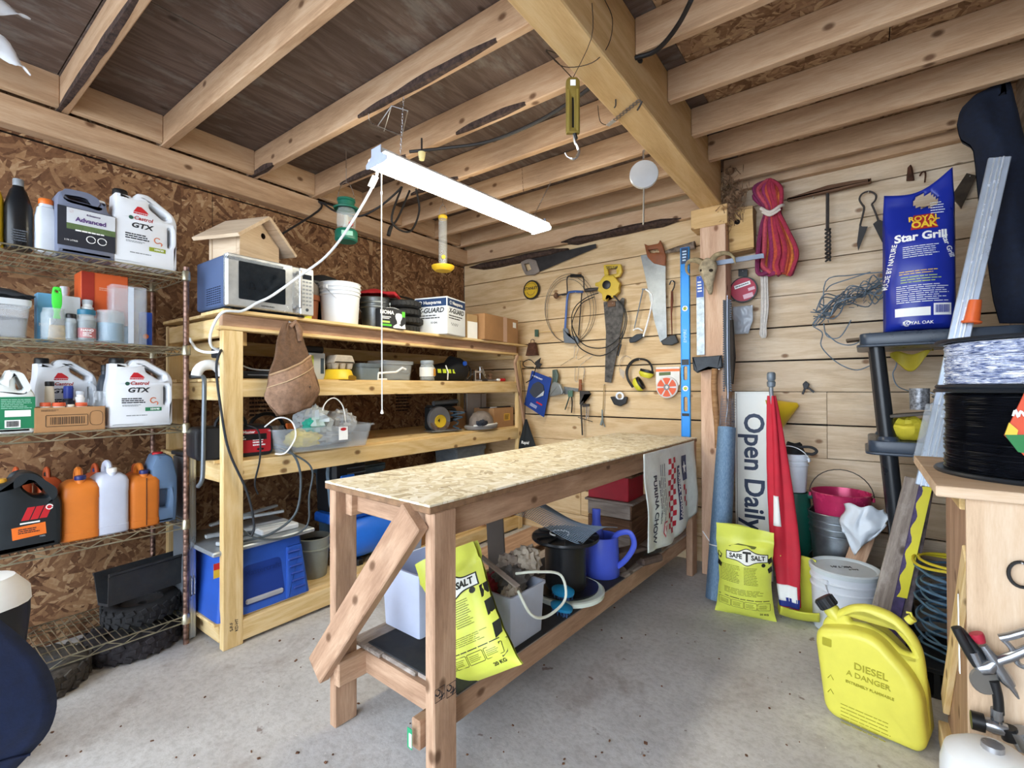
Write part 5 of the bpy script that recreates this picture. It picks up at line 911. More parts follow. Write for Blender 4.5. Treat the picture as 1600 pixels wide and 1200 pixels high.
build(b, 'wire', pm('#4d565c', .5), t, world=True)
t = thing('thin_cable', 'thin black cord hanging from the battery charger in front of the third rail', 'cord', (-2.43, 1.14, .8)); build(B().tube(spline([(-2.47, 1.12, 1.065), (-2.435, 1.16, 1.03), (-2.432, 1.165, .90), (-2.432, 1.14, .78), (-2.432, 1.155, .72)], 6), .0045, 8), 'wire', pm('#1d1f23', .5), t, world=True)
t = thing('pipe_elbow', 'white curved plastic pipe elbow on the second shelf left of the front leg', 'pipe', (-2.56, .985, Z2)); build(B().tube(arc(0, 0, .055, 0, 180, 12), .024, 12), 'elbow_body', PWHITE, t, M=Mx.Translation((0, 0, .012)) @ Mx.Rotation(rad(90), 4, 'Z'))
# ================================================================== things under the workbench
ZD, ZM = .2735, .2795
def conform(o, surf, eps=.0012):      # wrap flat print onto a curved front
    me = o.data; me.transform(WM[o.parent.name].inverted() @ WM[o.name]); ys = [v.co.y for v in me.vertices]; y0 = max(ys) if ys else 0
    for v in me.vertices: v.co.y = surf(v.co.x, v.co.z) - eps + (v.co.y - y0)
    o.matrix_local = Mx(); me.update(); return o
def open_bin(label, c, m, rz=0, name='open_bin', grp=None):   # rectangular household bin; c = near corner list [x0,y0,x1,y1,z0,z1]
    x0, y0, x1, y1, z0, z1 = c; t = thing(name, label, 'bin', ((x0 + x1) / 2, (y0 + y1) / 2, z0), rz, grp); a, d, h = (x1 - x0) / 2, (y1 - y0) / 2, z1 - z0
    o = lambda s, z, k=0: [(x, y, z) for x, y in rrect(-a * s + k, -d * s + k, a * s - k, d * s - k, .012, 2)]
    build(B().loft([o(.9, 0), o(.98, h * .94), o(1.03, h * .945), o(1.03, h), o(.95, h), o(.87, .006)]), 'bin_wall', m, t); return t
open_bin('white rectangular bin at the near end under the workbench', (-1.60, 1.25, -1.36, 1.50, ZD + .006, .53), pm('#c9d2ea', .4, 0, .04), -2)
open_bin('pale grey rectangular bin holding rags behind the slumped salt bag', (-1.225, 1.40, -1.035, 1.62, ZM, .475), pm('#b9c2d4', .4, 0, .05), -3)
for i, (dx, dy, dz, sx, sy, sz, col, l) in enumerate(((-.05, -.03, .0, .06, .07, .05, '#8a2a3a', 'dark red work glove in the grey bin'), (.0, .0, .025, .07, .07, .06, '#5d5a58', 'charcoal rag heaped in the grey bin'), (.045, -.05, .0, .035, .05, .04, '#b3a796', 'beige glove finger at the front of the grey bin'), (-.03, .06, .05, .07, .05, .06, '#8f8276', 'brown crumpled rag at the back of the grey bin'), (.02, .09, .085, .06, .05, .06, '#a79c8c', 'pale crumpled paper on top of the rags'))):
    crumple('rag', l, 'rag', (-1.13 + dx, 1.51 + dy, .455 + dz), sx, sy, sz, pm(col, .95, 0, .25, 20, .2), 40 + i, fr=4)
t = thing('paint_stick', 'thin worn wooden stick lying across the rags in the grey bin', 'stick', (-1.14, 1.5, .54)); plank('stick_body', (-1.24, 1.46, .572), (-1.04, 1.44, .505), .03, .006, GREYW, t)
t = thing('white_tube', 'thin white plastic tube bent into a loop at the side of the grey bin', 'tube', (-1.0, 1.6, .45)); build(B().tube(spline([(-1.10, 1.50, .52), (-1.03, 1.56, .525), (-.985, 1.66, .49), (-.965, 1.66, .40), (-.985, 1.56, .365), (-1.0, 1.47, .40), (-1.04, 1.44, .49)], 6), .0055, 8), 'tube_body', pm('#e9efe0', .4), t, world=True)
# salt bags
SY = pm('#dbe25c', .35, 0, .05)
def salt_bag(label, loc, w, h, d, rz=0, rot=None, back=False, seed=1, band=False):
    t = thing('salt_bag', label, 'bag', loc, rz, None, rot)
    def wd(c): return w / 2 * (1.10 - .9 * c if c < .08 else 1.03 - .10 * math.sin((c - .08) / .76 * math.pi) if c < .84 else 1.03)
    def pf(c): return 0 if c <= 0 else min(1, (c / .16)) ** .6 if c < .5 else (1 if c < .62 else max(.04, 1 - ((c - .62) / .24)) ** .7 if c < .86 else .04)
    def surf(x, z):
        c = min(1, max(0, z / h)); a = min(1, max(0, .5 + x / (2 * wd(c)))); k = max(0, math.sin(a * math.pi)) ** .6
        return -(.004 + d / 2 * k * pf(c)) + .006 * noise.noise(V((x * 14, z * 16, seed))) * (1 if c < .86 else .6) + (.010 * math.sin(a * 7 + seed) if c > .84 else 0)
    def g(sg): return lambda a, c: ((a - .5) * 2 * wd(c) + .004 * noise.noise(V((c * 9, a * 2, seed))), sg * -surf((a - .5) * 2 * wd(c) * .999, c * h) + (0 if sg > 0 else 0), c * h + .012 * math.sin(a * 3.14 + 1) * (c > .9))
    build(B().grid(g(-1), 26, 34).grid(lambda a, c: (g(-1)(a, c)[0], abs(g(-1)(a, c)[1]) * .9 + .001, g(-1)(a, c)[2]), 26, 34), 'bag_body', SY, t)
    K = pm('#1f2118', .5); Wt = pm('#f0f2ea', .5)
    def cf(o): return conform(o, surf)
    def emb(k): return lambda a, c: (.012 + (a - .5) * (.196 + k * 2), 0, h * .70 + (c - .5) * 2 * (.017 + k + .020 * math.exp(-(((a - .5) * .2) / .032) ** 2)))
    conform(build(B().grid(emb(.004), 30, 6), 'emblem_rim', K, t, sm=False), surf, .0022); conform(build(B().grid(emb(0), 30, 6), 'emblem_field', Wt, t, sm=False), surf, .0032)
    for s, x, sz in (('SAFE', -.042, .030), ('T', .012, .064), ('SALT', .066, .030)): conform(txt(s, sz, (x, 0, h * .70), t, K, bold=.035), surf, .0042)
    rr = random.Random(seed)
    for x, z, lw, lh, n_ in ((-.25 * w, .50 * h, .36 * w, .20 * h, 12), (.12 * w, .50 * h, .26 * w, .20 * h, 12), (.0, .31 * h, .72 * w, .07 * h, 5)): cf(lines(t, x, z, lw, lh, n_, 0, pm('#6f7420', .5), seed=rr.randint(1, 99), fill=.3))
    for k in range(4): cf(build(B().tube([(x, 0, z) for x, z in rrect(-.46 * w + .23 * w * k, .13 * h, -.25 * w + .23 * w * k, .21 * h, .002, 1)], .0009, 4, closed=True), 'printed_panel', K, t, sm=False)); cf(lines(t, -.355 * w + .23 * w * k, .17 * h, .16 * w, .05 * h, 4, 0, pm('#6f7420', .5), seed=k + 3, fill=.3))
    cf(lines(t, 0, .235 * h, .92 * w, .008 * h, 1, 0, K, fill=.9, name='printed_rule')); cf(txt('20 KG', .016, (.34 * w, 0, .075 * h), t, K, bold=.02)); cf(build(B().prism(circ(.33 * w, .63 * h, .010, 8), .0012), 'leaf_mark', K, t, sm=False))
    if band:
        for z, s in ((.60, .05), (.47, .06), (.30, .06), (.16, .06)): cf(build(B().prism([(.40 * w, (z - s) * h), (.47 * w, (z - s * .6) * h), (.49 * w, (z + s) * h), (.41 * w, (z + s * .8) * h)], .0012), 'black_band', K, t, sm=False))
    else:
        for sx_ in (-1, 1):
            for z in (.72, .62): cf(build(B().prism([(sx_ * .47 * w, z * h), (sx_ * .40 * w, (z - .03) * h), (sx_ * .42 * w, (z - .08) * h), (sx_ * .485 * w, (z - .06) * h)], .0012), 'black_band', K, t, sm=False))
        conform(build(B().prism(rp([(-.07, -.006), (.06, -.006), (.07, .006), (-.02, .012)], .004), .0012, M=Mx.Translation((-.01, 0, h * .80))), 'handle_slot', pm('#5f6420', .7), t, sm=False), surf)
    return t
salt_bag('yellow salt bag slumped against the grey bin under the workbench', (-1.005, 1.215, ZM + .012), .27, .42, .12, 0, (rad(-10), rad(-30), rad(12)), seed=4, band=True)
# spool on a lid
b_ = (-1.155, 1.99)
t = thing('bucket_lid', 'white round bucket lid lying under the empty black spool', 'lid', (-1.125, 1.965, ZM)); build(B().lathe([(0, .004), (.155, .004), (.16, 0), (.168, 0), (.17, .018), (.162, .022), (.155, .010), (0, .010)], 36), 'lid_body', pm('#e2eee2', .4), t)
t = thing('cable_spool', 'empty black plastic spool standing on the white lid', 'spool', (*b_, ZM + .012)); SPK = pm('#1a1c20', .35, 0, .1)
build(B().lathe([(0, 0), (.155, 0), (.157, .008), (.10, .010), (.098, .012), (.098, .228), (.158, .230), (.162, .236), (.16, .246), (.03, .243), (.03, .20), (0, .20)], 40), 'spool_body', SPK, t)
b = B()
for k in range(12): b.box((0, 0, 0), (.085, .006, .008), .001, Mx.Translation((0, 0, .248)) @ Mx.Rotation(2 * math.pi * k / 12, 4, 'Z') @ Mx.Translation((.11, 0, 0)))
b.lathe([(.06, .244), (.062, .256), (.066, .256), (.067, .244)], 28); build(b, 'flange_ribs', SPK, t, sm=False); build(B().tube([(math.cos(a) * .045 - .02, math.sin(a) * .045 - .02, .257) for a in [k * .3 for k in range(17)]], .004, 6), 'white_tube_end', PWHITE, t)
def wire_sheet(name, label, fn, nu, nv, m, r=.0011, seg=16, grp=None):
    t = thing(name, label, 'wire mesh', fn(.5, .5), 0, grp); b = B()
    for i in range(nu + 1): b.tube([fn(i / nu, k / seg) for k in range(seg + 1)], r, 3, cap=False)
    for j in range(nv + 1): b.tube([fn(k / seg, j / nv) for k in range(seg + 1)], r, 3, cap=False)
    build(b, 'wires', m, t, world=True); return t
MS = pm('#8fa2b4', .4, .5, .1)
wire_sheet('wire_mesh_sheet', 'curled sheet of blue grey wire mesh lying over the black spool', lambda a, c: V((-1.45 + .42 * a + .05 * c, 1.86 + .28 * c + .06 * a, .600 + .075 * math.sin(c * 3.0 + .3) * (1 - .5 * a) - .055 * a + .022 * math.sin(a * 5 + c * 2))), 44, 30, MS, .0016)
t = thing('watering_can', 'blue plastic watering can standing beside the black spool', 'watering can', (-1.10, 2.27, ZD), 20); WC = pm('#4c62d8', .4, 0, .05)
build(B().lathe([(0, 0), (.088, 0), (.092, .006), (.085, .20), (.083, .205), (.079, .20), (.084, .01), (0, .01)], 28), 'can_body', WC, t)
build(B().tube(spline([(.075, -.02, .05), (.125, -.03, .10), (.165, -.03, .175), (.145, -.03, .235), (.09, -.02, .225), (.06, -.01, .19)], 6), .014, 10, flat=.6), 'handle', WC, t); build(B().tube(spline([(-.02, .02, .12), (-.03, .03, .26), (-.03, .035, .33)], 4), [.03] * 4 + [.022] * 5, 12, flat=.6), 'spout', WC, t)
for i, (x, y, z, rx, l) in enumerate(((-1.045, 1.765, ZM + .022, 0, 'blue round brush head lying on the rubber mat'), (-1.075, 1.83, ZM + .060, .25, 'second blue brush resting tilted on the white lid edge'))):
    t = thing('brush_head', l, 'brush', (x, y, z), 0, None, (rx, .1, .3 * i)); build(B().lathe([(0, .0), (.05, 0), (.052, .012), (.03, .02), (0, .022)], 20, sy=.7), 'brush_back', pm('#1f87b8', .4), t); bb = B()
    rr = random.Random(i)
    for k in range(60): a = rr.random() * 6.28; q = math.sqrt(rr.random()) * .048; bb.box((math.cos(a) * q, math.sin(a) * q * .7, -.011), (.003, .003, .021), 0, (rr.uniform(-.2, .2), rr.uniform(-.2, .2), 0))
    build(bb, 'bristles', pm('#33507a', .7), t, sm=False)['kind'] = 'stuff'
# rusty jack-plane like iron blocks
t = thing('iron_anvil', 'rusty iron anvil-shaped block on the bench shelf right of the blue can', 'anvil', (-1.03, 2.42, ZD), 68); RI = pm('#6a5a52', .8, .3, .3, 18, .3)
build(B().prism(rp([(-.13, 0), (-.02, 0), (-.03, .03), (-.06, .045), (-.05, .065), (.02, .075), (.13, .07), (.15, .09), (.09, .105), (-.13, .105)], .008, 2), .07, bev=.006), 'anvil_body', RI, t); build(B().box((.17, 0, .02), (.16, .08, .04), .01), 'foot_block', RI, t, sm=False); build(B().tube([(.14, .02, .045), (.26, .0, .06)], .02, 10), 'bar', IRON, t)
t = thing('wooden_crate', 'dark weathered wooden crate standing behind the blue watering can', 'crate', (-1.25, 2.83, ZD)); 
for k in range(3): plank('front_slat', (-1.40, 2.705, ZD + .045 + .088 * k), (-1.12, 2.705, ZD + .045 + .088 * k), .018, .084, DARKW if k % 2 else GREYW, t); plank('side_slat', (-1.121, 2.70, ZD + .045 + .088 * k), (-1.121, 2.98, ZD + .045 + .088 * k), .018, .084, DARKW, t); plank('back_slat', (-1.40, 2.975, ZD + .045 + .088 * k), (-1.12, 2.975, ZD + .045 + .088 * k), .018, .084, DARKW, t)
plank('top_board', (-1.42, 2.84, ZD + .272), (-1.10, 2.84, ZD + .272), .30, .014, GREYW, t); plank('corner_post', (-1.135, 2.722, ZD), (-1.135, 2.722, ZD + .265), .03, .04, GREYW, t)
t = thing('red_box', 'red box with dusty brown lid on top of the dark wooden crate', 'box', (-1.27, 2.83, ZD + .28)); build(B().box((0, 0, .075), (.27, .24, .15), .004), 'box_body', pm('#b01c30', .5, 0, .1), t, sm=False); build(B().box((0, 0, .157), (.34, .31, .014), .003), 'lid', DARKW, t, sm=False)
t = thing('wood_block', 'pale square block of wood at the edge of the bench shelf', 'block', (-1.0, 2.86, ZD)); plank('block_body', (-1.0, 2.85, ZD), (-1.0, 2.85, ZD + .13), .07, .09, NEWW, t)
t = thing('red_can', 'red can at the far end of the bench shelf behind the feed bag', 'can', (-1.03, 3.17, ZD)); build(B().lathe([(0, 0), (.05, 0), (.05, .15), (.045, .156), (0, .156)], 20), 'can_body', pm('#b8252c', .4), t)
t = thing('wooden_box', 'long low dark wooden box on the floor behind the workbench', 'box', (-1.85, 2.35, 0), 0)
for k, (a, c) in enumerate((((-2.02, 1.75, .09), (-1.78, 1.75, .09)), ((-1.78, 1.75, .09), (-1.78, 3.0, .09)), ((-2.02, 1.75, .09), (-2.02, 3.0, .09)), ((-2.02, 3.0, .09), (-1.78, 3.0, .09)))): plank('side_board', a, c, .02, .17, DARKW, t)
plank('lid_board', (-1.90, 1.74, .182), (-1.90, 3.01, .182), .27, .014, BENCHW, t)
t = thing('card_flap', 'dark grey board leaning between the bench leg and the rag bin', 'board', (-1.3, 1.6, ZD)); plank('board_body', (-1.27, 1.56, ZD), (-1.31, 1.66, .72), .16, .008, pm('#4c4540', .7), t, side=(1, 0, 0)) if 0 else plank('board_body', (-1.30, 1.66, ZD + .002), (-1.36, 1.70, .70), .10, .008, pm('#544b44', .7), t, side=(0, 1, 0))
# feed bag hanging from the bench edge
t = thing('feed_bag', 'white woven feed bag with red checks hanging from the right edge of the workbench', 'bag', WM[wbn.name] @ V((.022, 1.80, .885)), 87.3); FB = pm('#eef5f1', .6, 0, .05, 20, .15)
def fbs(x, z): a = x / .8 + .5; return -.006 - .016 * abs(math.sin(a * 9 + z * 3)) * min(1, -z * 3) - .012 * noise.noise(V((x * 6, z * 5, 2)))
def fbz(a): return -.50 - .05 * math.sin(a * 2.2 + .3) + .13 * max(0, a - .45)
build(B().grid(lambda a, c: ((a - .5) * .80 * (1 - .04 * c), fbs((a - .5) * .80, fbz(a) * c), fbz(a) * c + .012), 40, 26), 'bag_front', FB, t, sol=.003)
rr = random.Random(4); b = B(); 
for i in range(14):
    for j in range(3):
        if (i + j) % 2 == 0: b.grid(lambda a, c, i=i, j=j: ((-.08 + .036 * (j + a)), 0, -.05 - .031 * (i + c)), 2, 2)
o = build(b, 'red_checks', pm('#c8283a', .5), t, sm=False); conform(o, fbs, .0035)
for s, sz, x, z, m in (('PURINA CHOW', .052, -.27, -.30, pm('#3a4050', .5)), ('FEED FOR GOOD HEALTH', .02, -.215, -.27, pm('#5a606a', .5))): 
    o = txt(s, sz, (x, 0, z), t, m, rot=(90, 90, 0), bold=.025); conform(o, fbs, .004)
for k in range(3): conform(lines(t, 0, 0, .34, .012, 1, 0, pm('#6a7078', .5), seed=k, M=Mx.Translation((-.19 + .028 * k, 0, -.24)) @ Mx.Rotation(rad(90), 4, 'Y')), fbs, .004)
NB = pm('#26345e', .5)
conform(build(B().grid(lambda a, c: (.06 + .05 * a, 0, -.11 - .32 * c), 3, 12), 'blue_banner', NB, t, sm=False), fbs, .0035); conform(txt('PURINA CHOW', .042, (.085, 0, -.27), t, PWHITE, rot=(90, 90, 0), bold=.02), fbs, .006)
conform(build(B().grid(lambda a, c: (.15 + .08 * a, 0, -.06 - .15 * c), 4, 6), 'blue_field', NB, t, sm=False), fbs, .0035); conform(build(B().prism([(.19 + .03 * math.cos(rad(90 + 36 * k)) * (1 if k % 2 == 0 else .45), -.135 + .04 * math.sin(rad(90 + 36 * k)) * (1 if k % 2 == 0 else .45)) for k in range(10)], .001), 'star_mark', PWHITE, t, sm=False), fbs, .006)
for k in range(4): conform(build(B().grid(lambda a, c: (.155 + .036 * (k % 2) + .034 * a, 0, -.235 - .035 * k - .032 * c), 2, 2), 'red_block', pm('#c8283a', .5), t, sm=False), fbs, .0035)
conform(build(B().prism([(-.175, -.45), (-.145, -.48), (-.115, -.45), (-.12, -.39), (-.17, -.39)], .001), 'red_shield', pm('#c8283a', .5), t, sm=False), fbs, .0035); conform(build(B().prism([(-.167, -.448), (-.145, -.47), (-.123, -.448), (-.127, -.398), (-.163, -.398)], .001), 'shield_field', PWHITE, t, sm=False), fbs, .005); conform(txt('V', .045, (-.145, 0, -.432), t, pm('#c8283a', .5), bold=.03), fbs, .006)
build(B().box((.26, .01, .0), (.02, .004, .012)), 'staple', STEEL, t, sm=False); build(B().box((-.26, .01, .0), (.02, .004, .012)), 'staple', STEEL, t, sm=False)
# ================================================================== tools hung on the back wall
def wall(name, label, cat, u, v, y=3.505, grp=None): return thing(name, label, cat, at(u, v, y=y), 0, grp)
def W2(t, pts):                       # wall-plane outline in the local frame of t
    o = WM[t.name].translation; return [((q := at(p[0], p[1], y=o.y)).x - o.x, q.z - o.z, *p[2:]) for p in pts]
def W3(t, pts, dy=0):
    o = WM[t.name].translation; return [V(((q := at(p[0], p[1], y=o.y)).x - o.x, (p[2] if len(p) > 2 else 0) + dy, q.z - o.z)) for p in pts]
def plate(t, name, pts, m, d=.004, r=0, holes=(), bev=0, y=0):
    P = W2(t, pts); P = rp(P, r, 3) if r else P
    return build(B().prism(P, d, [rp(W2(t, h), .004, 3) for h in holes], bev), name, m, t, M=Mx.Translation((0, y, 0)), sm=bev > 0)
def wire(t, name, pts, r, m, n=4, sp=True, k=6, y=0): P = W3(t, pts, y); return build(B().tube(spline(P, n) if sp else P, r, k), name, m, t)
def nail(t, u, v, y=.02): p = W3(t, [(u, v)])[0]; return build(B().tube([p + V((0, -.012, 0)), p + V((0, y, 0))], .0022, 6), 'nail', STEEL, t)
BLADE = pm('#8b8f90', .4, .7, .25, 10); DBLADE = pm('#3c3a3a', .55, .5, .3, 12); SAWH = pm('#8a4f2c', .55, 0, .15, 12)
t = wall('hand_saw', 'old handsaw with dark blade and grey handle hung level above the round yellow disc', 'saw', 870, 405); plate(t, 'blade', [(828, 404), (931, 381), (932, 387), (842, 425), (836, 416)], DBLADE, .003); plate(t, 'handle', [(814, 410), (826, 404), (838, 407), (844, 424), (835, 430), (822, 430), (817, 421)], pm('#8c8178', .7, 0, .15), .022, .012, [[(820, 413), (827, 411), (831, 421), (824, 424)]], .005); nail(t, 824, 412)
t = wall('round_sign', 'round yellow and black tape disc on the board wall', 'disc', 830.5, 453); r = abs((at(843, 453, y=3.5) - at(818, 453, y=3.5)).x) / 2
build(B().lathe([(0, -.006), (r, -.006), (r, .006), (0, .006)], 32, M=Mx.Rotation(rad(90), 4, 'X')), 'rim', pm('#1c1814', .5), t); build(B().lathe([(0, 0), (r * .84, 0), (r * .84, .003), (0, .003)], 32, M=Mx.Rotation(rad(90), 4, 'X')), 'yellow_face', pm('#c9a528', .5, 0, .1), t, M=Mx.Translation((0, -.006, 0))); txt('STANLEY', .034, (0, -.0095, .012), t, INK, bold=.03); build(B().tube(arc(0, -.005, r * .5, 200, 340, 10, -.009), .002, 5).tube(arc(0, 0, r * .7, 20, 160, 12, -.009), .0015, 5), 'ring_print', INK, t); nail(t, 830, 441)
t = wall('wire_coil', 'large loose coil of thin grey wire behind the bit brace', 'wire', 890, 485)
for k, (cx, cy, rx, ry) in enumerate(((890, 484, 38, 52), (889, 486, 34, 50), (892, 482, 40, 54))): build(B().tube(W3(t, [(cx + rx * math.cos(a), cy + ry * math.sin(a)) for a in [2 * math.pi * i / 36 for i in range(36)]], -.004 * k), .0022, 5, closed=True), 'wire_loop', pm('#6c675f', .5, .5, .2), t)
nail(t, 890, 431)
t = wall('bit_brace', 'old carpenter bit brace with dark knob hung across the coil of wire', 'brace', 900, 450, 3.47); wire(t, 'crank', [(878, 461), (886, 458), (886, 436), (891, 431), (908, 431), (912, 437), (913, 452), (920, 453)], .006, IRON, 5); wire(t, 'grip', [(892, 431), (908, 431)], .013, BLACK, 2, k=10); wire(t, 'chuck', [(914, 454), (922, 453), (936, 451)], [.014, .017, .010], IRON, sp=False, k=10)
p = W3(t, [(869, 462)])[0]; build(B().lathe([(0, -.02), (.02, -.015), (.028, 0), (.02, .015), (0, .02)], 14, p, Mx.Rotation(rad(80), 4, 'Y')), 'head_knob', DARKW, t); wire(t, 'shaft', [(869, 462), (884, 459)], .006, IRON, 2); nail(t, 900, 434, .05)
t = wall('hacksaw', 'blue framed hacksaw hung below the bit brace', 'saw', 895, 490, 3.485); HB = pm('#3f5f9c', .45, .1, .1); wire(t, 'frame', [(911, 456), (893, 456), (887, 462), (884, 500), (882, 528)], [.010] * 17, HB, 4, k=8); wire(t, 'blade', [(909, 458), (904, 524)], .0055, DBLADE, 2); plate(t, 'handle', [(880, 513), (888, 513), (889, 524), (903, 526), (905, 537), (882, 536)], pm('#6a727a', .5), .022, .01, [], .006); nail(t, 900, 457, .04)
t = wall('tape_reel', 'yellow open reel long tape measure with black hub', 'tape measure', 951, 445, 3.48); TY = pm('#d2b23c', .45, 0, .06)
plate(t, 'reel_body', [(943, 434), (947, 430), (952, 433), (960, 431), (966, 438), (970, 443), (968, 450), (969, 456), (958, 466), (951, 463), (949, 471), (943, 470), (942, 460), (935, 455), (937, 449), (931, 447), (932, 442), (938, 441)], TY, .045, .006, [], .008); plate(t, 'grip', [(944, 414), (971, 413), (973, 425), (968, 433), (955, 436), (945, 430)], TY, .03, .01, [[(950, 421), (964, 420), (964, 428), (952, 430)]], .006); plate(t, 'name_plate', [(948, 417), (966, 416), (966, 420), (949, 421)], BLACK, .002, y=-.017); p = W3(t, [(950, 446)])[0]
build(B().lathe([(0, 0), (.034, 0), (.034, .012), (.02, .016), (0, .016)], 20, p + V((0, -.022, 0)), Mx.Rotation(rad(90), 4, 'X')), 'hub', BLACK, t); txt('STANLEY', .022, W3(t, [(957, 418.5)])[0] + V((0, -.019, 0)), t, TY, bold=.03); nail(t, 957, 414, .03)
t = wall('panel_saw', 'long dark spotted saw blade hanging below the yellow tape reel', 'saw', 957, 530, 3.5); plate(t, 'blade', [(943, 472), (968, 470), (972, 465), (976, 466), (974, 490), (966, 540), (955, 598), (945, 597), (947, 520)], pm('#57534f', .6, .4, .5, 30), .003, .003); plate(t, 'handle_stub', [(949, 470), (962, 470), (962, 479), (950, 480)], DARKW, .016, .004, [], .003); nail(t, 958, 474)
t = wall('inspection_cable', 'black probe cable hung in a loose coil across the saw blade', 'cable', 930, 500, 3.46); wire(t, 'cable_loop', [(958, 462), (972, 478), (977, 500), (969, 525), (945, 543), (915, 540), (898, 520), (893, 497), (900, 478), (918, 464), (935, 458)], .0045, BLACK, 6); wire(t, 'cable_loop', [(960, 462), (977, 485), (978, 510), (965, 540), (938, 556), (908, 545), (895, 522), (895, 500), (908, 475), (928, 464)], .0045, BLACK, 6); wire(t, 'probe', [(970, 538), (965, 556)], .009, BLACK, 2, k=8); wire(t, 'lead', [(975, 512), (971, 530), (970, 540)], .0035, BLACK); nail(t, 955, 461, .06)
t = wall('coping_saw', 'small saw with white tube frame and black handle left of the wooden handled saw', 'saw', 998, 490, 3.49); wire(t, 'frame', [(1009, 452), (1019, 462), (1017, 482), (1010, 510), (1005, 526)], .007, PWHITE, 4, k=8); wire(t, 'blade', [(1005, 451), (991, 513)], .005, GREYP, 2); wire(t, 'lower_arm', [(989, 516), (997, 513), (1004, 517)], .006, PWHITE, 3); wire(t, 'upper_arm', [(1003, 452), (1012, 452)], .006, GREYP, 2); plate(t, 'handle', [(983, 530), (995, 522), (1004, 521), (1004, 528), (993, 535), (984, 536)], pm('#1d2630', .5), .022, .008, [], .006); nail(t, 1010, 453, .03)
t = wall('hand_saw', 'wide handsaw with brown wooden handle hanging blade down beside the blue level', 'saw', 1025, 450, 3.49); plate(t, 'blade', [(1001, 399), (1016, 397), (1040, 413), (1040, 450), (1042, 530), (1032, 535), (1022, 500), (1010, 440)], BLADE, .003); plate(t, 'handle', [(1007, 381), (1013, 384), (1029, 381), (1032, 375), (1036, 384), (1041, 400), (1040, 416), (1022, 412), (1012, 402)], SAWH, .024, .008, [[(1014, 391), (1028, 389), (1031, 395), (1017, 396)]], .006); nail(t, 1022, 391, .03)
t = wall('turnbuckle', 'rusty hook and turnbuckle hanging from a nail over a black holder', 'hook', 1050, 490, 3.49); wire(t, 'hook', [(1046, 445), (1049, 439), (1054, 441), (1053, 449), (1050, 455)], .005, IRON, 4); wire(t, 'body', [(1050, 455), (1050, 470), (1049, 490), (1050, 525)], [.008, .011, .006, .004], pm('#7a4632', .7, .3, .3), sp=False, k=8); plate(t, 'holder', [(1033, 533), (1048, 524), (1056, 523), (1061, 535), (1050, 540), (1036, 539)], BLACK, .03, .006, [], .006); nail(t, 1051, 440)
# blue level standing on the bench shelf
YL = 3.352; t = thing('spirit_level', 'long bright blue spirit level standing upright between the workbench and the back wall', 'level', (at(1071, 600, y=YL).x, YL, ZD), 0); LB = pm('#1b7fd0', .3, .2, .05); zt_ = at(1071, 386, y=YL).z - ZD; hw = abs(at(1078.5, 600, y=YL).x - at(1064.5, 600, y=YL).x) / 2
zz = lambda v: at(1071, v, y=YL).z - ZD
slots = [rrect(-hw * .42, zz(b_), hw * .42, zz(a_), hw * .4, 4) for a_, b_ in ((572, 594), (620, 643))]; ring = [circ(0, zz(v), hw * .62, 20) for v in (482, 607)]
build(B().prism([(-hw, 0), (hw, 0), (hw, zt_), (-hw, zt_)], .022, slots + ring, .002, M=Mx.Translation((0, .011, 0))), 'level_body', LB, t, sm=False)
for s in (-1, 1): plank('edge_rail', (s * (hw - .003), .011, 0), (s * (hw - .003), .011, zt_), .026, .007, pm('#2f93e0', .3, .2), t, side=(1, 0, 0), world=False)
for v in (482, 607): build(B().lathe([(hw * .62, -.014), (hw * .62, .006), (hw * .4, .006), (hw * .4, -.014)], 24, closed=True, M=Mx.Rotation(rad(90), 4, 'X')), 'vial_ring', PWHITE, t, M=Mx.Translation((0, .004, zz(v)))); build(B().tube([(-hw * .4, .01, zz(v)), (hw * .4, .01, zz(v))], .006, 8), 'vial', pm('#c9d94a', .2), t)
patch(t, 'black_label', 0, (zz(562) + zz(570)) / 2, hw * 1.6, zz(562) - zz(571), -.0008, BLACK); patch(t, 'black_label', 0, (zz(597) + zz(644)) / 2 if 0 else zz(648), hw * 1.6, .02, -.0008, BLACK); patch(t, 'dark_top', 0, zt_ - .06, hw * 1.6, .11, -.0008, pm('#17385c', .4)); lines(t, 0, zt_ - .06, hw, .08, 4, -.0022, pm('#bcd6ee', .5), seed=9); txt('EMPIRE', .03, (0, -.001, zz(525)), t, pm('#bfe0f6', .4), rot=(90, -90, 0), shear=.2)
# small things
t = wall('cow_bell', 'small rusty cow bell hanging left of the wire coil', 'bell', 831, 545, 3.48); b = B(); P = W2(t, [(827, 536), (837, 536), (840, 556), (823, 556)]); b.loft([[(P[3][0], -.02, P[3][1]), (P[2][0], -.02, P[3][1]), (P[2][0], .02, P[3][1]), (P[3][0], .02, P[3][1])], [(P[0][0], -.012, P[0][1]), (P[1][0], -.012, P[0][1]), (P[1][0], .012, P[0][1]), (P[0][0], .012, P[0][1])]]); build(b, 'bell_body', RUST, t, sm=False); wire(t, 'loop', [(829, 537), (830, 531), (834, 531), (835, 537)], .003, RUST); nail(t, 832, 531, .04)
t = wall('dowel', 'thin pale dowel resting across two nails left of the wire coil', 'dowel', 858, 518); wire(t, 'rod', [(842, 519), (880, 516)], .004, NEWW, 2); plate(t, 'green_clip', [(836, 515), (841, 515), (841, 526), (836, 526)], pm('#3f5a4c', .5), .012, .002)
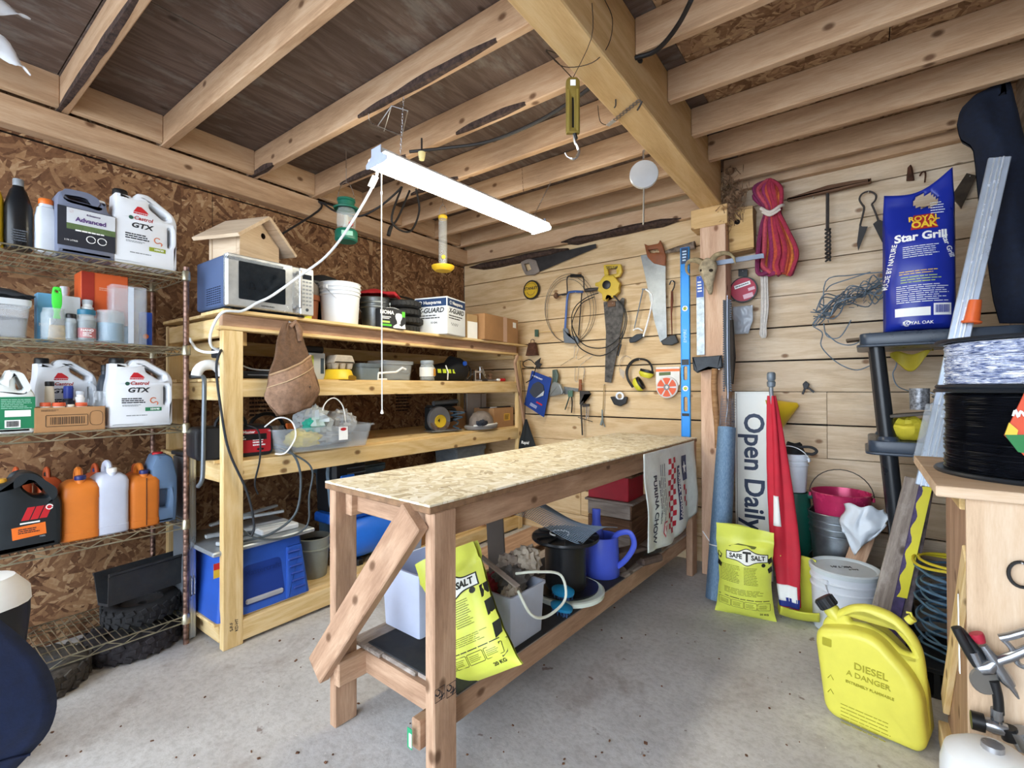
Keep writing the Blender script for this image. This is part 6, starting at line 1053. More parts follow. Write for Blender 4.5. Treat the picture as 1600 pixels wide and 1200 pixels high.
t = wall('pliers', 'black handled tin snips hanging at the top of the blue package', 'snips', 832, 570, 3.47); wire(t, 'handle', [(838, 571), (828, 562), (818, 566), (820, 573), (834, 574)], .0045, BLACK); wire(t, 'handle', [(838, 572), (832, 590), (822, 598)], .0045, BLACK); plate(t, 'jaws', [(836, 566), (845, 559), (843, 567), (847, 569), (840, 577)], DBLADE, .01); nail(t, 826, 563, .05)
t = wall('blister_pack', 'tilted blue blister pack with dark grinding disc on the left of the board wall', 'package', 841, 614, 3.475); plate(t, 'card', [(831, 579), (862, 591), (850, 652), (819, 632)], pm('#1f3f8c', .4), .004, .004); plate(t, 'disc', [(834, 600), (842, 596), (850, 602), (851, 613), (845, 621), (835, 621), (828, 612)], pm('#3a3f4a', .5), .012, .012, y=-.006); o = WM[t.name].translation
plate(t, 'white_wedge', [(838, 622), (852, 610), (850, 618)], pm('#b9c2cc', .4), .002, y=-.013); plate(t, 'red_mark', [(839, 627), (848, 632), (847, 634), (838, 629)], RED, .002, y=-.004); q = W3(t, [(840, 590)])[0]; txt('MASTERCRAFT', .017, q + V((0, -.004, 0)), t, PWHITE, rot=(90, 21, 0), bold=.02); lines(t, 0, 0, .08, .03, 3, 0, pm('#c9d4e8', .5), seed=3, M=Mx.Translation(W3(t, [(834, 634)])[0] + V((0, -.003, 0))) @ Mx.Rotation(rad(25), 4, 'Y')); nail(t, 846, 587, .04)
t = wall('block_plane', 'grey steel hand plane hung beside the tilted blue package', 'plane', 870, 600, 3.47); plate(t, 'body', [(863, 600), (868, 596), (876, 600), (881, 612), (880, 616), (860, 619)], pm('#8f9494', .4, .5, .15), .04, .006, [], .006); plate(t, 'handle', [(864, 578), (870, 577), (873, 586), (871, 598), (864, 600)], pm('#5a6a62', .4, .3), .03, .006, [], .006); wire(t, 'sole', [(859, 620), (881, 615)], .006, STEEL, 2); nail(t, 867, 578, .04)
t = wall('try_square', 'steel square blade hanging behind the clamp', 'square', 893, 608); plate(t, 'blade', [(881, 604), (904, 607), (903, 612), (882, 610)], BLADE, .004); plate(t, 'tongue', [(882, 606), (888, 607), (887, 616), (882, 616)], BLADE, .006); nail(t, 885, 606)
t = wall('pliers', 'pliers with one green and one black handle below the steel square', 'pliers', 890, 628, 3.485); wire(t, 'handle', [(891, 615), (888, 625), (883, 640)], .006, pm('#3a4a44', .5), 3); wire(t, 'handle', [(892, 615), (894, 628), (893, 645)], .006, BLACK, 3); plate(t, 'head', [(888, 610), (895, 610), (895, 620), (888, 620)], pm('#5a7a6a', .4, .4), .014, .004); nail(t, 891, 612, .03)
t = wall('bar_clamp', 'bar clamp with brown wooden handle hung upright on the board wall', 'clamp', 908, 635, 3.475); wire(t, 'handle', [(907, 593), (907, 610)], [.012, .015], SAWH, 1, sp=False, k=10); wire(t, 'bar', [(907, 610), (908, 640), (910, 680)], [.009, .008, .007], IRON, 1, sp=False); plate(t, 'jaw', [(907, 611), (920, 611), (924, 616), (914, 617), (911, 633), (906, 632)], IRON, .02, .004, [], .004); plate(t, 'jaw', [(909, 631), (921, 631), (921, 635), (911, 636)], IRON, .02, .003, [], .003); wire(t, 'screw', [(917, 631), (916, 655)], .005, STEEL, 2); wire(t, 'screw', [(920, 631), (919, 655)], .003, STEEL, 2); wire(t, 'tommy_bar', [(903, 652), (926, 659)], .003, IRON, 2); nail(t, 909, 600, .03)
t = wall('screwdriver', 'grey handled nail punch hanging alone right of the bar clamp', 'tool', 942, 635); wire(t, 'shank', [(944, 601), (942, 640)], .004, pm('#a58a5a', .5, .3), 2); wire(t, 'handle', [(941, 640), (941, 655), (939, 664)], [.006, .007, .011], pm('#7c8a8a', .5), 1, sp=False, k=8); wire(t, 'fork', [(941, 655), (945, 667)], .004, pm('#7c8a8a', .5), 2); nail(t, 944, 601)
t = wall('grinder_guard', 'black half round grinder guard with steel collar on the board wall', 'guard', 968, 622, 3.49); plate(t, 'guard_shell', [(954, 620), (961, 619), (966, 624), (973, 624), (978, 619), (981, 621), (979, 630), (970, 635), (960, 632)], BLACK, .03, .008, [], .006); p = W3(t, [(969, 619)])[0]; build(B().lathe([(.02, -.01), (.034, -.01), (.034, .01), (.02, .01)], 20, p, Mx.Rotation(rad(90), 4, 'X'), closed=True), 'collar', STEEL, t); nail(t, 968, 614, .02)
t = wall('ear_muffs', 'yellow and black ear muffs hanging on the board wall', 'ear muffs', 1000, 585, 3.48); wire(t, 'headband', [(989, 605), (981, 592), (980, 577), (988, 565), (1000, 561), (1012, 564), (1019, 575), (1018, 588)], [.010] * 8 + [.012] * 12 + [.008] * 30, BLACK, 5, k=8)
for u, v, a in ((1010, 583, 75), (998, 600, 30)): e = build(B().lathe([(0, -.035), (.035, -.032), (.048, -.012), (.05, 0), (.046, .006), (.03, .008), (0, .008)], 22, sx=1.15, sy=.8), 'ear_cup', pm('#d6cf3a', .4), t, M=Mx.Translation(W3(t, [(u, v)])[0]) @ Mx.Rotation(rad(90 - a), 4, 'Y') @ Mx.Rotation(rad(90 if 0 else 0), 4, 'X')); build(B().lathe([(.03, .008), (.046, .008), (.046, .024), (.03, .024)], 20, sx=1.15, sy=.8, closed=True), 'cushion', BLACK, e)
nail(t, 1000, 562, .03)
t = wall('safety_glasses', 'clear safety glasses hanging behind the ear muffs', 'glasses', 972, 572); wire(t, 'temple', [(986, 560), (978, 556), (970, 562), (968, 580), (974, 591)], .003, clear('#c9b8a4', .9), 4); plate(t, 'lens', [(968, 575), (976, 580), (975, 592), (969, 586)], clear('#d9d4cc', .6), .004, .004); nail(t, 980, 557)
t = wall('line_pack', 'orange round trimmer line pack on a white card', 'package', 1043, 602, 3.49); plate(t, 'card', [(1025, 574), (1062, 573), (1062, 600), (1055, 612), (1030, 612), (1025, 600)], pm('#e4e2dc', .5), .004, .004); plate(t, 'orange_strip', [(1025, 577), (1062, 576), (1062, 580), (1025, 581)], ORANGE, .002, y=-.003); plate(t, 'green_strip', [(1030, 582), (1048, 581), (1048, 586), (1030, 587)], pm('#5a6a3a', .5), .002, y=-.003); p = W3(t, [(1043, 605)])[0]; r = .074
build(B().lathe([(0, 0), (r * 1.08, 0), (r * 1.08, .014), (r, .018), (0, .018)], 32, p, Mx.Rotation(rad(90), 4, 'X')), 'clear_shell', pm('#d9d4d0', .3), t); b = B()
for k in range(6): a0 = 60 * k + 8; b.prism([(r * .28 * math.cos(rad(a)), r * .28 * math.sin(rad(a))) for a in (a0 + 40, a0 + 4)] + [(r * .94 * math.cos(rad(a)), r * .94 * math.sin(rad(a))) for a in (a0 - 2, a0 + 10, a0 + 22, a0 + 34, a0 + 46)], .004)
for k in range(6):
    a0 = 60 * k + 8; build(B().prism([(r * .28 * math.cos(rad(a)), r * .28 * math.sin(rad(a))) for a in (a0 + 40, a0 + 4)] + [(r * .94 * math.cos(rad(a)), r * .94 * math.sin(rad(a))) for a in (a0 - 2, a0 + 10, a0 + 22, a0 + 34, a0 + 46)], .004), 'orange_segment', pm('#dc5a2c', .45), t, sm=False, M=Mx.Translation(p + V((0, -.02, 0))))
build(B().lathe([(.012, -.002), (.022, -.002), (.022, .002), (.012, .002)], 16, p + V((0, -.022, 0)), Mx.Rotation(rad(90), 4, 'X'), closed=True), 'centre_ring', GREYP, t); nail(t, 1043, 574)
t = wall('coat_hanger', 'bent thin wire hanger hanging under the coil of wire', 'hanger', 895, 560); wire(t, 'wire', [(898, 540), (897, 558), (875, 572)], .002, STEEL, 2, sp=False); wire(t, 'wire', [(905, 541), (900, 560), (904, 562), (920, 552)], .002, STEEL, 2, sp=False); wire(t, 'wire', [(926, 556), (907, 570), (907, 574)], .002, STEEL, 2, sp=False); nail(t, 899, 541)
t = wall('wire_clip', 'pair of thin wire clips hanging above the bar clamp', 'clip', 906, 585); wire(t, 'clip_wire', [(899, 574), (898, 592), (902, 596), (904, 575)], .0018, STEEL); wire(t, 'clip_wire', [(909, 574), (914, 577), (911, 596), (913, 577)], .0018, STEEL); nail(t, 905, 574)
t = wall('drawstring_bag', 'small black drawstring bag with white lettering hanging at the left end of the board wall', 'bag', 822, 655, 3.42); P = W2(t, [(819, 651), (842, 690), (846, 705), (800, 705), (806, 685)]); BG = pm('#1e2326', .8, 0, .15)
zb = P[2][1]; build(B().grid(lambda a, c: ((P[4][0] + (P[1][0] - P[4][0]) * a) * (.08 + 1.05 * c), -.05 * math.sin(a * math.pi) * c - .006 * math.sin(a * 14) * (1 - c * .5), zb * 1.3 * c), 22, 14).grid(lambda a, c: ((P[4][0] + (P[1][0] - P[4][0]) * a) * (.08 + 1.05 * c), .04 * math.sin(a * math.pi) * c, zb * 1.3 * c), 22, 14), 'pouch', BG, t); txt('Rapid', .036, (.025, -.055, zb * .74), t, PWHITE, bold=.02, shear=.2); wire(t, 'drawstring', [(820, 652), (820, 610), (813, 570), (814, 564)], .0025, BLACK); nail(t, 813, 564, .12)
# bark ledge log and things on the post
t = wall('branch', 'short bark covered branch end lying along the board wall beside the blue level', 'branch', 1065, 389, 3.46); wire(t, 'branch_body', [(1040, 394), (1060, 389), (1086, 383)], [.012, .022, .03], pm('#7d6f62', .9, 0, .5, 30, .4), 1, sp=False, k=10)
YP = 3.295
t = wall('steel_rule', 'grey steel rule with blue label hanging on the post', 'ruler', 1094, 490, YP); plate(t, 'rule', [(1088, 432), (1100, 430), (1101, 554), (1089, 555)], pm('#aab4b8', .45, .5, .3, 30), .003); plate(t, 'blue_label', [(1088.5, 432), (1099.5, 431), (1099.5, 464), (1088.5, 465)], pm('#1e4fa8', .4), .002, y=-.0025); lines(t, 0, WM[t.name].inverted() @ at(1094, 448, y=YP) and (at(1094, 448, y=YP).z - WM[t.name].translation.z), .03, .08, 4, -.004, PWHITE, seed=2); nail(t, 1094, 434)
t = wall('goat_skull', 'weathered animal skull with curled horns mounted on the post', 'skull', 1106, 430, 3.24); BN = pm('#b8a98c', .85, 0, .3, 30, .4)
b = B(); rings = []
for (u, v, rx, ry, dy) in ((1106, 404, 5, .03, .01), (1106, 411, 13, .05, 0), (1107, 420, 15, .055, -.01), (1108, 432, 11, .05, -.02), (1109, 444, 7, .035, -.02), (1110, 454, 4.5, .022, -.01), (1110, 460, 2.5, .012, 0)):
    c0 = W3(t, [(u, v)])[0]; hw_ = abs(at(u + rx, v, y=3.24).x - at(u, v, y=3.24).x); rings.append([(c0.x + hw_ * math.cos(a), dy - ry * math.sin(a) * (1 + .15 * math.cos(3 * a)), c0.z) for a in [2 * math.pi * k / 16 for k in range(16)]])
build(b.loft(rings), 'cranium', BN, t)
for pts in ([(1098, 411), (1090, 407), (1080, 407), (1073, 413), (1073, 424), (1078, 430)], [(1112, 408), (1118, 400), (1128, 396), (1138, 396), (1146, 402), (1149, 412)]): wire(t, 'horn', pts, [.022 - .0007 * k for k in range(26)], pm('#9c8c6c', .9, 0, .3, 40, .5), 5, k=10)
for u in (1100, 1114): build(B().lathe([(0, -.012), (.012, -.006), (.012, .006), (0, .012)], 10, W3(t, [(u, 425)])[0] + V((0, -.052, 0))), 'eye_socket', pm('#2e261e', .9), t)
t = wall('steel_bar', 'flat grey steel bar nailed across beside the skull', 'bar', 1158, 405, 3.285); plate(t, 'bar_body', [(1118, 408), (1193, 396), (1194, 403), (1119, 415)], pm('#7d8798', .45, .5, .15), .012)
t = wall('axe', 'axe with dark head and long wooden handle hanging on the post', 'axe', 1106, 570, 3.25); plate(t, 'axe_head', [(1082, 558), (1104, 557), (1128, 555), (1129, 574), (1122, 577), (1108, 575), (1090, 583), (1084, 578)], pm('#3f4348', .55, .6, .3, 20), .028, .002, [], .007); wire(t, 'handle', [(1117, 576), (1116, 600), (1118, 635), (1121, 668), (1122, 700)], [.020] * 17, SAWH if 0 else wood('axe_handle', '#7a5638', '#98714c', '#b08a60', '#4a3020', .95), 4, k=10); 
for u in (1106, 1124): nail(t, u, 577, .06)
t = wall('saw_chain', 'long black chainsaw chain and bar hanging at the right side of the post', 'chain', 1135, 540, 3.27); plate(t, 'guide_bar', [(1130, 470), (1141, 467), (1142, 600), (1138, 618), (1133, 600)], pm('#23262a', .4, .4, .2), .008, .004); b = B(); o = WM[t.name].translation
for k in range(40):
    for u in (1131, 1142): q = at(u, 470 + k * 3.6, y=3.27) - o; b.box(q, (.010, .012, .010), .001)
build(b, 'chain_links', pm('#3a3d42', .35, .7, .2), t, sm=False); wire(t, 'light_wire', [(1137, 462), (1137, 540), (1138, 625), (1134, 660)], .003, pm('#aab2c4', .4, .5), 4, y=-.01); wire(t, 'bark_rag', [(1143, 500), (1145, 560), (1144, 600)], [.012, .018, .008], pm('#2c2622', .9, 0, .4), 1, sp=False); nail(t, 1137, 468, .03)
# ================================================================== right part of the back wall
t = wall('nest_box', 'plain wooden nest box with round hole hanging beside the post', 'birdhouse', 1158, 358, 3.40)
plate(t, 'front_panel', [(1138.5, 332), (1176, 326), (1178.5, 386), (1140, 394)], wood('nest_box_pine', '#b9935c', '#d6b27a', '#e2c490', '#7a5328', .93, ring=3), .018, 0, [[(1152 + 5 * math.cos(a), 347 + 4.6 * math.sin(a)) for a in [2 * math.pi * k / 14 for k in range(14)]]]); P = W2(t, [(1138.5, 332), (1176, 326), (1178.5, 386), (1140, 394)])
NBW = wood('nest_box_shaded_pine', '#8f7450', '#ab8c62', '#bf9f74', '#60441f', .95)  # the front's pine coloured darker, shade of the sides put into the wood
plank('side_panel', (P[1][0] - .01, .06, P[2][1]), (P[1][0] - .006, .06, P[1][1] + .01), .018, .11, NBW, t, side=(0, 1, 0), world=False); plank('side_panel', (P[0][0] + .01, .06, P[3][1]), (P[0][0] + .01, .06, P[0][1]), .018, .11, NBW, t, side=(0, 1, 0), world=False); plank('roof_board', (P[0][0] - .004, .055, P[0][1] + .012), (P[1][0] + .004, .055, P[1][1] + .008), .14, .018, NBW, t, world=False); plank('floor_board', (P[3][0], .06, P[3][1] + .0), (P[2][0] - .006, .06, P[2][1] + .0), .11, .016, NBW, t, world=False); build(B().box((0, .06, (P[1][1] + P[2][1]) / 2), (.10, .09, .2)), 'dark_inside', pm('#241a12', .9), t, sm=False)
# hank of coloured rope
t = wall('rope_hank', 'hank of red purple and orange rope hung from a nail', 'rope', 1210, 340, 3.43); RC = [pm(c, .85, 0, .2, 60, .3) for c in ('#a8324a', '#c2543a', '#8f2f5c', '#d07a3a', '#7a2a52', '#b84a5a')]; rr = random.Random(2)
for k in range(22):
    f = k / 21; x0 = 1178 + 44 * f; x2 = 1184 + 62 * f; y_ = -.05 + .07 * rr.random()
    wire(t, 'strand', [(1200 + 8 * f, 283 + 6 * abs(f - .5), y_), (x0, 296 + 10 * rr.random(), y_ - .01), (1193 + 28 * f, 322, y_ * .6), (1196 + 22 * f, 334, y_ * .5), (1190 + 38 * f, 355, y_), (x2, 385 + 12 * rr.random(), y_), (x2 - 4 * f - 2 * rr.random(), 415 + 12 * rr.random(), y_), (1200 + 34 * f, 426 + 10 * f * rr.random(), y_)], .0115 + .003 * rr.random(), RC[rr.randrange(6)], 5, k=7)
wire(t, 'white_tie', [(1192, 330, -.06), (1206, 337, -.075), (1222, 326, -.06), (1222, 322, .02), (1200, 328, .03), (1192, 330, -.06)], .011, pm('#d9cfc6', .8), 4, k=8); wire(t, 'white_tie', [(1194, 335, -.06), (1206, 341, -.07), (1221, 331, -.06)], .009, pm('#d9cfc6', .8), 4, k=8); nail(t, 1204, 284, .1)
t = wall('white_rope', 'bundle of frayed white rope hanging below the coloured hank', 'rope', 1194, 470, 3.46)
for k in range(8): x = 1190 + 1.3 * k; wire(t, 'strand', [(1184 + 3.4 * k, 417), (1188 + 1.6 * k, 424 + (k % 3)), (x, 445), (x + (k % 2), 480), (1189 + 1.1 * k, 510), (1188 + 1.3 * k, 522), (1192 + .4 * k, 528)], .0055, pm('#cfcac4', .85, 0, .1, 60, .2), 4, k=6, y=-.004 * (k % 3))
wire(t, 'binding', [(1184, 419), (1194, 424), (1206, 417)], .008, pm('#d6d0c8', .85), 4); nail(t, 1196, 418, .07)
t = wall('saw_blade_pack', 'round red saw blade pack in black holder on the right board wall', 'package', 1162, 453, 3.49); p = W3(t, [(1162, 453)])[0]; r = abs(at(1184, 453, y=3.49).x - at(1140, 453, y=3.49).x) / 2
build(B().lathe([(0, 0), (r, 0), (r, .014), (0, .014)], 36, p, Mx.Rotation(rad(90), 4, 'X')), 'holder', BLACK, t); build(B().lathe([(0, 0), (r * .9, 0), (r * .9, .003), (0, .003)], 36, p + V((0, -.014, 0)), Mx.Rotation(rad(90), 4, 'X')), 'red_face', pm('#b02844', .45), t); plate(t, 'hang_tab', [(1154, 421), (1168, 421), (1168, 432), (1154, 432)], BLACK, .014); build(B().box((-.005, -.0185, .03), (.10, .002, .024), 0, (0, rad(-14), 0)), 'name_field', PWHITE, t, sm=False); lines(t, 0, 0, .085, .012, 1, 0, INK, M=Mx.Translation((-.005, -.0203, .03)) @ Mx.Rotation(rad(-14), 4, 'Y')); build(B().box((.03, -.0185, -.045), (.06, .002, .03), 0, (0, rad(-14), 0)).box((.05, -.0185, .0), (.04, .002, .02), 0, (0, rad(-14), 0)), 'white_field', pm('#e2b8c4', .5), t, sm=False); nail(t, 1161, 424)
t = wall('clear_packet', 'crumpled clear plastic packet pinned beside the saw chain', 'packet', 1160, 500, 3.49); P = W2(t, [(1145, 480), (1177, 521)]); PL = clear('#c6d0dc', 1.2)
build(B().grid(lambda a, c: (P[0][0] + (P[1][0] - P[0][0]) * (a * (1 - .25 * (c > .55) * (c - .55) * 2)), -.012 - .014 * noise.noise(V((a * 5, c * 5, 3))), P[0][1] + (P[1][1] - P[0][1]) * c), 14, 16), 'packet_film', PL, t, sol=.002); plate(t, 'dark_content', [(1151, 488), (1162, 486), (1162, 505), (1152, 506)], pm('#6f7884', .5), .01, .004); nail(t, 1175, 478)
t = wall('auger', 'rusty hand auger with long wooden T handle on the right board wall', 'auger', 1293, 300, 3.47); plate(t, 'handle', [(1230, 310), (1262, 300), (1293, 290), (1330, 283), (1361, 279), (1362, 286), (1300, 301), (1262, 308), (1231, 315)], DARKW, .035, .002, [], .012); wire(t, 'shank', [(1293, 298), (1293, 330), (1293, 360)], .009, IRON, 2, k=8); b = B(); o = WM[t.name].translation; z0, z1 = at(1293, 358, y=3.47).z - o.z, at(1293, 408, y=3.47).z - o.z
for ph in (0, math.pi): b.tube([(.012 * math.cos(ph + k * .5), .012 * math.sin(ph + k * .5), z0 + (z1 - z0) * k / 50) for k in range(51)], .006, 6)
build(b, 'twist', IRON, t); nail(t, 1270, 306, .06); nail(t, 1325, 291, .06)
t = wall('sheep_shears', 'old dark sheep shears hanging open on the right board wall', 'shears', 1360, 345, 3.495); wire(t, 'spring_bow', [(1349, 322), (1343, 312), (1347, 303), (1358, 299), (1368, 304), (1368, 312), (1362, 319)], .005, IRON, 5); wire(t, 'arm', [(1349, 321), (1350, 328), (1344, 352)], .005, IRON, 3); wire(t, 'arm', [(1362, 319), (1367, 330), (1373, 346)], .005, IRON, 3); plate(t, 'shear_blade', [(1343, 350), (1347, 354), (1356, 354), (1341, 392), (1339, 380)], DBLADE, .004); plate(t, 'shear_blade', [(1364, 350), (1373, 343), (1380, 346), (1386, 372), (1386, 386), (1378, 378)], DBLADE, .004); nail(t, 1357, 300)
t = wall('iron_hook', 'small rusty iron hasp high on the wall above the blue bag', 'hook', 1421, 270); plate(t, 'hasp', [(1416, 283), (1418, 262), (1423, 257), (1426, 262), (1429, 282)], RUST, .014, .004, [], .004); wire(t, 'small_hook', [(1437, 275), (1441, 269), (1446, 270), (1445, 285)], .004, RUST)
t = wall('iron_plate', 'dark rusty iron plate hanging at a slant behind the jacket', 'plate', 1507, 300); plate(t, 'plate_body', [(1510, 271), (1526, 275), (1502, 326), (1487, 306)], pm('#4a3f34', .8, .3, .3, 20), .012, .003); nail(t, 1515, 276)
t = wall('wall_clip', 'black clothes peg clip nailed to the right board wall', 'clip', 1260, 606); plate(t, 'clip_head', [(1254, 600), (1259, 595), (1265, 600), (1262, 608), (1256, 608)], pm('#262a30', .5), .02, .004, [], .005); wire(t, 'leg', [(1258, 606), (1254, 616)], .006, pm('#262a30', .5), 2); wire(t, 'leg', [(1263, 606), (1272, 613)], .006, pm('#262a30', .5), 2)
# barbed wire
t = wall('barbed_wire', 'tangled bundle of rusty grey barbed wire hanging beside the plastic rack', 'wire', 1335, 480, 3.38); rr = random.Random(5); BW = pm('#6f8090', .5, .3, .3, 30)
main = [(1276, 494), (1300, 478), (1330, 462), (1362, 450), (1392, 438)]
for k in range(16):
    a = rr.uniform(0, 1); P = []
    for i in range(7):
        f = i / 6; u = 1275 + 115 * f + rr.uniform(-8, 8); v = 492 - 55 * f + rr.gauss(0, 13 if k > 6 else 5); P.append((u, v, rr.uniform(-.07, .07)))
    wire(t, 'strand', P, .0034, BW, 5, k=5)
for P in ([(1281, 493), (1270, 508), (1285, 520), (1283, 540), (1300, 560), (1320, 573), (1340, 578), (1360, 571)], [(1290, 455), (1300, 445), (1330, 435), (1360, 425)], [(1290, 520), (1310, 536), (1335, 538), (1360, 520)], [(1288, 500), (1290, 440), (1330, 430), (1380, 425)], [(1287, 505), (1292, 525), (1312, 527), (1330, 500)]): wire(t, 'strand', P, .0034, BW, 5, k=5)
b = B()
for k in range(70):
    q = W3(t, [(1275 + rr.random() * 115, 0)])[0]; f = rr.random(); q = W3(t, [(1278 + 112 * f, 494 - 55 * f + rr.gauss(0, 12))])[0] + V((0, rr.uniform(-.06, .05), 0)); d = V((rr.gauss(0, 1), rr.gauss(0, 1), rr.gauss(0, 1))).normalized() * .014; b.tube([q - d, q + d], .0018, 4)
build(b, 'barbs', BW, t, sm=False)['kind'] = 'stuff'; nail(t, 1330, 462, .14)
# charcoal bag on the rack
p = at(1436, 506, y=2.93); RZT = 1.5065; L_, w, h = fit(1379, 285, 1496, 500, y=2.95); w *= .98; h = at(1420, 280, y=2.95).z - RZT
t = thing('charcoal_bag', 'tall dark blue charcoal bag with a carry hole standing on the black plastic rack', 'bag', (L_.x, 3.03, RZT), 4, None); BB = pm('#1c2f9a', .32, 0, .06)
def cbw(c): return w / 2 * (1 if c < .8 else 1 - .12 * (c - .8) * 5 * .4)
def cbs(x, z):
    c = min(1, max(0, z / h)); a = min(1, max(0, .5 + x / (2 * cbw(c)))); k = max(0, math.sin(a * math.pi)) ** .45
    return -(.004 + .085 * k * (min(1, c / .05) ** .5) * (1 if c < .62 else max(.05, 1 - (c - .62) / .30) ** .8)) - .012 * noise.noise(V((x * 9, z * 8, 6))) * (.3 + c)
def top(a): return h * (.95 + .11 * a - .07 * math.sin(a * 3.14))
def cbg(sg): return lambda a, c: ((a - .5) * 2 * cbw(c), cbs((a - .5) * 2 * cbw(c) * .999, c * h) * sg, c * top(a))
HX, HZ, HR = .03, h * .865, .038
b = B(); b.grid(cbg(1), 30, 44); f_ = [f for f in b.f if ((sum(b.v[i].x for i in f) / 4 - HX) / (HR * 1.3)) ** 2 + ((sum(b.v[i].z for i in f) / 4 - HZ) / HR) ** 2 > 1]; b.f = f_; b.m = [0] * len(f_); n1 = len(b.f); b.grid(cbg(-1), 30, 44)
f_ = b.f[:n1] + [f for f in b.f[n1:] if ((sum(b.v[i].x for i in f) / 4 - HX) / (HR * 1.3)) ** 2 + ((sum(b.v[i].z for i in f) / 4 - HZ) / HR) ** 2 > 1]; b.f = f_; b.m = [0] * len(f_); build(b, 'bag_body', BB, t, sol=.0015)
cf = lambda o, e=.002: conform(o, cbs, e)
YL_ = pm('#f0c63a', .5); cf(build(B().grid(lambda a, c: (.05 * w + (a - .5) * .34 * w * (1.1 - .3 * c), 0, .663 * h + .10 * h * c), 10, 6), 'red_badge', pm('#a8282a', .5), t, sm=False)); cf(txt('ROYAL', .036, (.05 * w, 0, .735 * h), t, YL_, bold=.03), .0035); cf(txt('OAK', .044, (.05 * w, 0, .692 * h), t, YL_, bold=.04), .0035)
cf(txt('Star Grill', .052, (-.0 * w, 0, .615 * h), t, PWHITE, bold=.035), .003); cf(txt('Star Grill', .030, (.37 * w, 0, .54 * h), t, PWHITE, rot=(90, 72, 0), bold=.02), .003)
cf(txt('MADE BY NATURE', .026, (-.42 * w, 0, .44 * h), t, PWHITE, rot=(90, -80, 0), bold=.02), .003)
for x, z, lw, lh, n_, m in ((-.0, .52 * h, .5 * w, .08 * h, 6, PWHITE), (.0, .385 * h, .6 * w, .03 * h, 2, YL_), (.02 * w, .34 * h, .6 * w, .05 * h, 3, pm('#b9cf5a', .5)), (.02 * w, .245 * h, .72 * w, .12 * h, 9, PWHITE), (.25 * w, .80 * h, .2 * w, .09 * h, 5, PWHITE)): cf(lines(t, x, z, lw, lh, n_, 0, m, seed=int(z * 99) + n_, fill=.3), .003)
cf(build(B().grid(lambda a, c: (-.36 * w + .48 * w * a, 0, .10 * h + .055 * h * c), 8, 2), 'white_panel', PWHITE, t, sm=False), .003); cf(build(B().grid(lambda a, c: (.16 * w + .25 * w * a, 0, .10 * h + .075 * h * c), 6, 2), 'barcode_field', PWHITE, t, sm=False), .003); cf(bars(t, .285 * w, .14 * h, .2 * w, .05 * h, 0, pm('#1c2f9a', .5)), .005); cf(txt('ROYAL OAK', .02, (-.05 * w, 0, .055 * h), t, PWHITE, bold=.02), .003); cf(build(B().tube(arc(-.2 * w, .055 * h, .012, 0, 300, 10), .0025, 5), 'recycle_mark', PWHITE, t), .003)
# things on the lower tier of the rack
t = thing('plastic_sacks', 'yellow plastic sacking bundled on the lower tier of the rack', 'sack', (at(1418, 672, y=2.98).x, 2.98, .987)); crumple_o = None
build(B().grid(lambda a, c: ((V((math.cos(2 * math.pi * a) * math.cos((c - .5) * math.pi), math.sin(2 * math.pi * a) * math.cos((c - .5) * math.pi), math.sin((c - .5) * math.pi)))) * (1 + .3 * noise.noise(V((a * 7, c * 6, 2))))) * V((1, 1, 1)).length * .0 + V((math.cos(2 * math.pi * a) * math.cos((c - .5) * math.pi) * .085, math.sin(2 * math.pi * a) * math.cos((c - .5) * math.pi) * .07, max(0, .055 + math.sin((c - .5) * math.pi) * .06))) * (1 + .25 * noise.noise(V((math.cos(6.28 * a) * 2, math.sin(6.28 * a) * 2, c * 5)))), 28, 14, True), 'sack_folds', pm('#d3c33a', .5, 0, .15, 14), t, ang=25)
t = thing('grey_board', 'dusty grey board lying across the yellow sacking', 'board', at(1415, 647, y=2.93)); plank('board_body', at(1390, 650, y=2.93), at(1455, 645, y=2.93), .10, .014, pm('#5a544e', .8, 0, .2), t)
t = thing('tin_cup', 'speckled metal mug standing on the grey board in the rack', 'mug', at(1437, 640, y=2.93)); build(B().lathe([(0, 0), (.036, 0), (.038, .10), (.035, .10), (.033, .004), (0, .004)], 20), 'cup_body', pm('#8d9096', .4, .4, .6, 70), t); build(B().tube([(.036, 0, .08), (.06, 0, .07), (.06, 0, .04), (.037, 0, .025)], .004, 6), 'handle', STEEL, t)
t = thing('yellow_cloth', 'yellow cloth hanging under the top tier of the rack', 'cloth', at(1420, 560, y=3.2)); o = WM[t.name].translation; build(B().grid(lambda a, c: (-.075 + .17 * a, .02 * math.sin(a * 6), .03 - .09 * c * math.sin(a * 3.1 + .2) + .01 * math.sin(a * 9)), 14, 6), 'cloth_body', pm('#b9a62c', .6, 0, .15), t, sol=.003)
t = thing('wire_end', 'loose curl of wire hanging under the top tier of the rack', 'wire', at(1405, 590, y=3.3)); build(B().tube(spline([at(u, v, y=3.3) for u, v in ((1403, 555), (1400, 572), (1395, 585), (1402, 603), (1420, 611))], 5), .003, 5), 'wire_body', BW, t, world=True)
t = thing('storage_box', 'dark box with grey lid at the back of the lower rack tier', 'box', (.40, 3.12, .987)); build(B().box((0, 0, .10), (.22, .26, .20), .012), 'box_body', pm('#2f3338', .5), t, sm=False); build(B().box((0, 0, .205), (.23, .27, .014), .004), 'box_lid', pm('#6a7078', .5), t, sm=False)
t = thing('flat_tray', 'small brown board under the blue bag sticking out left of the rack', 'tray', at(1345, 515, y=3.1)); plank('tray_body', V((-.07, 3.12, 1.49)), V((.06, 3.12, 1.50)), .14, .012, pm('#6b5b4a', .8), t)
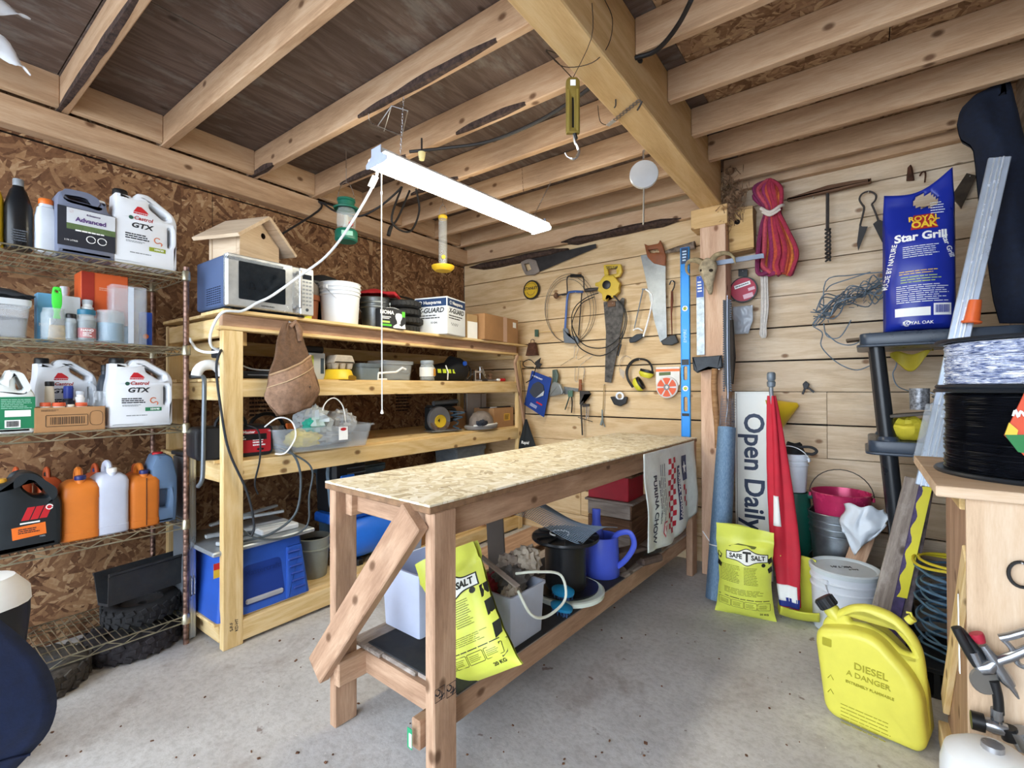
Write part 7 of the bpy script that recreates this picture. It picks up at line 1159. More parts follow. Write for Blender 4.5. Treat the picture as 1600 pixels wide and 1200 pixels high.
# jacket
t = thing('jacket', 'dark navy jacket hanging high on the right wall', 'jacket', at(1560, 250, y=3.1)); JK = pm('#1a2234', .95, 0, .25, 40, .2); o = WM[t.name].translation
LE_ = [(118, 1556), (136, 1553), (150, 1522), (172, 1500), (195, 1495), (218, 1500), (230, 1520), (260, 1524), (315, 1529), (370, 1538), (430, 1546), (470, 1552), (505, 1562)]; RE_ = [(118, 1574), (150, 1584), (200, 1596), (300, 1622), (505, 1640)]
def itp(T, v):
    for (a, p), (b, q) in zip(T, T[1:]):
        if v <= b: return p + (q - p) * max(0, (v - a) / (b - a))
    return T[-1][1]
def jk(sg):
    def f(a, c):
        v = 118 + 387 * c; q = W3(t, [(itp(LE_, v) + (itp(RE_, v) - itp(LE_, v)) * a, v)])[0]; e = max(0, math.sin(a * math.pi)) ** .5 * min(1, 5 * c + .2) * min(1, (1 - c) * 8 + .1)
        return (q.x, sg * (.008 + .085 * e) + (.035 * noise.noise(V((q.x * 9, q.z * 5, 3 + sg))) + .018 * math.sin(q.x * 38 + q.z * 7)) * e, q.z)
    return f
build(B().grid(jk(-1), 22, 46).grid(jk(1), 22, 46), 'jacket_body', JK, t, ang=80)
plate(t, 'collar', [(1553, 122), (1574, 112), (1578, 150), (1558, 165)], pm('#0f1420', .9), .09, .01, [], .02); nail(t, 1565, 118, .2)
# leaning straightedge with yellow end
YB = 2.80; a_, b_ = at(1562, 246, y=YB + .10), at(1446, 760, y=YB - .02); c_ = b_ + (b_ - a_) * ((b_.z - .004) / (a_.z - b_.z)); t = thing('leaning_trim', 'long white aluminium trim length leaning in front of the rack with a yellow painted foot', 'trim', c_, 0)
AL = pm('#b9c6d8', .3, .5, .08); plank('trim_body', a_, b_, .016, .072, AL, t, side=(1, 0, 0)); 
for k in (-.016, 0, .012): d = V((k, -.009, 0)); plank('trim_ridge', a_ + d, b_ + d, .004, .007, pm('#dfe8f2', .25, .5), t, side=(1, 0, 0))
plank('foot_board', b_ + V((-.002, 0, 0)), c_ + V((-.002, 0, 0)), .014, .04, pm('#4a3f6a', .6, 0, .4, 20), t, side=(1, 0, 0)); b = B(); n_ = 26; rows = []
for k in range(n_ + 1): q = b_.lerp(c_, k / n_ * .62); rows.append([(q.x + .022, q.y - .009, q.z), (q.x - .012 + .007 * math.sin(k * 1.1), q.y - .009, q.z), (q.x - .012 + .007 * math.sin(k * 1.1), q.y - .0075, q.z), (q.x + .022, q.y - .0075, q.z)])
build(b.loft(rows), 'yellow_paint', pm('#d9d030', .5), t, sm=False, world=True); plank('bubble_wrap', a_.lerp(b_, .75) + V((-.01, -.004, 0)), a_.lerp(b_, .93) + V((-.012, -.004, 0)), .03, .10, clear('#d9e2ea', .5), t, side=(1, 0, 0))
q = a_.lerp(b_, .46) + V((.015, -.03, 0)); t = thing('orange_clip', 'bright orange plastic corner clip on the leaning trim', 'clip', q); ax = (a_ - b_).normalized()
build(B().lathe([(.030, 0), (.034, .004), (.034, .010), (.026, .012), (.021, .10), (.019, .10), (.022, .012), (.028, .0)], 20, closed=True), 'clip_body', pm('#ea6a30', .4), t, M=Mx.Translation((0, .0, -.06)) @ Mx.Rotation(rad(8), 4, 'Y'))
# grey boards leaning
for i, (p0, p1, w_, m, l) in enumerate((((1432, 748, 2.845), (1372, 985, 2.74), .085, GREYW, 'light grey weathered plank with flaking paint leaning by the rack'), ((1452, 742, 2.84), (1405, 1000, 2.73), .045, pm('#6b6062', .9, 0, .4, 26, .3), 'narrow dark weathered stake leaning right of the grey plank'), ((1352, 835, 3.2), (1326, 905, 3.12), .09, BENCHW, 'short brown plank leaning behind the white lidded pail'))):
    a = at(p0[0], p0[1], y=p0[2]); c = at(p1[0], p1[1], y=p1[2]); c = c + (c - a) * ((c.z - .003) / (a.z - c.z)); t = thing('leaning_plank', l, 'plank', c); plank('plank_body', a, c, .03, w_, m, t, side=(1, 0, 0))
# ---------------------------------------------------------------- floor things right of the post
t = thing('mesh_roll', 'tall roll of blue grey wire screen leaning beside the post', 'wire mesh', (-.685, 2.96, 0)); a, c = V((-.695, 2.96, 0)), at(1136, 668, y=3.17); q = (c - a).to_track_quat('Z', 'Y').to_matrix().to_4x4(); L = (c - a).length
nm = N('screen_wire'); v = nm.coord((1, 1, 1)); fz = nm.noise(nm.coord((60, 60, 6)), 9, 3, .7); nm.bump(fz, .5, .004); MR = nm.done(nm.ramp(fz, [(.3, '#46627f'), (.55, '#6f8ca8'), (.75, '#9db4c8')]), .45, .3)
prf = []
for k in range(80): ang = k * .33; r = .060 - .0007 * k * .6; prf.append((r * math.cos(ang), r * math.sin(ang)))
b = B(); b.loft([[(x * (1.08 - .2 * s), y * (1.08 - .2 * s), L * s) for x, y in circ(0, 0, .058, 28)] for s in (0, .25, .5, .75, 1)]); b.grid(lambda a_, s: V((prf[int(a_ * 79)][0] * (1.09 - .2 * s), prf[int(a_ * 79)][1] * (1.09 - .2 * s), L * s * 1.001)), 79, 4)
build(b, 'screen_roll', MR, t, M=Mx.Translation(a) @ q, world=True); b = B()
for k in range(14): a2 = math.pi * (k / 13) * 1.1; b.tube([(.045 * math.cos(a2), .03 * math.sin(a2), L * .98), (.035 * math.cos(a2) + .01, .02 * math.sin(a2), L + .20 - .02 * (k % 3))], .0012, 4)
for k in range(12): z = L + .016 * k; b.tube([(.043 * math.cos(a2), .028 * math.sin(a2), z) for a2 in [math.pi * 1.1 * i / 10 for i in range(11)]], .0012, 4)
build(b, 'coarse_mesh', pm('#8a8f9a', .5, .5), t, M=Mx.Translation(a) @ q, world=True); z = .32 * L; build(B().tube([(.064 * math.cos(k * .5), .064 * math.sin(k * .5), L * .30) for k in range(13)], .003, 5, closed=True).tube([(.06, -.02, L * .30), (.12, -.04, L * .36)], .003, 5), 'tie_string', PWHITE, t, M=Mx.Translation(a) @ q, world=True)
YS = 3.42; L_, w, h = fit(1148, 612, 1206, 800, y=YS); zt_ = at(1178, 612, y=YS).z; t = thing('open_sign', 'tall white sign reading Open Daily sideways leaning on the board wall', 'sign', (L_.x, YS + .02, 0), 0); Wn = pm('#eef0ea', .5, 0, .02)
build(B().box((0, 0, zt_ / 2), (w, .018, zt_), .002), 'sign_board', Wn, t, sm=False); b = B(); mg = .012
for x0, z0, x1, z1 in ((-w / 2 + mg, .03, w / 2 - mg, zt_ - mg),): b.tube([(x, -.0095, z) for x, z in ((x0, z0), (x1, z0), (x1, z1), (x0, z1))], .0016, 4, closed=True)
build(b, 'border_line', pm('#6a5a52', .5), t, sm=False); zz = lambda v: at(1178, v, y=YS).z; cz = (zz(643) + zz(832)) / 2; txt('Open Daily', abs(zz(643) - zz(832)) / 4.75, (.0, -.0098, cz), t, pm('#2c3a56', .5), rot=(90, 90, 0), bold=.022)
for z in (zz(668), .2): build(B().lathe([(0, 0), (.008, 0), (.006, .004), (0, .005)], 10, M=Mx.Rotation(rad(90), 4, 'X')), 'screw', pm('#5a4a42', .6), t, M=Mx.Translation((w / 2 - .02, -.009, z)))
zb_ = salt_bag('yellow salt bag standing on the floor in front of the white sign', (-.525, 2.84, 0), .275, at(1172, 826, y=2.84).z, .13, 9, None, seed=2)
t = thing('flag', 'red flag with white and blue patches furled on a leaning pole', 'flag', (-.31, 2.97, 0)); a, c = V((-.315, 2.97, .0)), at(1205, 612, y=3.25); k2 = at(1205, 592, y=3.25); build(B().tube([a, c, k2], .012, 10), 'pole', pm('#8a8f96', .4, .3), t, world=True); build(B().lathe([(.015, -.05), (.022, -.045), (.024, -.02), (.018, -.012), (.024, 0), (.024, .03), (.018, .04), (0, .042)], 14, k2), 'pole_cap', pm('#7c8894', .45, .3), t, world=True)
FR = pm('#c42438', .7, 0, .08)
def fw(a_, s, gr=0):   # furled cloth around the pole
    q = a.lerp(c, .98 - .93 * s); th = 2 * math.pi * a_; r = (.018 + .058 * s ** .8 * (1 - max(0, s - .75) * 2.2)) * (1 + .35 * math.sin(th * 4 + s * 5)); return (q.x + r * math.cos(th), q.y - .03 * s + .6 * r * math.sin(th), q.z)
build(B().grid(fw, 40, 40, True), 'red_cloth', FR, t, world=True, ang=70)
for s0, s1, a0, a1, m, nme in ((.50, .64, .58, .74, PWHITE, 'white_patch'), (.90, .97, .62, .86, PWHITE, 'white_patch'), (.955, .995, .6, 1.0, pm('#1f3390', .7), 'blue_patch')): build(B().grid(lambda x_, y_: V(fw(a0 + (a1 - a0) * x_, s0 + (s1 - s0) * y_)) + V((0, -.006, 0)), 8, 8), nme, m, t, world=True, sol=.003)
t = wall('funnel', 'yellow plastic funnel hanging behind the flag pole', 'funnel', 1220, 640, 3.47); FYL = pm('#d9b62a', .4, 0, .05); q = at(1247, 632, y=3.47) - WM[t.name].translation; d = (at(1206, 648, y=3.47) - at(1247, 632, y=3.47))
M = Mx.Translation(q) @ d.normalized().to_track_quat('Z', 'Y').to_matrix().to_4x4(); build(B().lathe([(.008, -.0), (.012, 0), (.05, .06), (.105, d.length * .9), (.11, d.length * .92), (.10, d.length * .92), (.045, .06), (.008, .002)], 28, closed=True), 'cone', FYL, t, M=M); nail(t, 1222, 650, .05)
# green watering can with white pail on it, black bag
t = thing('green_can', 'dark green plastic watering can standing behind the flag', 'watering can', (-.335, 3.33, 0)); GC = pm('#14584a', .4, 0, .06); zc = at(1240, 770, y=3.28).z; build(B().lathe([(0, 0), (.085, 0), (.09, .01), (.082, zc * .9), (.075, zc), (.068, zc), (.08, .02), (0, .02)], 26), 'can_body', GC, t); build(B().tube(spline([(.07, -.02, zc * .98), (.15, -.03, zc * .96), (.155, -.03, zc * .7), (.10, -.02, zc * .45)], 6), .018, 10), 'handle', GC, t)
q = at(1238, 772, y=3.24); pail((q.x, 3.33, zc + .004), .155, at(1238, 712, y=3.24).z - zc, 'small white pail hanging handle down above the green can', pm('#dfe6f0', .4), ribs=2, rz=-12, ha=45, hm=pm('#e4e8ec', .4), taper=.8, k=1.3)
t = thing('black_bag', 'black bag with loop handle stuffed in the small white pail', 'bag', (q.x, 3.33, at(1238, 712, y=3.24).z + .002)); o = WM[t.name].translation
build(B().grid(lambda a, c: (.074 * math.cos(6.28 * a) * (1 - c * .5), .07 * math.sin(6.28 * a) * (1 - c * .5), -.02 + .085 * c + .02 * noise.noise(V((a * 6, c * 3, 1)))), 20, 6, True), 'bag_body', pm('#17181b', .7), t); build(B().tube(spline([(.02, -.04, .045), (.09, -.05, .05), (.12, -.05, .03), (.10, -.05, .01), (.06, -.05, .012)], 5), .008, 8, flat=.5), 'loop_handle', pm('#17181b', .7), t)
# nested buckets
x_, y_ = at(1308, 870, y=3.30).x, 3.30; t = pail((x_ - .02, y_ + .0, 0), .26, at(1290, 862, y=3.2).z if 0 else .22, 'dark rubber bucket lowest of the nested buckets by the wall', pm('#2d3236', .6), ribs=1, taper=.85, ha=80, hm=pm('#3a3d42', .5))
zg = .12; hg = at(1300, 806, y=3.17).z - zg; pail((x_, y_, zg), .285, hg, 'grey galvanised bucket standing inside the dark rubber bucket', GALV, ribs=3, taper=.72, ha=75, grip=NEWW, hm=IRON, k=.8)
zr = zg + hg - .09; pail((x_ + .02, y_, zr), .29, at(1315, 775, y=3.17).z - zr, 'shiny red enamel pail topmost of the nested buckets', pm('#c03060', .25, .2, .15, 12), ribs=0, taper=.82, ha=80, hm=IRON, inside=(pm('#1c1a1a', .9), .75), k=1.0)
t = thing('plastic_sheet', 'white plastic sheet draped from the nested buckets to the rack', 'sheet', at(1350, 800, y=3.1)); P = [at(u, v, y=3.08) for u, v in ((1318, 790), (1385, 800), (1388, 822), (1338, 868), (1312, 830))]; o = WM[t.name].translation
def sh(a, c): 
    tp = P[0].lerp(P[1], a) + V((0, .05 - .06 * math.sin(a * 3.14), .015 * math.sin(a * 3.14))); bt = P[4].lerp(P[3], min(1, a * 2)) if a < .5 else P[3].lerp(P[2], (a - .5) * 2); return tp.lerp(bt, c) + V((.01 * math.sin(c * 8 + a * 4), -.03 * math.sin(c * 3.14) * math.sin(a * 3.14) + .02 * noise.noise(V((a * 5, c * 4, 8))), .008 * math.sin(a * 13)))
build(B().grid(sh, 24, 16), 'sheet_folds', pm('#d3dce6', .4, 0, .05), t, sol=.002, world=True, ang=30)
# white lidded pail, yellow scoop
L_, w, h = fit(1274, 905, 1368, 985, y=2.86); pz = (at(1320, 985, z=0)); px_ = at(1320, 940, y=2.98).x; t = pail((px_, 2.99, 0), .30, at(1320, 897, y=2.87).z - .012, 'white round pail with grey lettered lid on the floor', pm('#dde3ec', .4, 0, .03), ribs=2, taper=.92, ha=-75, rz=60); hp_ = at(1320, 897, y=2.87).z - .012
build(B().lathe([(.13, hp_ - .008), (.156, hp_ - .012), (.158, hp_ + .008), (.15, hp_ + .014), (.138, hp_ + .010), (.132, hp_ + .003), (0, hp_ + .003)], 36), 'lid', pm('#cfd9de', .4), t); txt('MK 7.01', .03, (.0, .02, hp_ + .004), t, INK, rot=(0, 0, 150), bold=.02, ex=.0006); txt('SALT', .022, (.02, -.03, hp_ + .004), t, INK, rot=(0, 0, 150), ex=.0006)
t = thing('plastic_scoop', 'large yellow green plastic scoop shell standing against the white pail', 'scoop', (-.285, 2.955, 0), 8); SP = pm('#ccce4a', .4, 0, .06)
SPR = spline([(0, .085, .32), (0, .10, .18), (0, .085, .05), (0, .03, .004), (0, -.06, .03), (0, -.10, .085)], 4)
build(B().grid(lambda a, c: (lambda q: ((a - .5) * .19 * (1 - .25 * abs(c - .5)), q.y - .05 * (2 * a - 1) ** 2, q.z + .03 * (2 * a - 1) ** 2 * (c > .4)))(SPR[min(20, int(c * 20 + .5))]), 14, 20), 'shell', SP, t, sol=.006)
# yellow fuel can
G0, G1 = at(1287, 1116, z=0), at(1428, 1180, z=0); gd = (G1 - G0).normalized(); gn = V((-gd.y, gd.x, 0))
def atv(u, v):
    d = RT * (u - 800) + FW * FPX - UP * (v - 600); s = (G0 - EYE).dot(gn) / d.dot(gn); return EYE + d * s
t = thing('fuel_can', 'large yellow diesel fuel can standing on the floor in front of the cabinet', 'fuel can', G0 + gn * .085, math.degrees(math.atan2(gd.y, gd.x))); GY = pm('#dad355', .36, 0, .05, 9, 0)
def G2(P): return [((q := atv(*p[:2]) - G0).dot(gd), max(0, q.z), *p[2:]) for p in P]
OUT = rp(G2([(1288, 1117, .03), (1277, 1085, .03), (1272, 1000, .03), (1276, 976, .03), (1298, 964, .02), (1320, 954, .05), (1350, 955, .05), (1388, 970, .05), (1416, 996, .05), (1434, 1026, .05), (1440, 1060, .05), (1448, 1165, .03), (1430, 1181, .03)]), .02, 5); HOL = rp(G2([(1318, 971), (1346, 973), (1386, 991), (1411, 1020), (1420, 1036), (1402, 1030), (1374, 1003), (1342, 985), (1320, 982)]), .012, 3)
build(B().prism(OUT, .05, [HOL], .02, seg=3), 'handle_frame', GY, t, ang=60)
BOD = rp(G2([(1288, 1117, .05), (1272, 1000, .05), (1275, 983, .05), (1320, 983, .06), (1366, 996, .06), (1438, 1075, .07), (1448, 1172, .05), (1436, 1181, .05)]), .05, 6); build(B().prism(BOD, .17, bev=.026, seg=4, fan=True), 'can_body', GY, t, ang=60)
q = G2([(1287, 962)])[0]; build(B().lathe([(.026, -.04), (.028, .0), (.02, .012)], 18), 'spout_neck', GY, t, M=Mx.Translation((q[0], 0, q[1])) @ Mx.Rotation(rad(-38), 4, 'Y')); pr_ = []
cp_ = B(); cp_.lathe([(0, .0), (.033, .0), (.034, .036), (.03, .04), (0, .04)], 20)
for k in range(12): cp_.box((0, 0, 0), (.006, .008, .034), .001, Mx.Rotation(k * math.pi / 6, 4, 'Z') @ Mx.Translation((.033, 0, .019)))
build(cp_, 'screw_cap', pm('#1b1d22', .45), t, sm=False, M=Mx.Translation((q[0] - .004, 0, q[1] + .006)) @ Mx.Rotation(rad(-38), 4, 'Y')); q = G2([(1410, 983)])[0]; build(B().lathe([(.008, 0), (.014, 0), (.014, .022), (0, .024)], 12).tube([(0, 0, .02), (-.014, 0, .03), (-.022, 0, .02)], .004, 6), 'vent_cap', GY, t, M=Mx.Translation((q[0], 0, q[1])) @ Mx.Rotation(rad(40), 4, 'Y'))
EM = pm('#a39c22', .5)
for s, sz, u, v in (('DIESEL', .034, 1360, 1050), ('\u26a0 DANGER', .026, 1356, 1063), ('EXTREMELY FLAMMABLE', .013, 1358, 1078)): q = G2([(u, v)])[0]; txt(s.replace('\u26a0', 'A'), sz, (q[0], -.0865, q[1]), t, EM, bold=.01, ex=.0012)
q = G2([(1352, 1130)])[0]; lines(t, q[0], q[1], .15, .08, 6, -.0862, EM, seed=3, fill=.2, name='embossed_print'); q = G2([(1292, 1003)])[0]; patch(t, 'embossed_mark', q[0], q[1], .03, .03, -.0862, EM, .004)
for v in (1058, 1080): q = G2([(1298, v)])[0]; build(B().tube([(q[0] - .009, -.0862, q[1] - .006), (q[0], -.0862, q[1] + .009), (q[0] + .009, -.0862, q[1] - .006)], .0014, 4), 'triangle_mark', EM, t)
# coil of fence wire behind the fuel can
t = thing('fence_wire_coil', 'stacked coil of blue grey fence wire on a black crate behind the fuel can', 'wire', (.33, 2.70, .125)); 
for k in range(16): build(B().tube([((.15 - .02 * (k % 3)) * math.cos(a) + .006 * math.sin(5 * a + k), (.15 - .02 * (k % 3)) * math.sin(a), .012 + .022 * k + .006 * math.sin(3 * a + k * 2)) for a in [2 * math.pi * i / 40 for i in range(40)]], .005, 5, closed=True), 'wire_loop', pm('#5d7f9c', .45, .3, .2, 30), t)
t = thing('yellow_cable', 'yellow cord coiled on the fence wire', 'cord', (.30, 2.70, .495)); build(B().tube([(.13 * math.cos(a), .13 * math.sin(a), .0 + .006 * math.sin(a * 3)) for a in [2 * math.pi * i / 30 for i in range(30)]], .006, 6, closed=True).tube([(.11 * math.cos(a), .11 * math.sin(a), .012) for a in [2 * math.pi * i / 30 for i in range(30)]], .006, 6, closed=True), 'cord_loops', pm('#c9b62c', .5), t)
# ---------------------------------------------------------------- on the cabinet
ZC_ = .9915
def spool(label, z, h, r, rw, wm, fm, nw, jit):
    t = thing('wire_spool', label, 'spool', (.392, 1.955, z)); build(B().lathe([(0, 0), (r * .98, 0), (r, .006), (r * .98, .012), (0, .012)], 40), 'flange', fm, t); build(B().lathe([(0, h - .010), (r * .98, h - .010), (r, h - .005), (r * .98, h), (0, h)], 40), 'flange', fm, t)
    rr = random.Random(nw); pr_ = [(rw * .95, .012)]; 
    for k in range(nw): zz_ = .013 + (h - .025) * (k + .5) / nw; q = (h - .025) / nw / 2; j = rr.uniform(-jit, jit); pr_ += [(rw + j - .002, zz_ - q * .9), (rw + j + .001, zz_), (rw + j - .002, zz_ + q * .9)]
    build(B().lathe(pr_, 56), 'wound_wire', wm, t)['kind'] = 'stuff'; return t
t = spool('black spool of glossy black fence wire on the cabinet', ZC_, .248, .218, .192, pm('#14161c', .13, .1, .2, 40), pm('#20252b', .35), 46, .003)
nm = N('white_blue_wire'); v = nm.coord((9, 9, 60)); fz = nm.noise(v, 3, 3, .6, 1.2); WBW = nm.done(nm.ramp(fz, [(.38, '#5a6a96'), (.5, '#b8c0d6'), (.6, '#eef0f6')]), .4); nm.bump(fz, .4, .004)
t = spool('spool of white and blue electric fence tape on top of the black spool', ZC_ + .2485, .145, .214, .19, WBW, pm('#23272d', .4), 26, .002)
t = thing('seed_packet', 'orange yellow and green printed packet hanging on the black spool', 'packet', at(1590, 640, y=1.72)); o = WM[t.name].translation
for nme, P, m, yy in (('packet_body', [(1606, 602), (1640, 602), (1640, 690), (1600, 712), (1569, 680)], pm('#d9502c', .4), 0), ('green_foot', [(1569, 679), (1640, 679), (1640, 715), (1590, 706)], pm('#1f7a3c', .4), -.003), ('yellow_corner', [(1576, 660), (1590, 672), (1588, 679), (1569, 679)], pm('#e2c03a', .4), -.004)): plate(t, nme, P, m, .006, y=yy)
wire(t, 'white_script', [(1582, 650), (1586, 640), (1590, 652), (1594, 642), (1600, 650)], .0025, PWHITE, 4, y=-.006); wire(t, 'hang_loop', [(1606, 604, 0), (1606, 598, .04), (1610, 596, .08)], .002, STEEL, 3)
t = thing('gas_torch', 'chrome torch valves and black hoses hanging on the front of the cabinet', 'torch', at(1550, 1040, y=1.62)); CH = pm('#a4aab2', .22, .9, .1, 12); HS = pm('#1a1b1d', .45)
wire(t, 'hose', [(1494, 980), (1500, 992), (1515, 1020), (1528, 1040)], .011, HS, 5, k=10); wire(t, 'hose', [(1500, 985), (1518, 1006), (1538, 1034)], .009, HS, 5, k=10, y=.006); wire(t, 'ferrule', [(1519, 1018), (1532, 1044)], .012, CH, 2, k=12); wire(t, 'body', [(1530, 1045), (1545, 1042), (1556, 1034)], [.014, .017, .012], CH, 1, sp=False, k=12); wire(t, 'stem', [(1536, 1008), (1552, 1030), (1572, 1062), (1580, 1072)], [.009, .012, .014, .010], CH, 1, sp=False, k=12); wire(t, 'tip', [(1572, 1062), (1586, 1082), (1592, 1092)], [.008, .005, .002], CH, 1, sp=False, k=10); p = W3(t, [(1533, 1004)])[0]
build(B().lathe([(0, 0), (.010, 0), (.014, .014), (.014, .022), (0, .022)], 10, p, Mx.Rotation(rad(-25), 4, 'Y')), 'red_knob', pm('#a8263a', .4), t); wire(t, 'crossbar', [(1556, 1034), (1580, 1026), (1612, 1012)], .011, CH, 1, sp=False, k=12); wire(t, 'upper_pipe', [(1562, 997), (1578, 994), (1612, 984)], .009, CH, 1, sp=False, k=12); wire(t, 'link_rod', [(1566, 998), (1580, 1012), (1590, 1036), (1600, 1042)], .006, CH, 3, k=8); p = W3(t, [(1538, 1064)])[0]; build(B().lathe([(0, -.006), (.028, -.005), (.03, 0), (.028, .005), (0, .006)], 20, p, Mx.Rotation(rad(75), 4, 'X') @ Mx.Rotation(rad(20), 4, 'Y')), 'valve_wheel', pm('#7d7a74', .5, .5), t)
wire(t, 'lower_hose', [(1553, 1064), (1559, 1088), (1561, 1115)], .010, HS, 4, k=10); wire(t, 'lower_ferrule', [(1558, 1108), (1558, 1124)], .012, CH, 1, k=12); wire(t, 'regulator', [(1538, 1130), (1552, 1134), (1574, 1142)], [.014, .018, .014], CH, 1, sp=False, k=12); wire(t, 'regulator_knob', [(1517, 1124), (1538, 1130)], .021, BLACK, 1, sp=False, k=14); wire(t, 'end_cap', [(1574, 1136), (1580, 1156)], .017, BLACK, 1, sp=False, k=12); wire(t, 'gauge_stem', [(1590, 1140), (1606, 1170)], .022, CH, 1, sp=False, k=12)
for u, v in ((1535, 1040), (1560, 1128)): nail(t, u, v, .05)
q = at(1548, 1162, y=1.52); t = thing('gas_cylinder', 'white domed gas cylinder standing in front of the cabinet', 'cylinder', (q.x, 1.50, 0)); build(B().lathe([(0, 0), (.07, 0), (.088, .012), (.09, .03), (.09, q.z - .06), (.082, q.z - .025), (.055, q.z - .004), (.02, q.z), (0, q.z)], 28), 'cylinder_body', pm('#dfe1e0', .4, 0, .05), t); build(B().lathe([(.02, q.z - .002), (.02, q.z + .012), (0, q.z + .012)], 12), 'valve_stub', STEEL, t)
t = thing('plastic_crate', 'low black plastic crate under the coil of fence wire', 'crate', (.33, 2.70, 0)); b = B()
b.box((0, 0, .006), (.34, .34, .012), .003).box((0, 0, .112), (.36, .36, .02), .004)
for k in range(7):
    for s_ in (-1, 1): b.box((-.15 + .05 * k, s_ * .165, .06), (.02, .012, .11)).box((s_ * .165, -.15 + .05 * k, .06), (.012, .02, .11))
build(b, 'crate_body', pm('#1c1f24', .5), t, sm=False)
t = thing('black_ring', 'small black rubber ring hung on a nail in the cabinet front', 'ring', at(1596, 898, y=1.652)); build(B().tube(arc(0, 0, .022, 0, 351, 24, 0, .03), .004, 6, closed=True), 'ring_body', BLACK, t); build(B().tube([(0, -.01, .03), (0, .014, .03)], .002, 6), 'nail', STEEL, t)
# ================================================================== hung from the ceiling
LZ, LE = 2.25, 1
lt = thing('shop_light', 'long white twin tube shop light hanging lit from the joists', 'lamp', (-1.70, 1.955, 2.255), math.degrees(math.atan2(1.21, .085)) ); HW = pm('#e6e9ee', .4)
build(B().box((0, 0, .050), (1.22, .06, .03), .004).box((0, 0, .033), (1.22, .13, .004)), 'housing', HW, lt, sm=False)
LP = [(-.072, .0), (-.074, .012), (-.066, .03), (.066, .03), (.074, .012), (.072, .0), (.06, -.006), (-.06, -.006)]
for s in (-1, 1): build(B().prism([(-.078, -.008), (-.08, .01), (-.036, .036), (-.036, .07), (.036, .07), (.036, .036), (.08, .01), (.078, -.008), (.062, -.012), (-.062, -.012)], .004), 'end_plate', pm('#b9c4da', .4), lt, sm=False, M=Mx.Translation((s * .612, 0, 0)) @ Mx.Rotation(rad(90), 4, 'Z'))
nl = N('lit_lens'); em = nl.n('ShaderNodeEmission'); em.inputs[0].default_value = (1, .91, .70, 1); em.inputs[1].default_value = LAMP; nl.l(em.outputs[0], nl.out.inputs[0])
build(B().loft([[(x, a, z) for a, z in LP] for x in (-.609, .609)]), 'lens', nl.m, lt, sm=False)
JF = {4: 1.445, 5: 1.857, 6: 2.25}
t = thing('lamp_chain', 'thin chain holding up the near end of the shop light', 'chain', (-1.70, 1.47, 2.33)); 
def chain(p0, p1, m, parent, n=None, r=.0012, name='links'):
    p0, p1 = V(p0), V(p1); L = (p1 - p0).length; n = n or int(L / .014); b = B(); ax = (p1 - p0).normalized(); q = ax.to_track_quat('Z', 'Y').to_matrix().to_4x4()
    for k in range(n): b.tube([Mx.Translation(p0 + (p1 - p0) * (k + .5) / n) @ q @ Mx.Rotation(rad(90 * (k % 2)), 4, 'Z') @ V((.004 * math.cos(a), 0, .0095 * math.sin(a))) for a in [2 * math.pi * i / 8 for i in range(8)]], r, 4, closed=True)
    return build(b, name, m, parent, world=True)
chain((-1.70, 1.466, 2.60), (-1.705, 1.45, 2.325), STEEL, t)
t = thing('lamp_chain', 'thin chain holding up the far end of the shop light', 'chain', (-1.66, 2.46, 2.33)); chain((-1.64, 2.66, 2.60), (-1.655, 2.48, 2.325), STEEL, t)
p = at(597, 290, x=-1.74); t = thing('pull_cord', 'long white pull cord with bead hanging from the near end of the shop light', 'pull cord', (-1.75, 1.34, 1.2)); a_, c_ = at(596, 262, y=1.36), at(597, 646, y=1.36)
build(B().tube([V((a_.x, 1.36, 2.24)), V((a_.x, 1.36, 2.13)), V((c_.x, 1.36, c_.z + .02))], .0026, 6), 'cord', PWHITE, t, world=True); build(B().lathe([(0, .02), (.004, .015), (.008, 0), (0, -.004)], 10, (c_.x, 1.36, c_.z)), 'bead', PWHITE, t, world=True); build(B().lathe([(.003, 0), (.005, .01), (.003, .02)], 8, (a_.x, 1.36, 2.11)), 'connector', PWHITE, t, world=True)
t = thing('lamp_cable', 'thick white power cord running from the shop light down to the shelving beside the microwave', 'cord', (-1.8, 1.34, 2.0))
P_ = [V((-1.745, 1.352, 2.24)), at(584, 288, x=-1.85), at(545, 355, x=-2.02), at(510, 400, x=-2.18), at(470, 430, x=-2.30), at(425, 462, x=-2.35), at(402, 473, x=-2.37), at(378, 486, x=-2.385), V((-2.38, .97, 1.60)), V((-2.46, .955, 1.52)), V((-2.51, .975, 1.45)), V((-2.52, 1.035, 1.43))]
build(B().tube(spline(P_, 5), .0065, 8), 'cord_body', pm('#dfe6ee', .4), t, world=True); q = at(583, 284, x=-1.80); build(B().box((0, 0, 0), (.03, .002, .055), .0005), 'warning_tag', PWHITE, t, sm=False, M=Mx.Translation(q) @ Mx.Rotation(rad(40), 4, 'Z') @ Mx.Rotation(rad(25), 4, 'Y'), world=True)
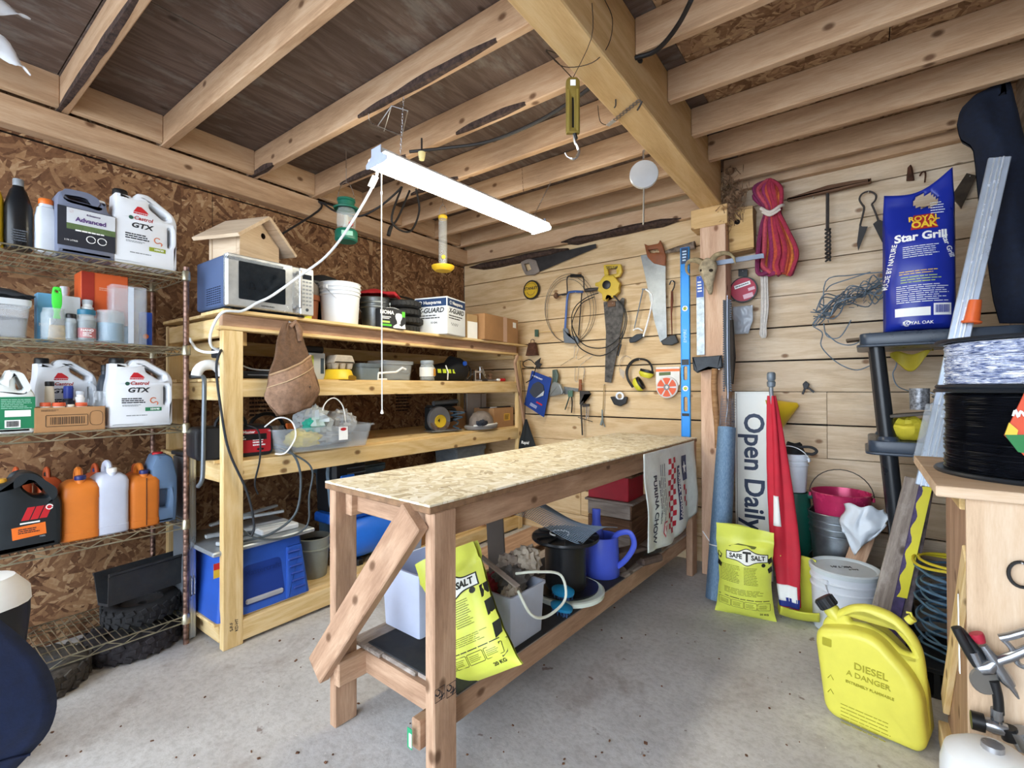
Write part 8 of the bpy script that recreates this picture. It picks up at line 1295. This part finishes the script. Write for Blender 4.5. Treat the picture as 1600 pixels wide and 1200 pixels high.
# lantern
p = at(541, 345, x=-2.35); t = thing('camping_lantern', 'green camping lantern with glass globe hanging from the joist', 'lantern', (p.x, p.y, p.z - .12), 60); GR = pm('#0f5a48', .4, 0, .06)
build(B().lathe([(0, 0), (.055, 0), (.062, .008), (.062, .055), (.055, .065), (.03, .07), (0, .07)], 24), 'fuel_base', GR, t); build(B().lathe([(.048, .075), (.052, .10), (.052, .165), (.046, .185)], 24), 'globe', clear('#c9d2d2', .4, .06), t); build(B().lathe([(.066, .182), (.07, .19), (.06, .195), (.045, .20), (.045, .225), (.05, .228), (.05, .24), (0, .245)], 24), 'ventilator', GR, t); build(B().lathe([(0, .07), (.018, .075), (.02, .09), (.012, .10), (.012, .15), (0, .155)], 12), 'mantle', pm('#b8b4aa', .8), t)
build(B().tube(arc(0, .20, .048, 10, 170, 12, 0, .14), .0018, 6), 'bail', STEEL, t); build(B().lathe([(0, 0), (.013, 0), (.013, .02), (0, .022)], 12, M=Mx.Rotation(rad(90), 4, 'X')), 'valve_knob', pm('#8a2a22', .5), t, M=Mx.Translation((.02, -.05, .085))); patch(t, 'base_label', -.0, .033, .06, .026, -.0625, pm('#7fae9e', .5)); tp = WM[t.name] @ V((0, 0, .335))
build(B().tube([tp, V((tp.x, tp.y, 2.60))], .0016, 5), 'hanging_wire', STEEL, t, world=True)
# bird feeder
p = at(692, 380, x=-2.30); t = thing('bird_feeder', 'clear tube bird feeder with yellow tray hanging near the back corner', 'bird feeder', (p.x, p.y, at(692, 424, x=p.x).z), 45); FY = pm('#e0b62a', .45); hh = at(692, 336, x=p.x).z - WM[t.name].translation.z
build(B().lathe([(0, 0), (.055, .002), (.075, .02), (.078, .036), (.072, .036), (.06, .02), (.03, .015), (0, .015)], 28), 'tray', FY, t); build(B().lathe([(.029, .02), (.029, hh - .03)], 20), 'tube', clear('#c3c6c4', .6, .15), t); build(B().lathe([(.03, hh - .03), (.032, hh - .01), (.02, hh), (0, hh)], 20), 'top_cap', FY, t); build(B().lathe([(0, 0), (.014, 0), (.014, .006), (0, .006)], 14, M=Mx.Rotation(rad(90), 4, 'X')), 'port', FY, t, M=Mx.Translation((.004, -.03, .09))); build(B().tube(arc(0, hh, .024, 0, 180, 10, 0, .07), .0018, 6), 'bail', STEEL, t); tp = WM[t.name] @ V((0, 0, hh + .07)); build(B().tube([tp, V((tp.x, tp.y, 2.60))], .0014, 5), 'hanging_wire', STEEL, t, world=True)
# cables along the joists
t = thing('black_cable', 'black cable running along the plate and looped under the joists behind the shop light', 'cable', (-2.4, 1.9, 2.4)); CBK = pm('#201d1d', .6)
P_ = [V((-3.17, 1.36, 1.97)), V((-3.16, 1.5, 2.15)), at(497, 330, x=-3.105), at(499, 315, x=-3.105), at(524, 330, x=-2.95), at(560, 338, x=-2.75), at(590, 325, x=-2.6), at(615, 305, x=-2.5), at(628, 292, x=-2.45)]
b = B().tube(spline(P_, 6), .007, 8); b.tube(spline([at(628, 292, x=-2.45), at(612, 345, x=-2.45), at(640, 362, x=-2.44), at(655, 330, x=-2.43), at(650, 295, x=-2.43)], 6), .007, 8).tube(spline([at(640, 298, x=-2.44), at(622, 340, x=-2.45), at(611, 355, x=-2.45), at(607, 368, x=-2.45)], 5), [.007] * 10 + [.013] * 6, 8)
build(b.tube(spline([at(499, 315, x=-3.105), at(523, 322, x=-2.95)], 3), .006, 6), 'cable_body', CBK, t, world=True)
t = thing('thick_cable', 'long black cable strung along the underside of the joists toward the header beam', 'cable', (-1.6, 1.9, 2.58)); build(B().tube(spline([at(640, 237, z=2.575), at(690, 232, z=2.57), at(760, 222, z=2.565), at(830, 195, z=2.565), at(890, 160, z=2.565), V((-.88, 1.86, 2.57))], 6), .009, 8), 'cable_body', CBK, t, world=True)
t = thing('thick_cable', 'black cable dropping from the upper frame edge to the right side of the header beam', 'cable', (-.6, 1.7, 2.58)); build(B().tube(spline([at(1080, 0, z=2.56), at(1062, 35, z=2.575), at(1040, 65, z=2.585), at(1020, 82, z=2.588), at(990, 92, z=2.59), V((-.73, 1.90, 2.60))], 6), .009, 8), 'cable_body', CBK, t, world=True)
t = thing('lamp_holder', 'small bare lamp holder hanging above the shop light', 'socket', at(659, 250, x=-1.9)); p = WM[t.name].translation; build(B().lathe([(0, 0), (.014, 0), (.018, .02), (.02, .04), (0, .042)], 14), 'socket_body', pm('#c9c08f', .5), t); build(B().tube([p + V((0, 0, .04)), V((p.x, p.y, 2.59))], .005, 6), 'wire', CBK, t, world=True)
t = thing('bent_wire', 'thin bent wire frame hanging under a joist above the shop light', 'wire', at(615, 185, z=2.5)); c = [at(612, 165, z=2.53), at(637, 173, z=2.52), at(628, 212, z=2.48), at(590, 197, z=2.49)]
build(B().tube(c, .003, 6, closed=True).tube([c[0], at(600, 205, z=2.48)], .002, 5).tube(spline([at(576, 178, z=2.575), at(578, 190, z=2.55), at(590, 197, z=2.49)], 4), .002, 5), 'frame', STEEL, t, world=True)
# spring scale
D = at(896, 121, z=2.425).y; sx = at(895, 180, y=D); t = thing('spring_scale', 'brass spring scale with steel hook hanging from wire loops at the header beam', 'scale', (sx.x, D, at(895, 180, y=D).z), 36); BR = pm('#8f7d3e', .45, .6, .15); top, bot = at(896, 122, y=D).z - sx.z, at(896, 209, y=D).z - sx.z; hw = .026
build(B().prism(rp([(-hw, bot), (hw, bot), (hw, top - .012), (hw * .6, top), (-hw * .6, top), (-hw, top - .012)], .005), .018, [rrect(-.004, bot + .02, .004, top - .075, .003)], .002), 'plate', BR, t); build(B().box((0, .002, (top + bot) / 2 - .03), (.008, .006, (top - bot) * .7)), 'slot_back', BLACK, t, sm=False); patch(t, 'white_tag', 0, top - .022, .020, .022, -.0098, PWHITE)
for s in (-1, 1): build(B().box((s * .017, -.010, (top + bot) / 2 - .02), (.008, .004, (top - bot) * .75), .001), 'scale_rail', pm('#a8964e', .4, .6), t, sm=False)
hk = at(896, 250, y=D).z - sx.z; build(B().tube(spline([(.004, 0, bot), (.008, 0, bot - .03), (.018, 0, bot - .05), (.022, 0, hk + .03), (.006, 0, hk + .006), (-.02, 0, hk + .012), (-.03, 0, hk + .028)], 6), [.005] * 8 + [.006] * 20 + [.003] * 9, 8), 'hook', STEEL, t); build(B().tube([(.004, 0, bot + .01), (.012, 0, bot - .02)], .008, 8), 'swivel', BLACK, t)
WR = pm('#3a2f26', .7, .3); tz = V((sx.x, D, sx.z + top)); build(B().tube(spline([tz, at(924, 60, z=2.432), at(925, 5, z=2.436)], 4), .0014, 5).tube(spline([tz, at(870, 96, z=2.43), at(853, 78, z=2.44), V((-.885, D + .01, 2.50))], 4), .0018, 5).tube(spline([at(853, 78, z=2.43), at(880, 104, z=2.42), at(925, 98, z=2.425), V((-.728, at(950, 70, x=-.73).y, at(950, 70, x=-.73).z)), at(957, 30, x=-.73), at(945, 0, x=-.73)], 5), .0016, 5), 'wire_loop', WR, t, world=True)
# pulley disc, strap
YD = at(1006, 236, z=2.436).y; p = at(1006, 273, y=YD); t = thing('pulley_disc', 'round shiny aluminium disc hanging on a rod from the header beam', 'disc', p, 25); r = at(1026, 273, y=YD).x - p.x; r = abs((at(1027, 273, y=YD) - at(986, 273, y=YD)).length) / 2
build(B().lathe([(0, 0), (r * .97, 0), (r, .006), (r, .02), (r * .97, .024), (0, .024)], 36, M=Mx.Rotation(rad(90), 4, 'X')), 'disc_body', pm('#d3d8dc', .3, .5, .1, 4), t, M=Mx.Translation((0, .012, 0))); zt_ = at(1006, 238, y=YD).z
build(B().tube([(.0, .0, 2.441 - p.z), (0, 0, r * .8)], .006, 8), 'rod', STEEL, t); build(B().tube([(0, .0, -r), (-.004, .0, at(1003, 352, y=YD).z - p.z)], .004, 6), 'lower_rod', pm('#8f8a80', .5, .5), t)
t = thing('perforated_strap', 'perforated metal hanger strap nailed across the underside of the header beam', 'strap', (-.8, 2.35, 2.438)); a, c = at(950, 196, z=2.43), at(1000, 156, z=2.438)
b = B()
for k in range(10): m = a.lerp(c, (k + .5) / 10); b.lathe([(.006, -.001), (.0115, -.001), (.0115, .001), (.006, .001)], 12, m, closed=True)
build(b, 'strap_links', pm('#8a8078', .5, .7), t, sm=False, world=True); plank('strap_end', a - (c - a) * .02, a + (c - a) * .22, .022, .003, pm('#c2c8ce', .35, .8), t); build(B().tube(spline([a, at(938, 190, z=2.43), at(934, 165, z=2.436)], 4), .0016, 5), 'wire', WR, t, world=True)
t = thing('hook_hardware', 'small black hook nailed under the header beam beside the strap', 'hook', (-.75, 2.4, 2.44)); build(B().tube(spline([at(962, 155, z=2.437), at(962, 165, z=2.42), at(960, 168, z=2.425)], 3), .003, 5), 'hook_bend', IRON, t, world=True); build(B().tube(spline([at(1003, 158, z=2.437), at(1000, 165, z=2.425), at(996, 172, z=2.42)], 3), .004, 6), 'hook_body', IRON, t, world=True)
t = thing('joist_chain', 'thin rusty chain hanging below a joist between the light and the header beam', 'chain', at(816, 270, y=2.65)); chain(at(815, 250, y=2.64), at(818, 300, y=2.64), RUST, t)
# torn clear film, upper left
t = thing('plastic_film', 'torn strip of shiny clear plastic film hanging at the upper left corner', 'film', at(20, 70, x=-2.2)); FM = pm('#e2e6ec', .12, 0, .05, 9, 0, .6, 0, .7)
def shard(P, Wd): return lambda a, c: spline(P, 8)[min(len(spline(P, 8)) - 1, int(a * (len(spline(P, 8)) - 1) + .5))] + V((.02 * math.sin(a * 6) * (c - .5), .0, (c - .5) * Wd * math.sin(min(1, a * 1.15 + .12) * math.pi)))
for P, wd_ in (([at(-30, 5, x=-2.3), at(10, 14, x=-2.3), at(48, 30, x=-2.3)], .05), ([at(-30, 55, x=-2.3), at(5, 75, x=-2.3), at(30, 98, x=-2.3), at(48, 118, x=-2.3)], .07)): build(B().grid(shard(P, wd_), 16, 3), 'film_strip', FM, t, sol=.002, world=True)
build(B().tube([at(-28, 30, x=-2.3), V((-2.3, at(-28, 30, x=-2.3).y, 2.60))], .002, 5), 'wire', STEEL, t, world=True)
